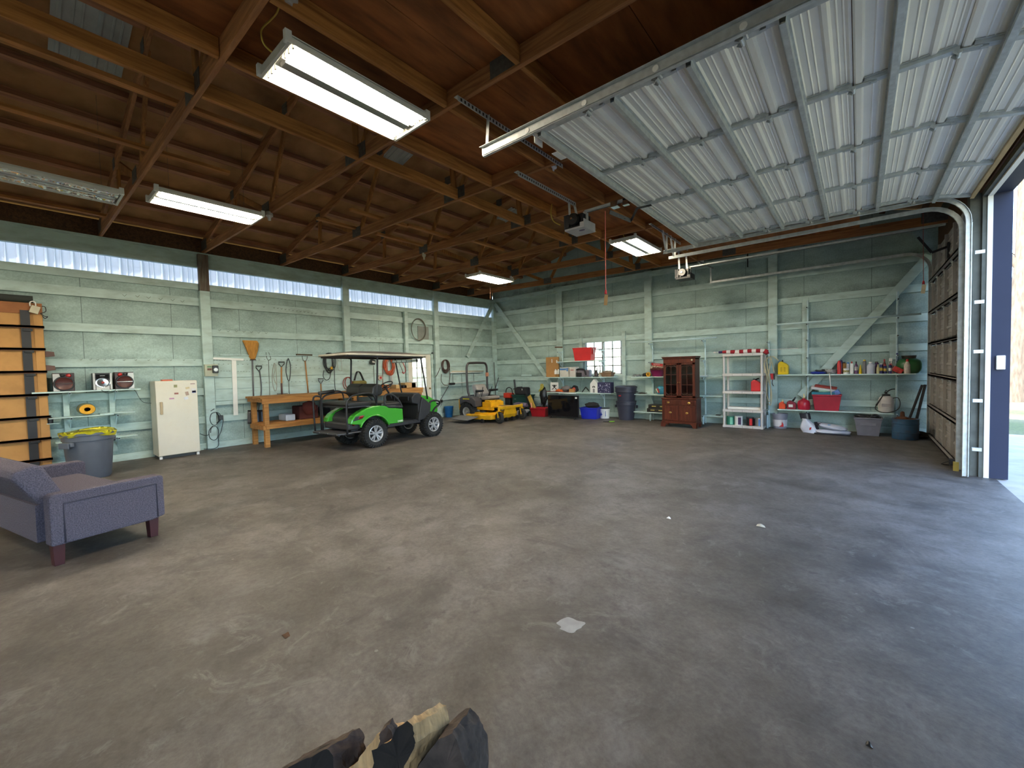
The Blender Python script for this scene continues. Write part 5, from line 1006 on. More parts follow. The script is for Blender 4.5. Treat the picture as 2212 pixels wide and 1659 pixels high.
MB().prism([(-.06, .14), (-.045, .19), (-.03, .14), (.0, .12), (-.035, .10), (-.05, .06), (-.065, .10), (-.09, .12)], -.141, -.132, 'Y').build('logo', M_BLT, t); 
for i in range(5): MB().box((.085, -.118, .08+.030*i), (.022, .004, .018), rot=(0, 0, .65)).build('lettering', M_BLT, t)
t = thing('small_bottle', 'small white bottle standing left of the white bucket', 'bottle', (ony(1289, 896, 10.7).x, 10.62, 0)); MB().lathe([(0, 0), (.022, 0), (.022, .18), (.014, .21), (.014, .23), (0, .23)], (0, 0, 0), 12).build('bottle', M_WHITE, t, smooth=40)
def big_can(label, x, y, z, r0, r1, h, name='trash_can'):
    t = thing(name, label, 'trash can', (x, y, z), group=None); m = mat('dark blue grey can plastic', (0.035, 0.037, 0.06), 0.45, var=.08)
    MB().lathe([(0, 0), (r0, 0), (r0*1.02, .03), (r1, h-.10), (r1+.012, h-.095), (r1+.014, h-.03), (r1+.022, h-.025), (r1+.022, h), (r1*.95, h), (r0*.95, .03), (0, .03)], (0, 0, 0), 36).build('can', m, t, smooth=35)
    for s in (-1, 1): MB().bx((s*(r1+.01), -.06, h-.14), (s*(r1+.055), .06, h-.115)).bx((s*(r1+.045), -.06, h-.19), (s*(r1+.055), .06, h-.115)).build('handle', m, t, bevel=.005)
    return t
p = onz(1345, 908, 0); t1 = big_can('lower dark blue grey can of the nested pair beside the window', p.x, p.y+.24, 0, .20, .26, .52)
t = thing('trash_can', 'upper dark blue grey can stacked in the other, with a red badge', 'trash can', (p.x, p.y+.24, .40)); m = MATS['dark blue grey can plastic']
MB().lathe([(0, .02), (.22, .02), (.265, .36), (.285, .37), (.29, .47), (.30, .475), (.30, .50), (0, .50)], (0, 0, 0), 36).build('can', m, t, smooth=35); MB().lathe([(.305, .495), (.305, .52), (.25, .545), (.10, .55), (0, .55)], (0, 0, 0), 36).build('lid', m, t, smooth=35)
MB().box((-.06, -.268, .28), (.07, .006, .028)).build('badge', M_RED, t)
for s in (-1, 1): MB().bx((s*.28, -.05, .37), (s*.335, .05, .39)).build('handle', m, t, bevel=.005)
a = onz(1303, 911, .012); c = onz(1316, 911, .012); d = onz(1327, 910.5, .012); t = thing('ice_scraper', 'black and lime green scraper lying on the floor in front of the cans', 'scraper', (a.x, a.y, 0)); MB().tube([(0, 0, .014), c-a+Vector((0, 0, .014))], .010, 8).build('handle', M_BLACK, t); MB().tube([c-a+Vector((0, 0, .016)), d-a+Vector((0, 0, .016))], .014, 8).build('grip', mat('lime green plastic', (0.25, 0.55, 0.04), 0.4), t)
# left of the television
t, w, h = bin_('storage_tote', 'deep red plastic tote on the floor left of the television', 'tote', 0, 0, 0, 0, mat('deep red plastic', (0.28, 0.008, 0.015), 0.35), loc=(-7.62, 10.50, 0), w=.54, d=.36, h=.27, rz=.1)
t2 = MB().bar((-7.75, 10.48, .03), (-8.10, 10.56, .62), .14, .03, up=(0, 1, 0)).build('yellow_plank', mat('worn yellow paint', (0.42, 0.28, 0.05), 0.7, dirt=(0.1, 0.07, 0.03), damt=.6)); tag(t2, 'worn yellow plank leaning out of the deep red tote', 'plank')
tag(MB().bar((-7.95, 10.56, .03), (-8.28, 10.64, .66), .10, .04, up=(0, 1, 0)).build('black_plank', M_BLACK), 'black plank leaning behind the yellow one', 'plank')
tag(MB().tube([(-7.86, 10.36, .25), (-7.87, 10.35, .42)], .016, 8).build('paint_stick', mat('pink white stick', (0.8, 0.35, 0.3), 0.6)), 'pale pink stick at the left rim of the deep red tote', 'stick')
t, w, h = bin_('storage_tote', 'dark green plastic tote behind the yellow mower wheel', 'tote', 0, 0, 0, 0, mat('dark green plastic', (0.01, 0.05, 0.045), 0.45), loc=(-8.62, 10.92, 0), w=.60, d=.42, h=.60)
MB().bx((-w/2-.03, -.24, .60), (w/2+.03, .24, .63)).build('lid', MATS['dark green plastic'], t, bevel=.01)
text('lettering', 'HP', .08, M_WHITE, t, (-.18, -.205, .50), FACE_NY)
t = thing('tool_bag', 'black zipped holdall sitting on the dark green tote', 'bag', (-8.62, 10.9, .63)); MB().prism([(-.24, 0), (.24, 0), (.22, .24), (.10, .25), (0, .21), (-.10, .26), (-.20, .25)], -.12, .12, 'Y').build('body', mat('black nylon', (0.008, 0.008, 0.012), 0.8), t, bevel=.03); MB().bx((.055, -.125, .15), (.075, -.12, .20)).build('tag', M_WHITE, t)
x = ony(1099, 855, 10.9).x; t = thing('pressure_washer', 'red topped pressure washer with black frame near the far corner', 'machine', (x, 10.9, 0)); MB().bx((-.15, -.12, .50), (.16, .12, .68)).build('cover', mat('orange red plastic', (0.55, 0.04, 0.02), 0.4), t, bevel=.03)
for s in (-1, 1): MB().tube([(s*.17, 0, 0), (s*.15, 0, .50)], .014, 8).build('leg', M_BLKMET, t); MB().lathe([(0, -.02), (.12, -.02), (.12, .02), (0, .02)], (s*.2, .0, .12), 20, rot=(0, PI/2, 0)).build('wheel', M_BLACK, t, smooth=40)
MB().tube([(-.13, 0, .64), (-.10, 0, .80), (.02, 0, .86), (.14, 0, .80), (.16, 0, .64)], .016, 8, smooth=3).build('hoop_handle', M_BLKMET, t, smooth=True); MB().bx((-.12, -.08, .12), (.12, .08, .5)).build('pump', M_BLACK, t, bevel=.02)
x = ony(1109, 840, 10.95).x; t = thing('upright_pole', 'black and silver upright pole with a crossbar beside the pressure washer', 'tool', (x, 10.98, 0)); MB().tube([(.1, 0, 0), (.06, 0, .78)], .016, 8).build('chrome_shaft', M_CHROME, t); MB().tube([(.07, 0, .66), (.01, .02, 1.12)], .032, 10).build('grip', M_BLACK, t); MB().bar((-.02, 0, .80), (.18, 0, .84), .04, .03).build('crossbar', M_BLACK, t, bevel=.006)
tag(MB().blob((-8.2, 10.2, .34), (.30, .20, .09), 6, 3, .18, 1.5, flat=.09).build('folded_tarp', mat('purple grey cloth', (0.10, 0.08, 0.13), 0.9), smooth=True), 'purple grey cloth draped behind the mower front wheels', 'cloth')
t = tag(MB().bx((-8.4, 10.0, 0), (-7.98, 10.38, .26)).build('low_crate', M_BLACK, bevel=.01), 'low black crate under the purple grey cloth', 'crate')
tag(MB().prism([(-8.2, .02), (-7.72, .16), (-7.62, .24), (-7.72, .26), (-8.05, .22), (-8.2, .1)], 9.90, 9.98, 'Y').build('grey_ramp', mat('light grey plastic', (0.35, 0.34, 0.36), .5)), 'light grey sloping shroud sticking out behind the mower wheel', 'panel')
x = ony(1172, 860, 10.75).x; t = thing('camp_chair', 'folded black chair hung with yellow straps beside the television', 'chair', (x, 10.78, 0)); b = MB()
b.tube([(-.12, 0, 0), (-.04, .05, .85)], .012, 8).tube([(.10, 0, 0), (.0, .05, .85)], .012, 8).tube([(-.05, -.06, 0), (.08, .04, .8)], .012, 8); b.build('frame', M_OLDH, t); MB().blob((0, .02, .62), (.13, .09, .30), 2, 3, .2, 2).build('fabric', M_BLACK, t, smooth=True)
b = MB(); rnd = random.Random(2)
for i in range(4): b.tube([(rnd.uniform(-.1, .1), -.10, rnd.uniform(.75, 1.0)) for _ in range(5)], .012, 6, smooth=3)
b.build('strap', mat('yellow green strap', (0.35, 0.30, 0.05), .7), t, smooth=True)
tag(MB().blob((-7.72, 10.95, .33), (.26, .10, .05), 5, 3, .4, 3).build('rags', mat('mixed blue and white rags', (0.35, 0.38, 0.5), .9, var=.9, scale=18), smooth=True), 'heap of blue and white rags behind the deep red tote', 'rags'); tag(MB().bx((-8.0, 10.8, 0), (-7.45, 11.1, .28)).build('dark_chest', M_BLACK, bevel=.01), 'dark low chest under the blue and white rags', 'chest')
tag(MB().bx((ony(1128, 809, BY-.05).x, BY-.10, ony(1128, 812, BY-.05).z), (ony(1148, 809, BY-.05).x, BY-.04, ony(1128, 809.5, BY-.05).z)).build('wall_ledge', M_SHELF), 'little pale ledge on the wall between corner and shelf', 'ledge')

# --- second shelf unit, behind the china cabinet
Z1 = shelf_board('upper board behind the cabinet, carrying the purple basket', 1363, 813.5, 1558, 813); Z2 = shelf_board('middle board behind the cabinet, carrying the striped toy', 1364, 850.5, 1560, 856); Z3 = shelf_board('lowest board left of the cabinet, carrying black cases', 1366, 888, 1448, 893); shelf_board('short lowest board right of the cabinet', 1518, 896, 1561, 900)
for lb, px in (('pipe bracket left of the china cabinet, by the basket', 1410), ('pipe bracket right of the china cabinet', 1523.5)): upr(lb, px, 780, .0, 2.12, (Z1, Z2, Z3, 1.62, 2.12), foot=Z3-.02)
a = ony(1361, 740.5, YF+.05); c = ony(1548, 730, YF+.05); tag(MB().tube([(a.x, a.y, a.z), (c.x, c.y, a.z)], .018, 10).build('rail', M_PIPE, smooth=True), 'pale blue pipe lying across the brackets above the cabinet', 'pipe')
t = thing('purple_basket', 'purple basket heaped with cloth on the shelf left of the cabinet', 'basket', (ony(1420, 800, YF+.16).x, YF+.17, Z1)); MB().lathe([(0, 0), (.13, 0), (.19, .16), (.20, .17), (.185, .17), (.12, .02), (0, .02)], (0, 0, 0), 28).build('basket', mat('magenta plastic', (0.22, 0.012, 0.10), .4), t, smooth=35)
MB().blob((0, 0, .18), (.17, .14, .06), 8, 3, .4, 3).build('cloth_heap', mat('dark red cloth', (0.12, 0.03, 0.03), .9), t, smooth=True); MB().box((-.03, .04, .25), (.34, .04, .20), rot=(0, R(8), 0)).build('magazine', mat('mottled magazine', (0.45, 0.38, 0.28), .6, var=.7, scale=30), t); MB().box((-.03, .015, .32), (.34, .008, .07), rot=(0, R(8), 0)).build('red_heading', M_RED, t); text('heading', 'HOTTY', .055, M_WHITE, t, (-.03, .008, .32), (PI/2, R(8), 0))
tag(MB().lathe([(.025, -.02), (.06, -.02), (.06, .02), (.025, .02), (.025, -.02)], (ony(1399, 811, YF).x, YF+.05, Z1+.06), 20, rot=(PI/2, 0, 0)).build('tape_roll', mat('yellow tape', (0.70, 0.36, 0.02), .5), smooth=40), 'yellow tape measure in front of the purple basket', 'tape')
tag(MB().blob((ony(1391, 808, YF).x, YF+.15, Z1+.05), (.11, .09, .05), 3, 3, .3, flat=.05).build('baseball_hat', M_BLACK, smooth=True), 'black cap left of the purple basket', 'cap')
tag(MB().blob((ony(1374, 809, YF).x, YF+.10, Z1+.03), (.10, .06, .03), 13, 3, .8, 4).build('foil_scraps', mat('shiny foil', (.6, .62, .65), .25, .9)), 'small heap of foil scraps at the left end of the shelf', 'foil')
tag(MB().blob((ony(1384, 849, YF).x, YF+.1, Z2+.02), (.09, .04, .02), 4, 3, .6, 4).build('dark_scraps', M_GUS), 'few dark metal bits on the shelf beside the trash cans', 'scrap')
t = thing('striped_beach_toy', 'blue, red and yellow striped toy on the middle shelf left of the cabinet', 'toy', (ony(1424, 849, YF).x, YF+.14, Z2+.10)); MB().blob((0, 0, 0), (.14, .08, .12), 2, 3, .1).build('blue_body', mat('sea blue', (0.03, 0.22, 0.36), .5), t, smooth=True); MB().box((-.04, -.09, 0), (.03, .03, .14), rot=(0, -.3, 0)).build('red_stripe', M_RED, t, bevel=.01); MB().box((-.08, -.08, 0), (.03, .03, .11), rot=(0, -.4, 0)).build('yellow_stripe', mat('pale yellow', (.6, .55, .35), .5), t, bevel=.01)
for i, (px0, px1, yt, z, lb) in enumerate(((1397, 1433, 880.5, Z3, 'lower flat black case with yellow labels, left of the cabinet'), (1400, 1436, 871.5, Z3+.105, 'upper flat black case with yellow labels, left of the cabinet'))):
    a = ony(px0, yt, YF+.02); c = ony(px1+6, yt, YF+.02); t = thing('tool_case', lb, 'case', ((a.x+c.x)/2, YF+.02, z)); w = c.x-a.x; MB().bx((-w/2, 0, 0), (w/2, .26, .10)).build('case', M_BLACK, t, bevel=.01)
    for s in (-.2, .22): MB().box((s*w, -.003, .055), (.11, .004, .025)).build('yellow_label', mat('yellow label', (.5, .42, .12), .6), t)
tag(MB().bx((ony(1512, 809, YF).x, YF+.0, Z1), (ony(1528, 809, YF).x, YF+.16, Z1+.018)).build('white_plate', M_WHITE, bevel=.006), 'small white tray on the shelf right of the cabinet', 'tray')
tag(MB().bx((-2.70, YF+.06, Z3-.01), (-2.60, YF+.16, Z3+.012)).build('black_pad', M_BLACK), 'small black pad on the lowest shelf right of the cabinet', 'pad')

# --- china cabinet
M_MAH = wood('mahogany', (0.045, 0.010, 0.006), (0.115, 0.028, 0.014), 'Z', rough=.35); cx0, cx1, cy0, cy1 = -3.70, -2.90, 10.13, 10.53
zt = ony(1440, 771, cy0).z; zm = ony(1440, 862, cy0).z
t = thing('china_cabinet', 'dark mahogany china cabinet with arched glass doors', 'cabinet', ((cx0+cx1)/2, cy0, 0)); w = cx1-cx0; D = cy1-cy0
b = MB().bx((-w/2, 0.02, .13), (w/2, D, zm)); b.build('lower_body', M_MAH, t, bevel=.005)
MB().bx((-w/2-.012, .0, zm), (w/2+.012, D, zm+.03)).build('waist_moulding', M_MAH, t, bevel=.008)
MB().bx((-w/2-.012, .0, .09), (w/2+.012, D, .14)).build('base_moulding', M_MAH, t, bevel=.008)
for s in (-1, 1):
    MB().prism([(s*(w/2+.012), 0), (s*(w/2+.012), .10), (s*(w/2-.16), .10), (s*(w/2-.10), .06), (s*(w/2-.075), 0)], .0, .03, 'Y').build('bracket_foot', M_MAH, t, bevel=.003); MB().bx((s*(w/2-.02)-.025, D-.05, 0), (s*(w/2-.02)+.025, D, .1)).build('rear_foot', M_MAH, t)
    MB().prism([(.0, 0), (.0, .10), (.14, .10), (.10, .05), (.07, 0)], s*(w/2+.012)-.015, s*(w/2+.012)+.0, 'X').build('side_foot', M_MAH, t)
uw = w/2-.03; y1 = .06
b = MB(); b.bx((-uw, y1+.01, zm+.03), (-uw+.02, D, zt-.05)).bx((uw-.02, y1+.01, zm+.03), (uw, D, zt-.05)).bx((-uw, D-.02, zm+.03), (uw, D, zt-.05)).bx((-uw, y1+.01, zt-.07), (uw, D, zt-.05)); b.build('upper_carcass', M_MAH, t)
MB().bx((-uw, y1-.0, zt-.15), (uw, y1+.02, zt-.04)).build('frieze', M_MAH, t); MB().bx((-uw-.02, y1-.03, zt-.045), (uw+.02, D, zt-.015)).bx((-uw-.035, y1-.045, zt-.015), (uw+.035, D, zt)).build('cornice', M_MAH, t, bevel=.006)
for k in (1, 2): MB().bx((-uw+.02, y1+.03, zm+.03+(zt-zm-.18)*k/3), (uw-.02, D-.02, zm+.045+(zt-zm-.18)*k/3)).build('inner_shelf', M_MAH, t)
z0, z1 = zm+.04, zt-.155
for s in (-1, 1):
    xa, xb = (-uw+.005, -.004) if s < 0 else (.004, uw-.005); d = bpy.data.objects.new('glass_door', None); COL.objects.link(d); d.parent = t
    fw = .055; b = MB(); b.bx((xa, y1-.012, z0), (xa+fw, y1+.012, z1)).bx((xb-fw, y1-.012, z0), (xb, y1+.012, z1)).bx((xa, y1-.012, z0), (xb, y1+.012, z0+fw*.8)).bx((xa, y1-.012, z1-fw*.8), (xb, y1+.012, z1)); b.build('door_frame', M_MAH, d, bevel=.003)
    ia, ib, ja, jb = xa+fw, xb-fw, z0+fw*.8, z1-fw*.8; m_ = (ia+ib)/2; b = MB(); hw = (ib-ia)/2
    b.bx((m_-.005, y1-.01, ja), (m_+.005, y1+.004, jb))
    for f in (.36, .68): b.bx((ia, y1-.01, ja+(jb-ja)*f-.005), (ib, y1+.004, ja+(jb-ja)*f+.005))
    for q in (0, 1):
        c = ia+hw*(q+.5)
        for sg, zb in ((1, jb-.03), (-1, ja+.03)): b.tube([(c+hw/2*math.cos(a), y1-.003, zb-sg*.055+sg*.06*math.sin(a)) for a in [PI*i/10 for i in range(11)]], .005, 6)
    b.build('tracery', M_MAH, d); MB().bx((ia, y1+.002, ja), (ib, y1+.005, jb)).build('pane', glass('cabinet glass', (.75, .72, .68)), d)
    MB().lathe([(0, .02), (.008, .018), (.010, .0)], (.02*s if 0 else (-.02 if s < 0 else .02), y1-.012, (z0+z1)/2-.05), 10, rot=(PI/2, 0, 0)).build('door_knob', M_BRASS, d)
def pull(parent, x, z): MB().lathe([(0, .008), (.03, .006), (.036, 0)], (x, -.001, z), 20, rot=(PI/2, 0, 0), sy=.7).tube([(x-.022, -.006, z+.004), (x-.018, -.018, z-.014), (x, -.02, z-.02), (x+.018, -.018, z-.014), (x+.022, -.006, z+.004)], .003, 6, smooth=3).build('brass_pull', M_BRASS, parent, smooth=True)
dr_ = MB().bx((-w/2+.02, .0, zm-.14), (w/2-.02, .02, zm-.02)).build('drawer', M_MAH, t, bevel=.006); pull(dr_, -w*.30, zm-.08); pull(dr_, w*.30, zm-.08)
for s in (-1, 1):
    xa, xb = (-w/2+.02, -.005) if s < 0 else (.005, w/2-.02); d = MB().bx((xa, .0, .15), (xb, .02, zm-.155)).build('lower_door', M_MAH, t, bevel=.006)
    MB().bx((xa+.05, -.004, .19), (xb-.05, .002, zm-.195)).build('raised_panel', M_MAH, d, bevel=.008); pull(d, (xa+xb)/2, (.15+zm-.155)/2+.02)
MB().lathe([(0, .02), (.018, .018), (.02, 0)], (uw-.07, y1-.01, zt-.09), 12, rot=(PI/2, 0, 0)).build('round_sticker', M_CREAM, t)

# --- white plastic shelving
px0, px1, py0, py1 = -2.47, -1.64, 10.70, 11.16; M_PS = mat('off white plastic', (0.60, 0.57, 0.55), 0.45, var=.05)
t = thing('plastic_shelving', 'off white plastic shelving unit with five shelves', 'shelf', ((px0+px1)/2, py0, 0)); w = px1-px0; D = py1-py0
lv = [ony(1563, v, py0).z for v in (921.5, 884, 845, 807.5, 765)]; lv[0] = .06
for k, z in enumerate(lv):
    b = MB(); b.bx((-w/2, 0, z-.055), (w/2, D, z)); o = b.build('shelf', M_PS, t, bevel=.004)
    for q in range(5): MB().bx((-w/2+w*q/4-.002, -.001, z-.05), (-w/2+w*q/4+.002, .0005, z-.005)).build('groove', M_GUS, o)
for x in (-w/2+.03, w/2-.03):
    for y in (.03, D-.03):
        MB().tube([(x, y, 0.0), (x, y, lv[-1]-.02)], .026, 14).build('post', M_PS, t, smooth=40)
ZS = lv
def tin(label, px, z, r, h, m, band=None, lid=None, Y=None, name='paint_can', grp=None):
    Y = py0+.12 if Y is None else Y; x = ony(px, 900, Y).x; t = thing(name, label, 'can', (x, Y, z), group=grp)
    MB().lathe([(0, 0), (r, 0), (r, h), (r*1.03, h), (r*1.03, h+.008), (r*.9, h+.008), (r*.88, h-.002), (0, h-.002)], (0, 0, 0), 24).build('can', m, t, smooth=35)
    if band: MB().bx((r*.05, -r-.002, h*.08), (r*.75, -r*.62, h*.92)).build('label', band, t)
    if lid: MB().lathe([(0, h-.001), (r*.85, h-.001), (r*.85, h+.004), (0, h+.004)], (0, 0, 0), 20).build('lid', lid, t)
    return t
M_TIN = mat('tin metal', (.40, .40, .40), .35, .8)
tin('paint can with green label, leftmost on the bottom shelf', 1578, ZS[0], .082, .19, mat('dark green label', (0.02, 0.16, 0.11), .5), mat('mint label', (.18, .5, .38), .5), M_TIN)
tin('white paint can with black dots, second on the bottom shelf', 1595.5, ZS[0], .082, .20, M_WHITE, mat('dark purple label', (.06, .03, .09), .5), M_TIN)
tin('black and red paint can, third on the bottom shelf', 1620, ZS[0], .078, .18, M_BLACK, M_RED, M_TIN)
tin('paint can with blue and white label, rightmost on the bottom shelf', 1639, ZS[0], .078, .18, M_TIN, mat('mid blue label', (.07, .18, .4), .5), M_TIN)
tin('small dark can behind the red one on the bottom shelf', 1630, ZS[0], .06, .14, mat('dark can', (.05, .03, .04), .5), None, M_TIN, Y=py0+.30)
def gascan(name, label, x, y, z, w, d, h, m, spout, sm, rz=0, cat='gas can', shape='jerry'):
    t = thing(name, label, cat, (x, y, z), rz=rz)
    if shape == 'jerry': MB().prism([(-w/2, 0), (w/2, 0), (w/2, h*.68), (w*.30, h*.82), (w*.05, h*.92), (-w*.12, h), (-w*.30, h), (-w/2, h*.82)], -d/2, d/2, 'Y').build('tank', m, t, bevel=w*.09)
    elif shape == 'round': MB().lathe([(0, 0), (w*.44, 0), (w/2, h*.10), (w/2, h*.60), (w*.44, h*.78), (w*.22, h*.92), (w*.12, h*.95), (w*.12, h), (0, h)], (0, 0, 0), 28).build('tank', m, t, smooth=40)
    if spout == 'up': MB().tube([(0, 0, h*.92), (.01, 0, h*1.12), (0.0, 0, h*1.45)], [.022, .02, .008], 10).build('spout', sm, t, smooth=True); MB().lathe([(0, -.01), (.03, -.01), (.03, .025), (0, .025)], (0, 0, h*.93), 14).build('cap', m, t)
    if spout == 'pump': MB().tube([(-.02, 0, h*.98), (.01, 0, h*1.08), (.05, 0, h*1.12)], .016, 8).tube([(-.02, 0, h*1.06), (-.07, 0, h*1.08)], .008, 8).build('spout', sm, t, smooth=True)
    if spout == 'lean': MB().tube([(.02, 0, h*.96), (.05, 0, h*1.18), (.07, 0, h*1.42)], [.022, .018, .010], 10).build('spout', sm, t, smooth=True)
    return t
a = ony(1623, 840, py0+.15); c = ony(1645, 840, py0+.15); t = gascan('gas_can', 'red gas can with black pump spout on the plastic shelving', (a.x+c.x)/2, py0+.17, ZS[2], c.x-a.x, .18, .26, M_RED, 'pump', M_BLACK)
tag(MB().bx(((px0+px1)/2-w/2+.08, py0+.14, ZS[1]), ((px0+px1)/2+w/2-.06, py0+.38, ZS[1]+.05)).build('white_box', M_WHITE, bevel=.006), 'long flat white box on the second lowest plastic shelf', 'box')
# rolled flag on top
t = thing('rolled_flag', 'furled red, white and blue flag on its pole across the plastic shelving', 'flag', ((px0+px1)/2, py0+.18, ZS[4]+.05)); fl0, fl1 = -.52, .42
for i in range(11):
    a = fl0+(fl1-fl0)*i/11; c = fl0+(fl1-fl0)*(i+1)/11; m = mat('navy cloth', (.02, .02, .08), .9) if i == 0 else (mat('flag red', (.28, .01, .02), .9) if i % 2 else mat('flag white', (.7, .66, .64), .9))
    r = .045*(.5+.5*math.sin(PI*min(1, (i+1)/5)/2)); MB().tube([(a-.012, 0, .005*math.sin(i)), (c+.004, 0, .004*math.sin(i+1))], [r*.96, r], 12).build('cloth_band', m, t, smooth=40)
MB().tube([(fl0-.08, 0, 0), (1.05, .0, .02)], .008, 8).build('pole', M_WHITE, t, smooth=True); MB().blob((fl0-.10, 0, 0), (.035, .02, .02), 1, 2, .1).build('finial', M_WHITE, t, smooth=True); MB().blob((.45, -.02, -.03), (.06, .04, .06), 5, 2, .3).build('hanging_corner', mat('flag red', (0, 0, 0)), t, smooth=True)

# --- third shelf unit on the right
Z5 = shelf_board('long board right of the plastic shelving, crowded with bottles', 1679, 809, 1979, 807); Z6 = shelf_board('long low board carrying gas cans and the crimson bin', 1679, 883.5, 1931, 893)
a = ony(1677, 701, YF+.05); c = ony(1990, 677, YF+.05); tag(MB().tube([(a.x, a.y, a.z), (c.x, c.y, a.z)], .018, 10).build('rail', M_PIPE, smooth=True), 'long pale blue pipe high across the right hand brackets', 'pipe')
for lb, px in (('pipe bracket between the gas cans and crimson bin', 1745), ('pipe bracket beside the green gas cylinder', 1938)): upr(lb, px, 700, .0, 2.83, (Z5, Z6, 1.62, 2.00, 2.34, 2.70), L=.28)
xb = ony(1938, 700, BY-.16).x; upr('pipe bracket just right of the plastic shelving, hung with cord', 1661, 790, .0, 2.0, (2.0, 1.5, 1.1, Z6), foot=Z6-.15, L=.26)
Yb = YF+.10
def obj_x(px, Y=Yb): return ony(px, 800, Y).x
t = gascan('gas_can', 'tall yellow gas can at the left end of the long shelf', obj_x(1692), YF+.14, Z5, .20, .18, .29, mat('yellow plastic', (0.72, 0.50, 0.0), .4), None, None)
MB().prism([(-.05, .06), (-.015, .06), (-.015, .17), (-.05, .16)], -.096, -.088, 'Y').prism([(.015, .06), (.05, .06), (.05, .16), (.015, .17)], -.096, -.088, 'Y').build('recess', mat('dark yellow', (.5, .34, .0), .5), t); MB().lathe([(0, 0), (.018, 0), (.01, .04), (0, .04)], (-.02, 0, .285), 10).build('cap', M_BLACK, t)
tag(MB().blob((obj_x(1767), YF+.12, Z5+.028), (.14, .08, .028), 4, 3, .35, 3).build('blue_glove', mat('royal blue cloth', (0.01, 0.03, 0.30), .8), smooth=True), 'blue work gloves lying on the long shelf', 'gloves')
tag(MB().blob((obj_x(1778), YF+.2, Z5+.045), (.12, .07, .045), 6, 3, .4, 3).build('black_glove', M_BLACK, smooth=True), 'black work gloves behind the blue ones', 'gloves')
tag(MB().blob((obj_x(1797), YF+.15, Z5+.05), (.12, .08, .05), 9, 3, .5, 3).build('plastic_bag', mat('grey plastic film', (.30, .30, .31), .3), smooth=True), 'crumpled grey plastic bag right of the gloves', 'bag')
tag(MB().tube([(obj_x(1792, YF-.01), YF-.012, Z5+.01), (obj_x(1792, YF-.01)+.03, YF-.012, Z5-.44)], .008, 8).build('white_rod', M_WHITE, smooth=True), 'thin white rod hanging from the long shelf into the red bin', 'rod')
def bottle(label, px0, px1, ytop, m, cap=None, kind='cyl', band=None, dy=0.0, name='bottle', cat='bottle'):
    Y = YF+.055+dy; a = ony(px0, ytop, Y); c = ony(px1, ytop, Y); w = (c.x-a.x)*.92; h = a.z-Z5; r = w/2
    t = thing(name, label, cat, ((a.x+c.x)/2, Y, Z5), group='bottles and cans on the long shelf')
    P = {'cyl': [(0, 0), (1, 0), (1, .86), (.7, .90), (0, .90)], 'neck': [(0, 0), (1, 0), (1, .62), (.55, .78), (.30, .84), (.30, .92), (0, .92)], 'cone': [(0, 0), (1, 0), (1, .12), (.32, .86), (0, .86)],
         'dome': [(0, 0), (1, 0), (1, .80), (.75, .92), (.4, 1), (0, 1)], 'spray': [(0, 0), (1, 0), (1, .42), (.5, .60), (.28, .68), (.28, .76), (0, .76)], 'box': None}[kind]
    if P: MB().lathe([(q*r, z*h) for q, z in P], (0, 0, 0), 20).build('body', m, t, smooth=35)
    else: MB().bx((-r, -.03, 0), (r, .03, h*.86)).build('body', m, t, bevel=.008)
    if cap:
        if kind == 'spray': MB().bx((-r*.9, -.02, h*.80), (r*.35, .02, h)).bx((-r*.2, -.015, h*.68), (r*.2, .015, h*.82)).bx((-r*.95, -.01, h*.62), (-r*.75, .01, h*.82)).build('trigger', cap, t, bevel=.005)
        else: q = .45 if kind in ('neck', 'cone', 'box') else .75; MB().lathe([(0, h*.84), (r*q, h*.84), (r*q*.85, h), (0, h)], (0, 0, 0), 14).build('cap', cap, t, smooth=40)
    if band: MB().lathe([(r*1.015, h*.28), (r*1.015, h*.58), (r*1.01, h*.58), (r*1.01, h*.28)], (0, 0, 0), 20).build('label', band, t, smooth=35)
    return t
W_ = M_WHITE; mR = M_RED; mY = mat('yellow plastic', (0, 0, 0)); mB = M_BLUE; mK = M_BLACK
mPur = mat('dark purple liquid', (.09, .03, .10), .25); mNav = mat('navy can', (.02, .02, .12), .35); mPal = mat('pale blue white', (.55, .58, .68), .4); mIv = mat('ivory plastic', (.6, .55, .3), .4)
bottle('tall red bottle, first at the left of the crowded shelf', 1808, 1818, 779, mR, kind='dome'); bottle('dark blue bottle just behind the tall red one', 1814, 1821, 778, mNav, kind='dome', dy=.10)
bottle('black capped amber bottle behind the white tub', 1819, 1828, 782, mat('amber label', (.45, .2, .03), .5), mK, dy=.10)
bottle('low white tub with yellow and black print', 1821, 1835, 794, W_, band=mat('tub print', (.4, .35, .15), .6, var=.9, scale=60), kind='cyl', name='tub', cat='tub')
bottle('pale bottle with bright blue cap', 1828, 1836, 783, mPal, mat('sky blue cap', (.02, .25, .7), .4), dy=.08)
bottle('narrow white bottle with red nozzle', 1836, 1844, 781, W_, mR, kind='box'); bottle('purple bottle with grey label and black cap', 1845, 1854, 781, mPur, mK, kind='neck', band=mat('grey label', (.4, .38, .42), .5))
bottle('bright yellow squeeze bottle with tapered neck', 1855, 1862.5, 785, mY, kind='cone'); bottle('clear grey bottle with round yellow top', 1863, 1872, 777, mat('smoky plastic', (.18, .17, .18), .2), mat('round yellow cap', (.8, .55, .05), .4))
t = jug('white_jug', 'big white handled jug in the middle of the crowded shelf', 1880.5, Z5, .235, .135, mPal, W_, Y=YF+.07)
bottle('dark bottle with grey top behind the ivory one', 1888, 1899, 781, mPur, M_GUS, dy=.11, kind='cyl'); bottle('small ivory bottle between jug and spray cans', 1893, 1900, 787, mIv, mIv, kind='neck')
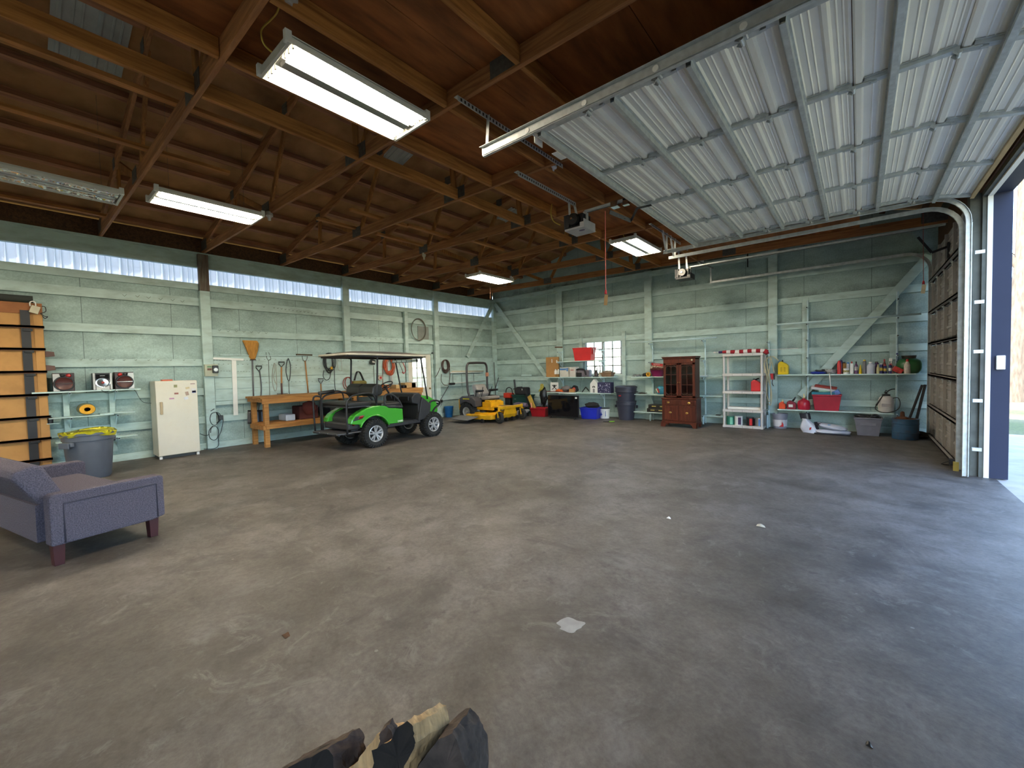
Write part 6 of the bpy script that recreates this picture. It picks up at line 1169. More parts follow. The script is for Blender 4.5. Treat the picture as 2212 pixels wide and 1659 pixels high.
bottle('navy spray can with white dome cap and yellow badge', 1900, 1908, 785, mNav, W_, band=mat('yellow red badge', (.5, .35, .05), .5, var=.6, scale=40), kind='cyl', name='spray_can', cat='spray can'); bottle('navy spray can with red dome cap and yellow badge', 1908, 1916, 788, mNav, mR, band=mat('yellow red badge', (0, 0, 0)), kind='cyl', name='spray_can', cat='spray can')
bottle('dark red bottle with round red knob top', 1906, 1915, 776, mat('brown red', (.15, .03, .02), .4), mR, kind='neck', dy=.10)
bottle('tall white and red spray bottle', 1919, 1932, 774, mat('red white print', (.55, .35, .33), .5, var=.6, scale=30), W_, kind='spray', dy=.08, name='spray_bottle'); bottle('slim blue and white can before the spray bottle', 1919, 1927, 786, mNav, mR, band=W_, kind='cyl')
t = tag(MB().box((obj_x(1939), YF+.07, Z5+.07), (.16, .05, .10), rot=(0, R(32), 0)).build('red_packet', mat('red packet', (.5, .04, .03), .5, var=.5, scale=14), bevel=.012), 'crumpled red packet leaning before the green tank', 'packet')
bottle('white trigger bottle with red nozzle before the green tank', 1952, 1968, 776, mat('white with brown red print', (.62, .56, .5), .5, var=.25, scale=22), mR, kind='neck', name='spray_bottle')
x = ony(1963, 800, YF+.22).x; t = thing('green_tank', 'squat green gas cylinder at the right end of the long shelf', 'gas cylinder', (x, YF+.22, Z5)); m = mat('green enamel', (.03, .14, .045), .35, dirt=(.05, .06, .03), damt=.4); MB().lathe([(0, 0), (.14, 0), (.175, .05), (.185, .10), (.185, .18), (.17, .24), (.11, .285), (0, .30)], (0, 0, 0), 32).build('tank', m, t, smooth=40); MB().lathe([(.10, .285), (.11, .345), (.10, .345), (.09, .285)], (0, 0, 0), 24).build('collar', mat('dark brown collar', (.04, .03, .02), .6), t, smooth=40); MB().lathe([(0, .29), (.02, .29), (.02, .34), (0, .34)], (0, 0, 0), 10).build('valve', M_BRASS, t)
tag(MB().tube([(xb, BY-.22, 1.62), (xb+.005, BY-.22, 1.42)], .014, 8).tube([(xb+.005, BY-.22, 1.32), (xb+.01, BY-.22, 1.22)], .02, 8).build('blue_tool', mat('dark blue grip', (.01, .02, .16), .5)), 'dark blue handled tool hanging on the pipe by the green tank', 'tool')
# lower shelf of unit 3
gascan('gas_can', 'small orange red gas can with yellow spout, leftmost on the low shelf', obj_x(1690), YF+.10, Z6, .125, .12, .15, mat('orange red can', (.68, .07, .02), .4), 'up', mIv)
t = gascan('gas_can', 'dark red gas can with white label and black spout', obj_x(1710), YF+.11, Z6, .17, .14, .19, mat('dark red can', (.24, .01, .03), .4), 'lean', M_BLACK); MB().bx((-.05, -.075, .05), (.03, -.071, .11)).build('white_label', W_, t)
gascan('gas_can', 'round red metal gas can with yellow spout', obj_x(1736), YF+.13, Z6, .23, .2, .24, mat('crimson can', (.42, .015, .04), .35), 'up', mIv, shape='round')
t, w, h = bin_('storage_bin', 'big crimson plastic bin on the low right shelf', 'bin', 1755, 1817, 852, Z6, mat('crimson plastic', (.36, .012, .035), .4), d=.30)
zz = Z6+h; xc = t.location.x
tag(MB().box((xc-.06, YF+.16, zz+.12), (.42, .22, .05), rot=(R(8), R(9), 0)).build('game_box', mat('white cardboard', (.6, .58, .6), .6), bevel=.003), 'tilted white and red box on top of the crimson bin', 'box'); tag(MB().box((xc-.02, YF+.16, zz+.16), (.38, .2, .018), rot=(R(8), R(9), 0)).build('red_board', mat('brick red card', (.35, .04, .03), .6)), 'flat red lid lying on the tilted white box', 'lid')
tag(MB().box((xc-.06, YF+.13, zz+.015), (.40, .2, .07)).build('teal_box', mat('teal plastic', (.01, .18, .26), .5), bevel=.01), 'teal box sticking out of the crimson bin', 'box'); tag(MB().blob((xc-.03, YF+.1, zz+.07), (.12, .07, .03), 3, 3, .4, 3).build('mint_cloth', mat('mint cloth', (.40, .62, .52), .9), smooth=True), 'mint green cloth on the teal box', 'cloth')
tag(MB().box((xc+.16, YF+.12, zz+.04), (.12, .16, .10), rot=(0, -.5, 0)).build('blue_packet', mat('blue white packet', (.12, .22, .55), .5, var=.5, scale=12), bevel=.008), 'blue and white packet at the right of the crimson bin', 'packet')
x = ony(1914, 870, YF+.14).x; t = thing('pump_sprayer', 'white pump sprayer with black hose on the low right shelf', 'sprayer', (x, YF+.15, Z6)); MB().lathe([(0, 0), (.095, 0), (.115, .04), (.12, .08), (.12, .24), (.10, .30), (.06, .33), (0, .33)], (0, 0, 0), 28).build('tank', mat('milky plastic', (.62, .58, .56), .45), t, smooth=40)
MB().lathe([(0, .33), (.065, .33), (.065, .36), (.02, .37), (.02, .40), (0, .4)], (0, 0, 0), 16).tube([(-.03, 0, .40), (0, 0, .44), (.03, 0, .41)], .012, 8, closed=True).tube([(.02, 0, .42), (.08, 0, .46), (.13, 0, .465)], .010, 8, smooth=3).build('pump_handle', M_BLACK, t, smooth=40); MB().tube([(.10, -.05, .29), (.17, -.08, .30), (.20, -.10, .20), (.17, -.12, .08), (.05, -.15, .015), (-.08, -.15, .015), (-.16, -.13, .07), (-.15, -.10, .14)], .008, 8, smooth=4).build('hose', M_BLACK, t, smooth=True)
MB().tube([(-.15, -.10, .14), (-.10, -.09, .24), (-.04, -.06, .36)], [.016, .012, .006], 8).build('wand', M_BLACK, t, smooth=True); MB().bx((-.07, -.122, .12), (.07, -.115, .18)).build('printed_label', mat('grey print', (.38, .35, .35), .6), t)
# hank of pale cord and jumper cables on the pipe
c = ony(1661, 773, BY-.42); t = thing('pale_cord_hank', 'hank of pale yellow cord hanging on the pipe beside the plastic shelving', 'cord', c); M_PC = mat('pale yellow cord', (.58, .53, .34), .6)
for pts in ([(1661, 771), (1656, 775), (1658, 795), (1662, 815), (1664, 830), (1665, 850), (1663, 868), (1659, 862), (1656, 845), (1657, 815), (1664, 790), (1667, 775), (1661, 771)], [(1661, 771), (1651, 785), (1654, 800), (1657, 820)], [(1663, 770), (1672, 771), (1682, 779)], [(1662, 772), (1667, 780), (1670, 795), (1672, 804)], [(1664, 772), (1662, 800), (1660, 818), (1665, 838), (1667, 858), (1664, 876), (1660, 870)]):
    MB().tube([ony(q[0], q[1], BY-.42)-c for q in pts], .010, 8, smooth=4).build('loop', M_PC, t, smooth=True)
c = ony(1669, 810, BY-.44); t = thing('jumper_cables', 'red and black jumper cable clamps hanging with the pale cord', 'cable', c)
for k, (px, m) in enumerate(((1666, M_RED), (1669, M_RED), (1672, M_BLACK))): MB().tube([ony(px, 807, BY-.44)-c, ony(px+.5, 820, BY-.44)-c], [.022, .010], 8).build('clamp', m, t)
MB().tube([ony(*q, BY-.44)-c for q in ((1669, 820), (1668, 828), (1671, 834))], .008, 8, smooth=3).build('cable_end', M_BLACK, t, smooth=True)
# on the floor at the right
p = onz(1683, 926, 0); t = thing('grey_bucket', 'grey five gallon bucket with a white and red label', 'bucket', (p.x, p.y+.13, 0)); MB().lathe([(0, 0), (.125, 0), (.14, .24), (.148, .24), (.15, .31), (.155, .31), (.155, .335), (.14, .335), (.12, .02), (0, .02)], (0, 0, 0), 28).build('bucket', mat('grey bucket plastic', (.27, .27, .33), .45), t, smooth=35)
MB().lathe([(.137, .05), (.143, .20), (.1425, .20), (.1365, .05)], (0, 0, 0), 28, sx=1.0).build('white_label', mat('label white', (.65, .65, .7), .5), t, smooth=35); MB().prism([(.0, .05), (.085, .05), (.085, .10), (.06, .16), (.05, .09)], -.150, -.130, 'Y').build('red_mark', M_RED, t)
M_BAGW = mat('white printed bag film', (.62, .65, .75), .3, var=.12, scale=5); M_BAGK = mat('black printed film', (.02, .02, .03), .3)
p = onz(1752, 936, 0); t = thing('soil_bag', 'upright half empty white and black bag slumped under the shelf', 'bag', (p.x-.05, p.y+.06, 0))
b = MB().grid(lambda u, v: Vector(((.14-.05*v+.03*math.sin(v*5))*math.cos(u*2*PI)*(1-.2*(v > .8)) - .06*v + .05*(1-v), (.07+.01*math.sin(u*9))*math.sin(u*2*PI)*(1-.5*v), .0+.30*v+.01*math.sin(u*12))), 30, 8, closed_u=True); b.build('bag_body', M_BAGW, t, smooth=True)
b = MB().grid(lambda u, v: Vector(((.095+.008*math.sin(u*11))*math.cos(u*2*PI) - .05-.02*v, .04*math.sin(u*2*PI), .295+.11*v+.008*math.sin(u*12))), 30, 5, closed_u=True); b.build('black_top', M_BAGK, t, smooth=True)
MB().prism([(.02, .07), (.05, .08), (.06, .13), (.03, .12)], -.085, -.075, 'Y').build('red_print', M_RED, t); MB().grid(lambda u, v: Vector((.10+.05*u+.05*(1-v), -.04+.03*u, .02+.22*v)), 3, 6).build('black_side', M_BAGK, t).modifiers.new('s', 'SOLIDIFY').thickness = .01
for k, (x0, x1, z, m, lb) in enumerate((((-.72), (-.12), .045, M_BAGW, 'lower white soil bag lying flat on the floor'), ((-.70), (-.16), .150, M_BAGW, 'upper soil bag with black and blue print lying on the other'))):
    y = 10.66; t = thing('soil_bag', lb, 'bag', ((x0+x1)/2, y+.08, z)); w = x1-x0
    b = MB().blob((0, 0, 0), (w/2, .18, .05), 3+k, 4, .10, 1.5)
    for v in b.bm.verts: v.co.x = (abs(v.co.x)/(w/2))**.7*w/2*(1 if v.co.x > 0 else -1); 
    for v in b.bm.verts: v.co.z = max(v.co.z, -.045); v.co.z += (.0 if k == 0 else -.10*(v.co.x/(w))*1.0)
    b.build('bag', m, t, smooth=True)
    if k: MB().blob((-w*.33, -.02, .04), (.09, .13, .03), 4, 3, .2).build('black_print', M_BAGK, t, smooth=True); MB().blob((-w*.08, -.05, .035), (.05, .11, .02), 5, 3, .1).build('blue_print', mat('light blue print', (.25, .5, .75), .4), t, smooth=True)
    else: MB().bx((-w*.48, -.18, -.044), (w*.5, -.10, -.02)).build('black_edge', M_BAGK, t, bevel=.01)
p = onz(1875, 942, 0); t, w, h = bin_('storage_tote', 'grey plastic tote full of tools under the right shelf end', 'tote', 0, 0, 0, 0, mat('grey lilac plastic', (.17, .165, .20), .45), loc=(p.x, p.y+.18, 0), w=.42, d=.34, h=.36, taper=.78); b = MB(); rnd = random.Random(3)
for i in range(7): b.blob((rnd.uniform(-.15, .15), rnd.uniform(-.1, .1), .36+rnd.uniform(-.01, .02)), (.07, .05, .03), i, 2, .3)
b.build('tools_heap', M_BLACK, t, smooth=True)['kind'] = 'stuff'; MB().tube([(.02, -.12, .34), (.08, -.12, .42), (.15, -.12, .41), (.19, -.12, .35)], .012, 8, smooth=3).build('black_hose', M_BLACK, t, smooth=True); MB().bx((-.12, -.162, .20), (.12, -.155, .31)).build('front_panel', mat('grey lilac plastic', (0, 0, 0)), t, bevel=.006)
p = onz(1957, 951, 0); t = thing('steel_drum', 'rusty topped blue steel drum near the closed door', 'drum', (p.x, p.y+.18, 0)); m = mat('blue drum paint', (.035, .10, .19), .5, .2, dirt=(.08, .04, .025), dscale=5, damt=.7)
MB().lathe([(0, 0), (.185, 0), (.19, .01), (.19, .12), (.198, .13), (.19, .14), (.19, .28), (.198, .29), (.19, .30), (.19, .37), (.195, .38), (.185, .385), (.0, .375)], (0, 0, 0), 36).build('drum', m, t, smooth=35); MB().lathe([(0, .376), (.17, .378), (.16, .384), (0, .384)], (0, 0, 0), 28).build('rusty_top', mat('rust', (.10, .04, .02), .9, var=.5), t, smooth=35)
t = thing('jack_stand', 'rusty iron base sitting on the blue drum', 'tool', (p.x-.04, p.y+.18, .385)); MB().lathe([(0, 0), (.09, 0), (.09, .02), (.035, .04), (.028, .12), (.015, .13), (0, .135)], (0, 0, 0), 16).build('stand', mat('rust', (0, 0, 0)), t, smooth=40)
for i, (xa, xb, lb) in enumerate(((.66, .93, 'nearer dark metal bar leaning in the far right corner'), (.80, .98, 'second dark metal bar leaning in the far right corner'))): tag(MB().bar((xa, 10.98+i*.1, .02), (xb, 11.12+i*.1, 1.0), .05, .015).build('metal_bar', mat('dark iron', (.02, .015, .015), .6)), lb, 'bar', 'bars in the right corner')
tag(MB().blob((.92, 11.0, .06), (.14, .12, .06), 5, 3, .3, 2, flat=.06).build('dark_clutter', mat('dark debris', (.05, .04, .03), .9), smooth=True), 'dark low heap on the floor behind the blue drum', 'debris')
# ================================================================== golf cart (x forward, y left)
M_GREEN = mat('lime green body paint', (0.065, 0.40, 0.04), 0.18, 0.0, var=.05, scale=60, coat=.8); M_TYRE = mat('tyre rubber', (0.02, 0.02, 0.02), .85, var=.3, bump=.3); M_SEAT = mat('black vinyl', (0.022, 0.021, 0.020), .42, var=.2); M_MATK = mat('matt black plastic', (0.03, 0.03, 0.034), .55, var=.15)
def wheel(parent, x, y, r, w, side, rim_r, spokes=True, rim_m=None, tread=True):
    e = bpy.data.objects.new('wheel', None); COL.objects.link(e); e.parent = parent; e.location = (x, y, r)
    b = MB(); b.lathe([(rim_r*.98, -w/2*.8), (r*.80, -w/2), (r*.96, -w/2*.86), (r, -w/2*.5), (r, w/2*.5), (r*.96, w/2*.86), (r*.80, w/2), (rim_r*.98, w/2*.8), (rim_r*.98, -w/2*.8)], (0, 0, 0), 48, rot=(PI/2, 0, 0))
    if tread:
        for i in range(30):
            a = 2*PI*i/30
            for s in (-1, 1):
                aa = a + s*.05; b.box((r*1.005*math.cos(aa), s*w*.22, r*1.005*math.sin(aa)), (.022, w*.36, .03), rot=(0, -aa, s*.0)); b.box((r*.90*math.cos(aa), s*w*.475, r*.90*math.sin(aa)), (r*.18, .02, .022), rot=(0, -aa, 0))
    b.build('tyre', M_TYRE, e, smooth=40)
    m = rim_m or mat('polished alloy', (.62, .63, .66), .3, .55, var=.05); ys = side*w*.30; b = MB(); b.lathe([(rim_r*.80, -w*.4), (rim_r*.86, -w*.35), (rim_r*.86, w*.35), (rim_r, w*.43), (rim_r*.94, w*.44), (rim_r*.84, w*.37), (rim_r*.80, w*.30), (rim_r*.80, -w*.4)], (0, 0, 0), 40, rot=(PI/2, 0, 0))
    if spokes:
        for i in range(5):
            for q in (-.16, .16):
                a = 2*PI*i/5 + q + .3; a2 = a + q*.35; b.bar((rim_r*.16*math.cos(a), ys*1.05, rim_r*.16*math.sin(a)), (rim_r*.90*math.cos(a2), ys*1.25, rim_r*.90*math.sin(a2)), rim_r*.17, .022, up=(0, 1, 0))
    b.lathe([(0, -.03), (rim_r*.2, -.03), (rim_r*.24, .0), (rim_r*.2, .03), (0, .03)], (0, ys*1.1, 0), 20, rot=(PI/2, 0, 0)); b.build('rim', m, e, smooth=40)
    MB().lathe([(0, -.01), (rim_r*.82, -.01), (rim_r*.82, .01), (0, .01)], (0, ys*.35, 0), 28, rot=(PI/2, 0, 0)).build('brake_disc', M_BLKMET, e); return e
gc = thing('golf_cart', 'lime green lifted golf cart with black seats and roof', 'golf cart', (-7.90, 4.45, 0), rz=R(90+3.2))
for x, sc_ in ((.12, 1), (1.66, 1)):
    for s in (-1, 1): wheel(gc, x, s*.44, .275, .22, s, .165)
MB().tube([(.12, -.4, .275), (.12, .4, .275)], .035, 12).tube([(1.66, -.4, .275), (1.66, .4, .275)], .03, 12).bx((-.1, -.12, .2), (.35, .12, .40)).build('axle', M_BLKMET, gc)
MB().bx((-.30, -.33, .36), (1.9, -.27, .42)).bx((-.30, .27, .36), (1.9, .33, .42)).build('chassis_rail', M_BLKMET, gc)
arch = [(.12+.345*math.cos(a), .285+.345*math.sin(a)) for a in [R(v) for v in (22, 35, 50, 65, 80, 95, 110, 125, 140, 152)]]
side = [(.83, .42), (.82, .71), (.66, .735), (.48, .755), (.40, .80), (.25, .825), (.10, .825), (-.06, .79), (-.20, .735), (-.31, .675), (-.38, .60), (-.41, .52), (-.30, .50), (-.20, .49)] + arch[::-1] + [(.47, .42)]
for s in (-1, 1): MB().prism(side, s*.50, s*.33, 'Y').build('body_side', M_GREEN, gc, bevel=.018)
MB().prism([(.80, .50), (.80, .71), (.40, .78), (.05, .80), (-.22, .70), (-.30, .60), (-.30, .45), (.45, .45)], -.33, .33, 'Y').build('body_centre', M_MATK, gc, bevel=.01)
for s in (-1, 1):
    MB().tube([(x, s*.505, z) for x, z in [(.12+.36*math.cos(a), .285+.36*math.sin(a)) for a in [R(20+i*13.5) for i in range(11)]]], .016, 8).build('wheel_arch_lip', M_GREEN, gc, smooth=True)
    t_ = MB().prism([(-.37, .565), (-.15, .60), (-.10, .665), (-.16, .675), (-.31, .655)], s*.505, s*.44, 'Y').build('tail_lamp', M_MATK, gc, bevel=.01); MB().prism([(-.25, .60), (-.155, .615), (-.125, .66), (-.22, .655)], s*.512, s*.50, 'Y').build('red_lens', mat('dark red lens', (.25, .01, .01), .15), t_, bevel=.004)
    MB().bx((-.33, s*.40-.06, .48), (-.30, s*.40+.06, .60)).build('rear_reflector', MATS['dark red lens'], gc)
MB().bx((-.42, -.43, .40), (-.15, .43, .53)).build('rear_bumper', M_MATK, gc, bevel=.03)
MB().bx((.45, -.47, .355), (1.32, .47, .42)).bx((.82, -.44, .42), (1.30, .44, .435)).build('floor_pan', M_MATK, gc, bevel=.008)
text('side_lettering', 'E4880', .055, M_WHITE, gc, (.745, -.5015, .455), (PI/2, 0, 0))
# front
for s in (-1, 1): MB().prism([(1.24, .40), (1.52, .44), (1.60, .60), (1.62, .74), (1.40, .90), (1.36, .92), (1.33, .80)], s*.50, s*.40, 'Y').build('front_fender_panel', M_MATK, gc, bevel=.012)
MB().prism([(1.36, .60), (1.36, .97), (1.45, .955), (1.66, .92), (1.86, .82), (1.93, .66), (1.93, .52), (1.60, .50)], -.40, .40, 'Y').build('front_cowl', M_GREEN, gc, bevel=.04)
MB().prism([(1.28, .42), (1.28, .76), (1.12, .80), (1.10, .92), (1.18, 1.0), (1.30, 1.02), (1.38, .98), (1.38, .44)], -.46, .46, 'Y').build('dashboard', M_MATK, gc, bevel=.02)
MB().bx((1.085, -.36, .85), (1.105, -.08, .95)).bx((1.085, .12, .83), (1.105, .40, .96)).build('glove_box', M_BLACK, gc, bevel=.01); MB().bx((1.08, -.02, .87), (1.10, .06, .93)).build('key_panel', M_GUS, gc)
g_ = []
for s in (-1, 1): MB().tube([(1.50, s*.42, .48), (1.62, s*.43, .66), (1.68, s*.43, .80), (1.86, s*.43, .80), (1.96, s*.42, .76), (1.97, s*.40, .70), (1.80, s*.42, .62), (1.66, s*.42, .44)], .022, 8, smooth=3).build('brush_guard', M_BLKMET, gc, smooth=True)
MB().tube([(1.97, -.40, .72), (1.99, 0, .73), (1.97, .40, .72)], .022, 8).tube([(1.80, -.42, .62), (1.95, -.2, .55), (1.95, .2, .55), (1.80, .42, .62)], .018, 8).build('front_bumper', M_BLKMET, gc, smooth=True); MB().bx((1.88, -.30, .62), (1.94, -.16, .70)).bx((1.88, .16, .62), (1.94, .30, .70)).build('headlamp', M_CHROME, gc, bevel=.01)
# seats
MB().bx((.30, -.48, .76), (.80, .48, .87)).build('front_seat', M_SEAT, gc, bevel=.04)
MB().prism([(.10, 1.05), (.12, 1.20), (.22, 1.27), (.34, 1.24), (.37, 1.10), (.33, 1.03), (.18, 1.01)], -.47, -.01, 'Y').build('seat_back', M_SEAT, gc, bevel=.03); MB().prism([(.10, 1.05), (.12, 1.20), (.22, 1.27), (.34, 1.24), (.37, 1.10), (.33, 1.03), (.18, 1.01)], .01, .47, 'Y').build('seat_back', M_SEAT, gc, bevel=.03)
MB().prism([(-.42, .855), (.06, .845), (.10, .88), (.02, .925), (-.38, .935), (-.44, .90)], -.46, .46, 'Y').build('rear_seat', M_SEAT, gc, bevel=.02); MB().bx((-.42, -.45, .825), (.05, .45, .855)).build('rear_seat_base', M_MATK, gc)
for s in (-1, 1):
    MB().tube([(.40, s*.47, .80), (.40, s*.47, 1.0), (.55, s*.47, 1.03), (.72, s*.47, .92), (.83, s*.47, .74)], .020, 8, smooth=4).tube([(.42, s*.47, .80), (.60, s*.47, .77), (.82, s*.47, .745)], .03, 8).build('hip_restraint', M_MATK, gc, smooth=True)
    MB().tube([(.22, s*.44, .80), (.19, s*.44, .96), (.12, s*.45, 1.06), (-.04, s*.45, 1.09), (-.32, s*.46, 1.06), (-.42, s*.46, .98), (-.46, s*.46, .90), (-.46, s*.46, .34)], .017, 8, smooth=3).build('grab_rail', M_BLKMET, gc, smooth=True)
MB().tube([(-.46, .40, .34), (-.47, .40, .95), (-.52, .40, 1.04), (-.60, .42, 1.04), (-.62, .44, .92), (-.60, .44, .34)], .017, 8, smooth=3).build('rear_hoop', M_BLKMET, gc, smooth=True)
MB().tube([(-.50, .44, 1.10), (-.18, .43, 1.13)], .035, 12).build('armrest_pad', M_SEAT, gc, smooth=True); MB().tube([(-.46, .40, 1.04), (-.46, .42, 1.10), (-.10, .43, 1.13), (.02, .44, 1.06), (.04, .44, .9)], .015, 8, smooth=3).build('armrest_tube', M_BLKMET, gc, smooth=True)
MB().bx((-.64, -.44, .335), (-.12, .46, .36)).build('rear_platform', mat('grey tread plate', (.13, .13, .14), .4, .5), gc, bevel=.006); MB().tube([(-.62, -.44, .33), (-.62, .46, .33)], .018, 8).bx((-.4, -.2, .28), (0, -.15, .34)).bx((-.4, .15, .28), (0, .2, .34)).build('platform_frame', M_BLKMET, gc)
for y in (-.42, -.1, .2, .44): MB().lathe([(0, .006), (.014, .004), (.015, 0)], (-.645, y, .345), 10, rot=(0, -PI/2, 0)).build('bolt', M_CHROME, gc)
# steering
MB().tube([(1.12, .22, .86), (.93, .22, 1.16)], .022, 8).build('steering_column', M_MATK, gc); w_ = MB(); N = Vector((-.55, 0, .83)); sx = Vector((0, 1, 0)); sy = N.cross(sx); cw = Vector((.92, .22, 1.18))
w_.tube([cw + sx*.18*math.cos(2*PI*i/28) + sy*.18*math.sin(2*PI*i/28) for i in range(28)], .014, 8, closed=True)
for a in (R(90), R(210), R(330)): w_.tube([cw - N*.015, cw + sx*.17*math.cos(a) + sy*.17*math.sin(a)], .012, 6)
w_.tube([cw - N*.04, cw + N*.0], .045, 12); w_.build('steering_wheel', M_MATK, gc, smooth=40)
# roof
def rf(u, v):
    x = -.45 + 1.98*u; y = -.54 + 1.08*v; e = min(1, 4*min(u, 1-u)*2.2)*min(1, 4*min(v, 1-v)*1.6); k = (max(0, abs(u-.5)-.42)/.08)
    return Vector((x, y*(1-.10*k*k), 1.855 + .075*(1-(2*v-1)**4) * (1-(2*u-1)**6) - .02*abs(2*u-1)**4 - .02*(u-.3)))
MB().grid(rf, 24, 16).build('roof', mat('grey brown roof top', (.17, .14, .115), .35, var=.2, dirt=(.4, .36, .3), damt=.5), gc, smooth=True).modifiers.new('s', 'SOLIDIFY').thickness = .018
b = MB(); P_ = [(-.44, -.46), (-.36, -.535), (1.40, -.535), (1.52, -.44), (1.52, .44), (1.40, .535), (-.36, .535), (-.44, .46)]
b.tube([(x, y, 1.845-.02*(x-.2)*.6) for x, y in P_], .022, 8, closed=True); b.build('roof_edge', mat('cream roof edge', (.66, .60, .50), .4), gc, smooth=True)
b = MB(); b.tube([(x*.97+.01, y*.93, 1.81-.02*(x-.2)*.6) for x, y in P_], .018, 8, closed=True); b.bx((-.35, -.48, 1.815), (1.42, .48, 1.83)); b.build('roof_frame', M_BLKMET, gc, smooth=40)
MB().tube([(.20, -.46, .86), (.26, -.46, 1.76), (.20, -.44, 1.80), (.20, 0, 1.81), (.20, .44, 1.80), (.26, .46, 1.76), (.20, .46, .86)], .018, 8, smooth=3).build('rear_roof_frame', M_BLKMET, gc, smooth=True)
for s in (-1, 1): MB().tube([(1.58, s*.43, .86), (1.54, s*.44, 1.05), (1.40, s*.45, 1.80)], .017, 8).build('front_strut', M_BLKMET, gc, smooth=True)
e = MB().bx((1.30, -.44, 1.70), (1.33, .44, 1.765)).build('mirror_housing', M_BLACK, gc)
for i in range(5): MB().bx((1.292, -.42+.17*i, 1.708), (1.299, -.42+.17*i+.155, 1.757)).build('mirror_panel', M_CHROME, e)

# ================================================================== zero turn mower (x forward = +X, y left = +Y)
M_YELM = mat('mower yellow paint', (0.72, 0.38, 0.010), .35, var=.08, dirt=(.3, .16, .03), dscale=5, damt=.5); M_CHAR = mat('charcoal plastic', (.05, .045, .05), .5, var=.1); M_SEATG = mat('grey vinyl seat', (.25, .235, .23), .5, var=.12)
mo = thing('zero_turn_mower', 'yellow riding mower with black roll bar in the far left corner', 'mower', (-8.50, 9.08, 0), rz=R(2))
for s in (-1, 1):
    e = wheel(mo, -.40, s*.44, .265, .24, s, .14, spokes=False, rim_m=mat('pale dull rim', (.33, .32, .30), .6)); e.name = 'rear_wheel'
    MB().lathe([(0, -.01), (.13, -.01), (.13, .01), (0, .01)], (0, s*.04, 0), 24, rot=(PI/2, 0, 0)).build('rim_disc', MATS['pale dull rim'], e)
    # caster
    c = bpy.data.objects.new('caster', None); COL.objects.link(c); c.parent = mo; c.location = (.86, s*.53, 0)
    MB().lathe([(.05, -.035), (.13, -.05), (.155, -.03), (.155, .03), (.13, .05), (.05, .035), (.05, -.035)], (0, 0, .155), 32, rot=(PI/2, 0, R(-12))).build('tyre', M_TYRE, c, smooth=40)
    MB().lathe([(0, -.04), (.06, -.045), (.06, .045), (0, .04)], (0, 0, .155), 20, rot=(PI/2, 0, R(-12))).build('hub', M_GUS, c, smooth=40)
    MB().bar((0, -.065, .155), (-.03, -.065, .34), .04, .012, up=(0, 1, 0)).bar((0, .065, .155), (-.03, .065, .34), .04, .012, up=(0, 1, 0)).bx((-.06, -.075, .33), (.02, .075, .345)).build('fork', M_YELM, c, bevel=.003); MB().tube([(-.02, 0, .34), (-.02, 0, .46)], .03, 12).build('spindle_tube', M_YELM, c)
    MB().prism([(-.64, .44), (-.66, .66), (-.55, .72), (-.12, .70), (-.02, .60), (.0, .42), (-.10, .42), (-.18, .50), (-.40, .56), (-.58, .50)], s*.56, s*.28, 'Y').build('fender_tank', M_CHAR, mo, bevel=.02)
    MB().bx((-.50, s*.565-.002, .635), (-.24, s*.565+.002, .66)).build('yellow_decal', mat('yellow decal', (.65, .6, .02), .5), mo)
    MB().tube([(-.25, s*.30, .62), (-.20, s*.31, .83), (-.20, s*.30, .86)], .016, 8).tube([(-.20, s*.30, .86), (.10, s*.33, .88)], [.04, .03], 10).build('control_lever', M_BLACK, mo, smooth=40); MB().tube([(-.12, s*.18, .62), (-.02, s*.2, .98)], .010, 6).build('side_rod', M_BLACK, mo)
MB().tube([(-.33, -.42, .66), (-.40, -.44, .85), (-.42, -.45, 1.15), (-.42, -.45, 1.55), (-.42, -.40, 1.66), (-.42, -.30, 1.70), (-.42, .30, 1.70), (-.42, .40, 1.66), (-.42, .45, 1.55), (-.42, .45, 1.15), (-.40, .44, .85), (-.33, .42, .66)], .033, 10, smooth=2).build('roll_bar', mat('dark roll bar', (.03, .025, .028), .4), mo, smooth=True)
MB().bx((-.435, .40, 1.28), (-.385, .49, 1.40)).build('orange_sticker', mat('orange sticker', (.5, .2, .12), .6), mo)
MB().prism([(-.24, .60), (-.28, .66), (-.12, .69), (.18, .72), (.26, .70), (.26, .64), (.10, .60)], -.24, .24, 'Y').build('seat_cushion', M_SEATG, mo, bevel=.03); MB().prism([(-.22, .66), (-.36, .70), (-.46, 1.0), (-.40, 1.06), (-.30, 1.04), (-.14, .78)], -.23, .23, 'Y').build('seat_back', M_SEATG, mo, bevel=.035)
MB().bx((-.66, -.27, .42), (-.05, .27, .66)).bx((-.60, -.2, .66), (-.3, .2, .74)).build('engine', M_BLKMET, mo, bevel=.03); MB().bx((-.74, -.5, .30), (-.70, .5, .62)).build('rear_guard', M_YELM, mo, bevel=.01)
MB().bx((-.55, -.34, .32), (.45, -.26, .40)).bx((-.55, .26, .32), (.45, .34, .40)).build('frame_rail', M_YELM, mo, bevel=.005)
MB().bx((.02, -.30, .40), (.36, .28, .55)).bx((.10, -.28, .55), (.30, -.02, .60)).bx((.06, .02, .55), (.32, .24, .585)).build('front_housing', M_YELM, mo, bevel=.015)
MB().bx((.36, -.26, .40), (.80, .30, .425)).build('foot_plate', M_YELM, mo, bevel=.005); MB().bx((.42, -.05, .425), (.78, .10, .44)).build('grip_strip', mat('brown grip strip', (.25, .17, .06), .7), mo)
MB().bar((.84, -.55, .41), (.84, .55, .41), .07, .07).build('front_cross_tube', M_YELM, mo, bevel=.006); MB().prism([(-.3, .20), (.3, .20), (.25, .37), (-.25, .37)], .80, .83, 'X').build('front_plate', M_YELM, mo, bevel=.004)
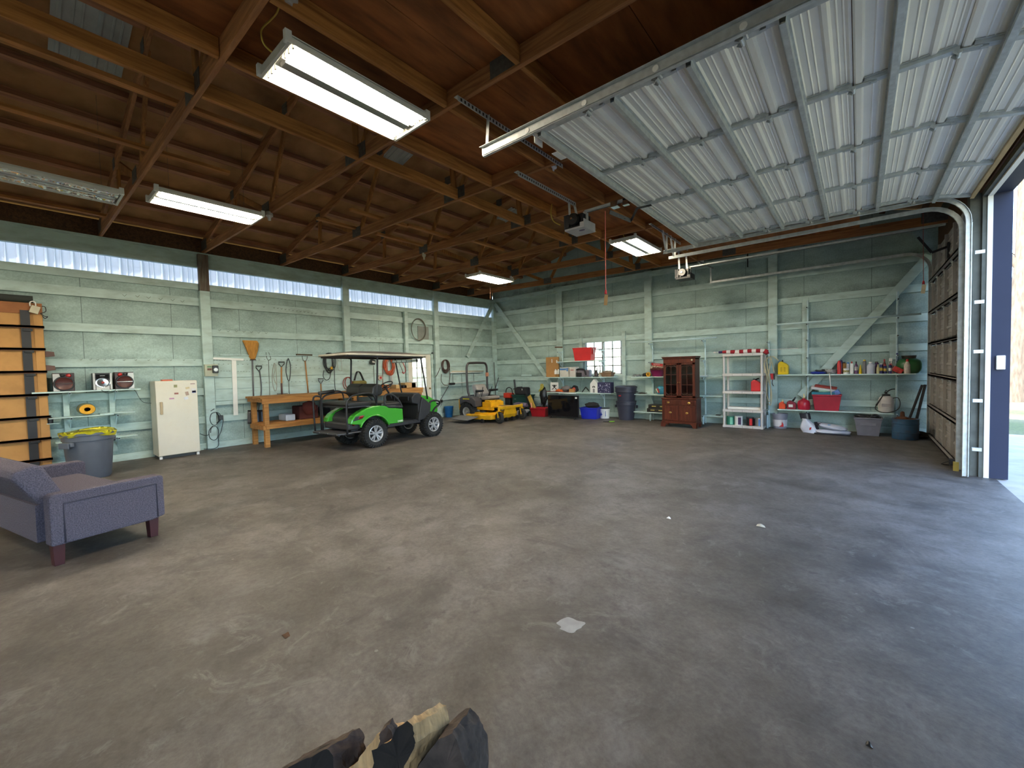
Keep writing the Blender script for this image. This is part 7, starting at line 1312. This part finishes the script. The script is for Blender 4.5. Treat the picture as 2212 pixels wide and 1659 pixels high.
text('lettering', 'HUSTLER', .045, M_BLACK, mo, (.60, .10, .4265), (0, 0, PI/2), extr=.0004)
deck = [(-.30, -.66), (.30, -.72), (.62, -.62), (.72, -.35), (.72, .35), (.60, .62), (.2, .70), (-.30, .66)]
MB().prism(deck, .09, .22, 'Z').build('mower_deck', M_YELM, mo, bevel=.015); MB().prism([(x*.7, y*.7) for x, y in deck], .22, .26, 'Z').build('deck_top', M_YELM, mo, bevel=.01)
MB().box((-.18, -.86, .13), (.75, .42, .02), rot=(R(9), 0, R(-6))).build('discharge_chute', mat('grey rubber chute', (.12, .12, .125), .6), mo, bevel=.006)
for x, y in ((.40, -.74), (.80, -.15), (.80, .12), (.70, .50)): MB().lathe([(0, -.025), (.055, -.025), (.06, 0), (.055, .025), (0, .025)], (x, y, .065), 20, rot=(PI/2, 0, 0)).build('deck_roller', M_BLACK, mo, smooth=40)
for x, y in ((.10, -.35), (.30, 0), (.10, .35)): MB().lathe([(0, 0), (.10, 0), (.10, .03), (.04, .05), (0, .05)], (x, y, .26), 20).build('pulley', M_BLACK, mo, smooth=40)
# ================================================================== door openers, pull cords, sockets, logs
def opener(label, x, y, z, rail_to, badge=True):
    t = thing('door_opener', label, 'door opener', (x, y, z)); s = 1.0
    MB().bx((-.16, -.15, .0), (-.13, .15, .20)).bx((-.13, -.15, .0), (.16, .15, .02)).bx((-.13, -.15, .02), (-.08, .15, .20)).build('housing', M_BLKMET, t, bevel=.006)
    MB().bx((-.13, -.11, .02), (.12, .11, .19)).build('gearbox', M_BLACK, t, bevel=.01)
    for f in (-1,): MB().lathe([(.0, -.03), (.075, -.03), (.085, .0), (.075, .03), (0, .03)], (.0, -.16, .11), 28, rot=(PI/2, 0, 0)).build('flywheel', mat('glossy black', (.01, .01, .01), .35), t, smooth=40); MB().lathe([(0, 0), (.022, 0), (.015, .03), (0, .03)], (.0, -.19, .11), 12, rot=(PI/2, 0, 0)).build('shaft_nut', M_CHROME, t)
    MB().bx((-.14, -.16, -.025), (.16, .16, .0)).bx((.10, -.162, .0), (.165, -.155, .05)).bx((.155, -.16, -.025), (.165, .16, .09)).build('control_cover', mat('light grey cover', (.40, .40, .43), .45) if badge else M_BLKMET, t, bevel=.003)
    if badge: MB().lathe([(0, 0), (.045, 0), (.045, .002), (0, .002)], (.07, -.05, -.028), 24, sy=.55).build('badge', mat('dark violet badge', (.07, .04, .12), .4), t)
    MB().bx((.10, -.03, .22), (rail_to, -.005, .245)).bx((.10, .005, .22), (rail_to, .03, .245)).bx((.08, -.03, .1), (.13, .03, .23)).build('rail', M_GALV, t); MB().tube([(.12, 0, .21), (rail_to, 0, .21)], .005, 6).build('chain', M_GUS, t)
    return t
o1 = opener('large black door opener hanging left of the raised door', -3.03, 5.20, 3.42, 4.10)
MB().bx((.50, -.05, .17), (.60, .05, .25)).bx((.66, -.03, .16), (.74, .03, .26)).build('trolley', M_CHROME, o1, bevel=.004)
MB().bar((1.05, 0, .02), (1.42, .02, -.14), .035, .006, up=(0, 0, 1)).bar((1.42, .02, -.14), (1.16, .05, .15), .03, .006, up=(0, 1, 0)).build('door_arm', M_BLACK, o1) if False else None
t = thing('opener_arm', 'black bent arm bolted to the edge of the raised door', 'bracket', (-2.10, 5.21, PZ-.10)); c = Vector(t.location)
pa = onz(1397, 448, 3.49); pts = [onz(1407, 443, PZ-.10)-c, onz(1376, 450, PZ-.10)-c, onz(1363, 477, 3.36)-c, onz(1317, 458, 3.40)-c]
MB().bar(pts[0], pts[1], .05, .008).build('door_plate', M_BLKMET, t); MB().bar(pts[1], pts[2], .03, .008, up=(0, 1, 0)).bar(pts[2], pts[3], .045, .008, up=(0, 1, 0)).build('arm', M_BLKMET, t)
for f in (.3, .6): q = pts[2].lerp(pts[3], f); MB().lathe([(0, 0), (.012, 0), (.012, .012), (0, .012)], q+Vector((0, -.004, 0)), 8, rot=(PI/2, 0, 0)).build('bolt', M_CHROME, t)
o2 = opener('smaller looking black door opener farther away, near the back wall', -2.92, 9.45, 3.36, 3.95, badge=False)
t = thing('opener_arm', 'dark arm joining the closed grey door to its opener rail', 'bracket', (.9, 9.45, 3.2)); MB().bar((-.18, 0, .26), (-.02, 0, -.02), .035, .008, up=(0, 1, 0)).bar((-.02, 0, -.02), (.16, 0, .04), .035, .008, up=(0, 1, 0)).build('arm', M_BLKMET, t); MB().bx((.15, -.05, -.14), (.17, .05, .1)).build('door_plate', M_BLACK, t)
# hangers of opener 2
perf((-3.05, 9.3, 3.93), (-2.8, 9.3, 3.93), .04, 'ceiling_hanger', 'small steel angle holding the farther door opener', [((-3.0, 9.32, 3.93), (-3.0, 9.36, 3.50)), ((-2.85, 9.32, 3.93), (-2.84, 9.36, 3.50))])
def pull(label, px, py0, py1, Y, m, tagm, r=.005):
    a = ony(px, py0, Y); c = ony(px+1, py1, Y); t = thing('pull_cord', label, 'pull cord', a); MB().tube([(0, 0, 0), c-a], r, 6).build('cord', m, t); e = c-a
    MB().lathe([(0, 0), (.018, .0), (.012, .05), (0, .06)], e+Vector((0, 0, -.02)), 10).build('red_knob', M_RED, t, smooth=True); MB().box(e+Vector((-.0, 0, -.10)), (.05, .004, .14), rot=(0, R(6), 0)).build('paper_tag', tagm, t); return t
pull('long pinkish red pull cord with a brown tag, hanging in the middle', 1307.5, 456, 632, 5.20, mat('pinkish red cord', (.65, .16, .13), .7), mat('brown paper tag', (.35, .22, .10), .8))
pull('dark red pull cord with a cream tag in front of the closed door', 1994, 458, 611, 9.45, mat('dark red cord', (.25, .07, .06), .7), mat('cream paper tag', (.70, .62, .42), .8))
def socket(px, py, z, label, r=.055, m=None, name='lamp_socket', h=.05, X=None):
    p = onz(px, py, z); t = thing(name, label, 'lamp socket', p); MB().lathe([(0, h), (r*.9, h), (r, h*.6), (r, h*.3), (r*.5, .0), (r*.4, -h*.5), (0, -h*.5)], (0, 0, 0), 20).build('holder', m or M_WHITE, t, smooth=40); return t
t = socket(1193, 366, 3.88, 'white porcelain lamp socket under the plywood beside the raised door'); MB().bx((-.06, -.06, .05), (.06, .06, .12)).build('junction_box', M_BLKMET, t)
t = socket(582, 470, 3.86, 'grey lamp holder at the end of the second ceiling light', .05, M_SILV, h=.08); t = socket(916, 556, 3.86, 'small pale lamp socket under the fourth truss', .04, M_CREAM, h=.09)
t = socket(1105, 601, 3.9, 'small white round box beside the farthest ceiling light', .05); t = socket(1400, 495, 3.9, 'pale oval junction cover above the far ceiling light', .06, M_SILV, h=.025)
t = socket(1514, 568, 3.9, 'white lamp socket near the back wall by the far opener', .07); t = socket(622, 2, 3.9, 'grey electrical box at the top edge above the large light', .06, M_SILV, h=.05)
def wire(label, pts, r=.006, m=None):
    c = pts[0]; t = MB().tube([q-c for q in pts], r, 6, smooth=4).build('electrical_wire', m or mat('yellow cable sheath', (.70, .52, .08), .5), loc=c, smooth=True); return tag(t, label, 'wire')
wire('yellow cable dropping from the truss to the large ceiling light', [onz(605, 0, 4.0), onz(603, 12, 3.97), onz(598, 28, 3.96), onz(588, 40, 3.98), onz(566, 62, 3.95), onz(565, 80, 3.88), onz(572, 98, 3.84), onz(590, 115, 3.83)])
wire('yellow cable curling left of the black door opener', [onz(1192, 440, 4.02), onz(1190, 462, 3.8), onz(1196, 478, 3.72), onz(1210, 486, 3.6)], .008); wire('pale yellow cable running from the opener down right', [onz(1268, 490, 3.6), onz(1275, 497, 3.75), onz(1288, 501, 3.9)], .008)
wire('thin cable above the ceiling light near the raised door', [onz(1345, 503, 3.95), onz(1348, 511, 3.9), onz(1351, 516, 3.86)], .007)
def thinrod(label, px0, py0, px1, py1, Y, m, r=.006): a = ony(px0, py0, Y); c = ony(px1, py1, Y); return tag(MB().tube([a, c], r, 6).build('hanging_hook', m), label, 'hook')
thinrod('thin teal hook hanging below the far opener on the back wall', 1444, 583, 1446, 628, BY-.16, M_TB); thinrod('red brown hook hanging under the farthest ceiling light', 1058, 604, 1059, 646, 8.62, M_RUST); thinrod('black rod hanging beside the far post of the back wall', 1615, 543, 1615, 577, BY-.18, M_BLACK, .015)
# wiring box on the jamb and outlet cover
t = thing('outlet_cover', 'white outlet cover on the dark blue door jamb', 'outlet', (1.32, D1[1]-.005, 1.43)); MB().bx((-.036, -.035, -.085), (.036, 0, .085)).build('cover', M_WHITE, t, bevel=.006)
t = thing('door_sensor', 'door sensor with yellow sleeve on the floor by the near track', 'sensor', (1.0, 8.05, .0)); MB().bx((-.06, -.05, .06), (.0, .05, .14)).build('eye', M_BLACK, t, bevel=.006); MB().bx((-.03, -.1, 0), (.02, -.06, .12)).build('stand', mat('yellow sleeve', (.5, .38, .08), .6), t); MB().tube([(-.05, .05, .1), (-.12, .12, .04), (-.04, .2, .02), (.05, .12, .05)], .006, 6, smooth=3).build('wire', M_BLACK, t)
# marks and bits on the floor
for px, py, w, m, lb in ((618, 1374, .03, M_DARKW, 'small dark leaf on the floor left of centre'), (1644, 1137, .045, M_CREAM, 'crumpled leaf on the floor below the china cabinet'), (1445, 1120, .025, M_WHITE, 'small white scrap on the floor right of centre'), (1878, 1612, .014, M_BLACK, 'tiny dark leaf on the floor at the lower right')):
    p = FL(px, py); o = MB().grid(lambda u, v: Vector(((u-.5)*w*1.6, (v-.5)*w, .004+.012*math.sin(u*4)*v)), 5, 4).build('dry_leaf', m, loc=p); o.modifiers.new('s', 'SOLIDIFY').thickness = .002; tag(o, lb, 'leaf')
p = FL(1231, 1350); c_ = p
MB().prism([(.075*math.cos(a)*(1+.18*math.sin(3*a+1)+.1*math.sin(7*a)), .065*math.sin(a)*(1+.15*math.cos(4*a))) for a in [2*PI*i/40 for i in range(40)]], .0, .0015, 'Z').build('paint_spill', mat('pale dried paint', (.30, .30, .30), .6, var=.15, scale=12), fl, loc=p, rot=(0, 0, .7))
# ---------------------------------------------------------------- firewood in front of the camera
M_LOGW = mat('pale split wood', (.46, .29, .13), .8, var=.35, scale=7, stretch=(6, 6, .7), bump=.7, dirt=(.14, .08, .04), dscale=3, damt=.7); M_LOGB = mat('dark bark', (.055, .04, .032), .95, var=.6, scale=14, bump=1.0); M_BLACKW = mat('shaded black split face', (.012, .009, .007), .9, var=.4, scale=12, bump=.6)  # black end faces: shade on the log fronts painted into the colour
def log(label, D, off, poly, faces, seed):
    """split log: its near end is the outline below, its length runs along 'off'; faces = materials (end, sides...)"""
    from mathutils import noise
    P = []
    for i, q in enumerate(poly):
        w = poly[(i+1) % len(poly)]
        for k in range(5): P.append((q[0]+(w[0]-q[0])*k/5, q[1]+(w[1]-q[1])*k/5, i))
    b = MB(); n = 9; rows = []; off = Vector(off)
    for j in range(n+1):
        r_ = []
        for x, y, i in P:
            d = ray(x, y); q = EYE + d*D + off*(j/n); q += noise.noise_vector(q*24 + Vector((seed, 0, 0)))*.009 + noise.noise_vector(q*70)*.003; r_.append(b.bm.verts.new(q))
        rows.append(r_)
    for j in range(n):
        for k in range(len(P)): f = b.bm.faces.new([rows[j][k], rows[j][(k+1) % len(P)], rows[j+1][(k+1) % len(P)], rows[j+1][k]]); f.material_index = 1 + P[k][2] % (len(faces)-1)
    c = b.bm.verts.new(sum((v.co for v in rows[0]), Vector())/len(P)); c.co += off*.02
    for k in range(len(P)): f = b.bm.faces.new([c, rows[0][k], rows[0][(k+1) % len(P)]]); f.material_index = 0
    f = b.bm.faces.new(rows[-1]); f.material_index = 0
    o = b.build('firewood_log', None)
    for m in faces: o.data.materials.append(m)
    return tag(o, label, 'log', 'split firewood logs in front of the camera')
fw = Vector((-.64, .77, 0))*.30; sd = Vector((.77, .64, 0))
log('split log with shaded black face standing highest in the pile', 1.36, fw*.45+sd*.085+Vector((0, 0, -.055)), [(800, 1760), (806, 1622), (828, 1608), (852, 1588), (876, 1556), (889, 1566), (900, 1604), (888, 1628), (866, 1690), (862, 1770)], [M_BLACKW, M_LOGW], 3)
log('pale barkless split log left of the black faced one', 1.50, fw*.5+sd*.03+Vector((0, 0, -.08)), [(720, 1780), (752, 1662), (776, 1634), (800, 1606), (818, 1585), (836, 1592), (836, 1650), (820, 1780)], [M_LOGW, M_LOGW], 8)
log('log with rough dark bark, rightmost of the pile', 1.38, fw*.6+sd*.05+Vector((0, 0, -.06)), [(890, 1780), (902, 1662), (922, 1626), (948, 1596), (974, 1585), (984, 1598), (1000, 1628), (1012, 1662), (1020, 1780)], [M_LOGB, M_LOGB], 15)
log('dark log lying lowest at the left of the pile', 1.44, fw*.5+sd*.05+Vector((0, 0, -.06)), [(560, 1700), (610, 1662), (660, 1640), (708, 1618), (722, 1640), (728, 1700), (700, 1790), (600, 1790)], [M_BLACKW, M_LOGB], 21)
log('small piece of bark behind the black faced log', 1.50, fw*.2+Vector((0, 0, -.03)), [(815, 1640), (820, 1590), (826, 1576), (838, 1564), (846, 1580), (848, 1640)], [M_LOGB, M_LOGB], 33)
# ================================================================== outside
def ground_mat():
    m, t, n, p = _nodes('leaf litter and gravel'); tc = n.new('ShaderNodeTexCoord')
    a = n.new('ShaderNodeTexNoise'); a.inputs['Scale'].default_value = 0.25; a.inputs['Detail'].default_value = 9; t.links.new(tc.outputs['Object'], a.inputs['Vector'])
    r = n.new('ShaderNodeValToRGB'); r.color_ramp.elements[0].position = 0.4; r.color_ramp.elements[1].position = 0.6; r.color_ramp.elements[0].color = (0.10, 0.12, 0.03, 1); r.color_ramp.elements[1].color = (0.25, 0.20, 0.115, 1)
    t.links.new(a.outputs[0], r.inputs[0]); b = n.new('ShaderNodeTexNoise'); b.inputs['Scale'].default_value = 22; b.inputs['Detail'].default_value = 6; t.links.new(tc.outputs['Object'], b.inputs['Vector'])
    r2 = n.new('ShaderNodeValToRGB'); r2.color_ramp.elements[0].position = 0.3; r2.color_ramp.elements[1].position = 0.7; r2.color_ramp.elements[0].color = (0.6, 0.6, 0.6, 1); r2.color_ramp.elements[1].color = (1.3, 1.25, 1.15, 1); t.links.new(b.outputs[0], r2.inputs[0])
    mx = n.new('ShaderNodeMix'); mx.data_type = 'RGBA'; mx.blend_type = 'MULTIPLY'; mx.inputs[0].default_value = 1; t.links.new(r.outputs[0], mx.inputs[6]); t.links.new(r2.outputs[0], mx.inputs[7])
    t.links.new(mx.outputs[2], p.inputs['Base Color']); p.inputs['Roughness'].default_value = 0.95; return m
G = MB(); G.bx((-120, -90, -.5), (140, 170, -.16)).build('ground', ground_mat()); tag(bpy.data.objects['ground'], kind='structure')
ap = MB(); ap.bx((1.30, Y0-4, -.16), (3.6, BY+1.0, -.012)).build('trim_1', mat('pale concrete apron', (0.42, 0.40, 0.37), 0.8, var=0.12, scale=3, dirt=(0.25, 0.23, 0.2))); tag(bpy.data.objects['trim_1'], kind='structure')
M_BARK = mat('pale grey bark', (0.16, 0.12, 0.085), 0.9, var=0.35, scale=5, stretch=(3, 3, .6), bump=0.6)
def tree(name, label, x, y, h, r, seed, n=4, group='bare trees beyond the doorway', spread=1.0, depth=4):
    rnd = random.Random(seed); b = MB()
    def grow(p, d, L, rad, lv):
        pts = [p]; rr = [rad]; q = p.copy(); dd = d.copy(); k = 5 if lv == 0 else 3
        for i in range(k):
            dd = (dd + Vector((rnd.uniform(-1, 1), rnd.uniform(-1, 1), rnd.uniform(-.3, .5)))*(.07 if lv == 0 else .18)).normalized(); q = q + dd*L/k; pts.append(q.copy()); rr.append(rad*(1-.62*(i+1)/k))
        b.tube(pts, rr, 10 if lv == 0 else (6 if lv < 2 else 4), caps=False)
        if lv < depth:
            m = (11 if lv == 0 else 4)
            for i in range(m):
                f = rnd.uniform(.28 if lv == 0 else .2, 1.0); j = min(k-1, int(f*k)); s = pts[j].lerp(pts[j+1], f*k-j); az = rnd.uniform(0, 2*PI)
                nd = (dd*rnd.uniform(.3, .8) + Vector((math.cos(az), math.sin(az), rnd.uniform(-.1, .6)))*spread).normalized()
                grow(s, nd, L*rnd.uniform(.34, .55), max(.006, rr[j]*rnd.uniform(.35, .5)), lv+1)
    grow(Vector((0, 0, -.2)), Vector((0, 0, 1)), h, r, 0)
    o = b.build(name, M_BARK, loc=(x, y, 0), smooth=True); return tag(o, label, 'tree', group)
p = onz(2196, 857, 0.0)
tree('bare_tree', 'large pale barked bare tree standing close outside the doorway', 4.40, 23.6, 13, .34, 5, depth=3)
rnd = random.Random(4)
for i in range(12):
    a = rnd.uniform(-3, 9); tree('bare_tree', 'thin bare tree in the far woods outside the doorway', 4+i*2.2+rnd.uniform(-.5, .5), 46+(i*7 % 5)*6, rnd.uniform(9, 14), rnd.uniform(.14, .25), 20+i, depth=2)
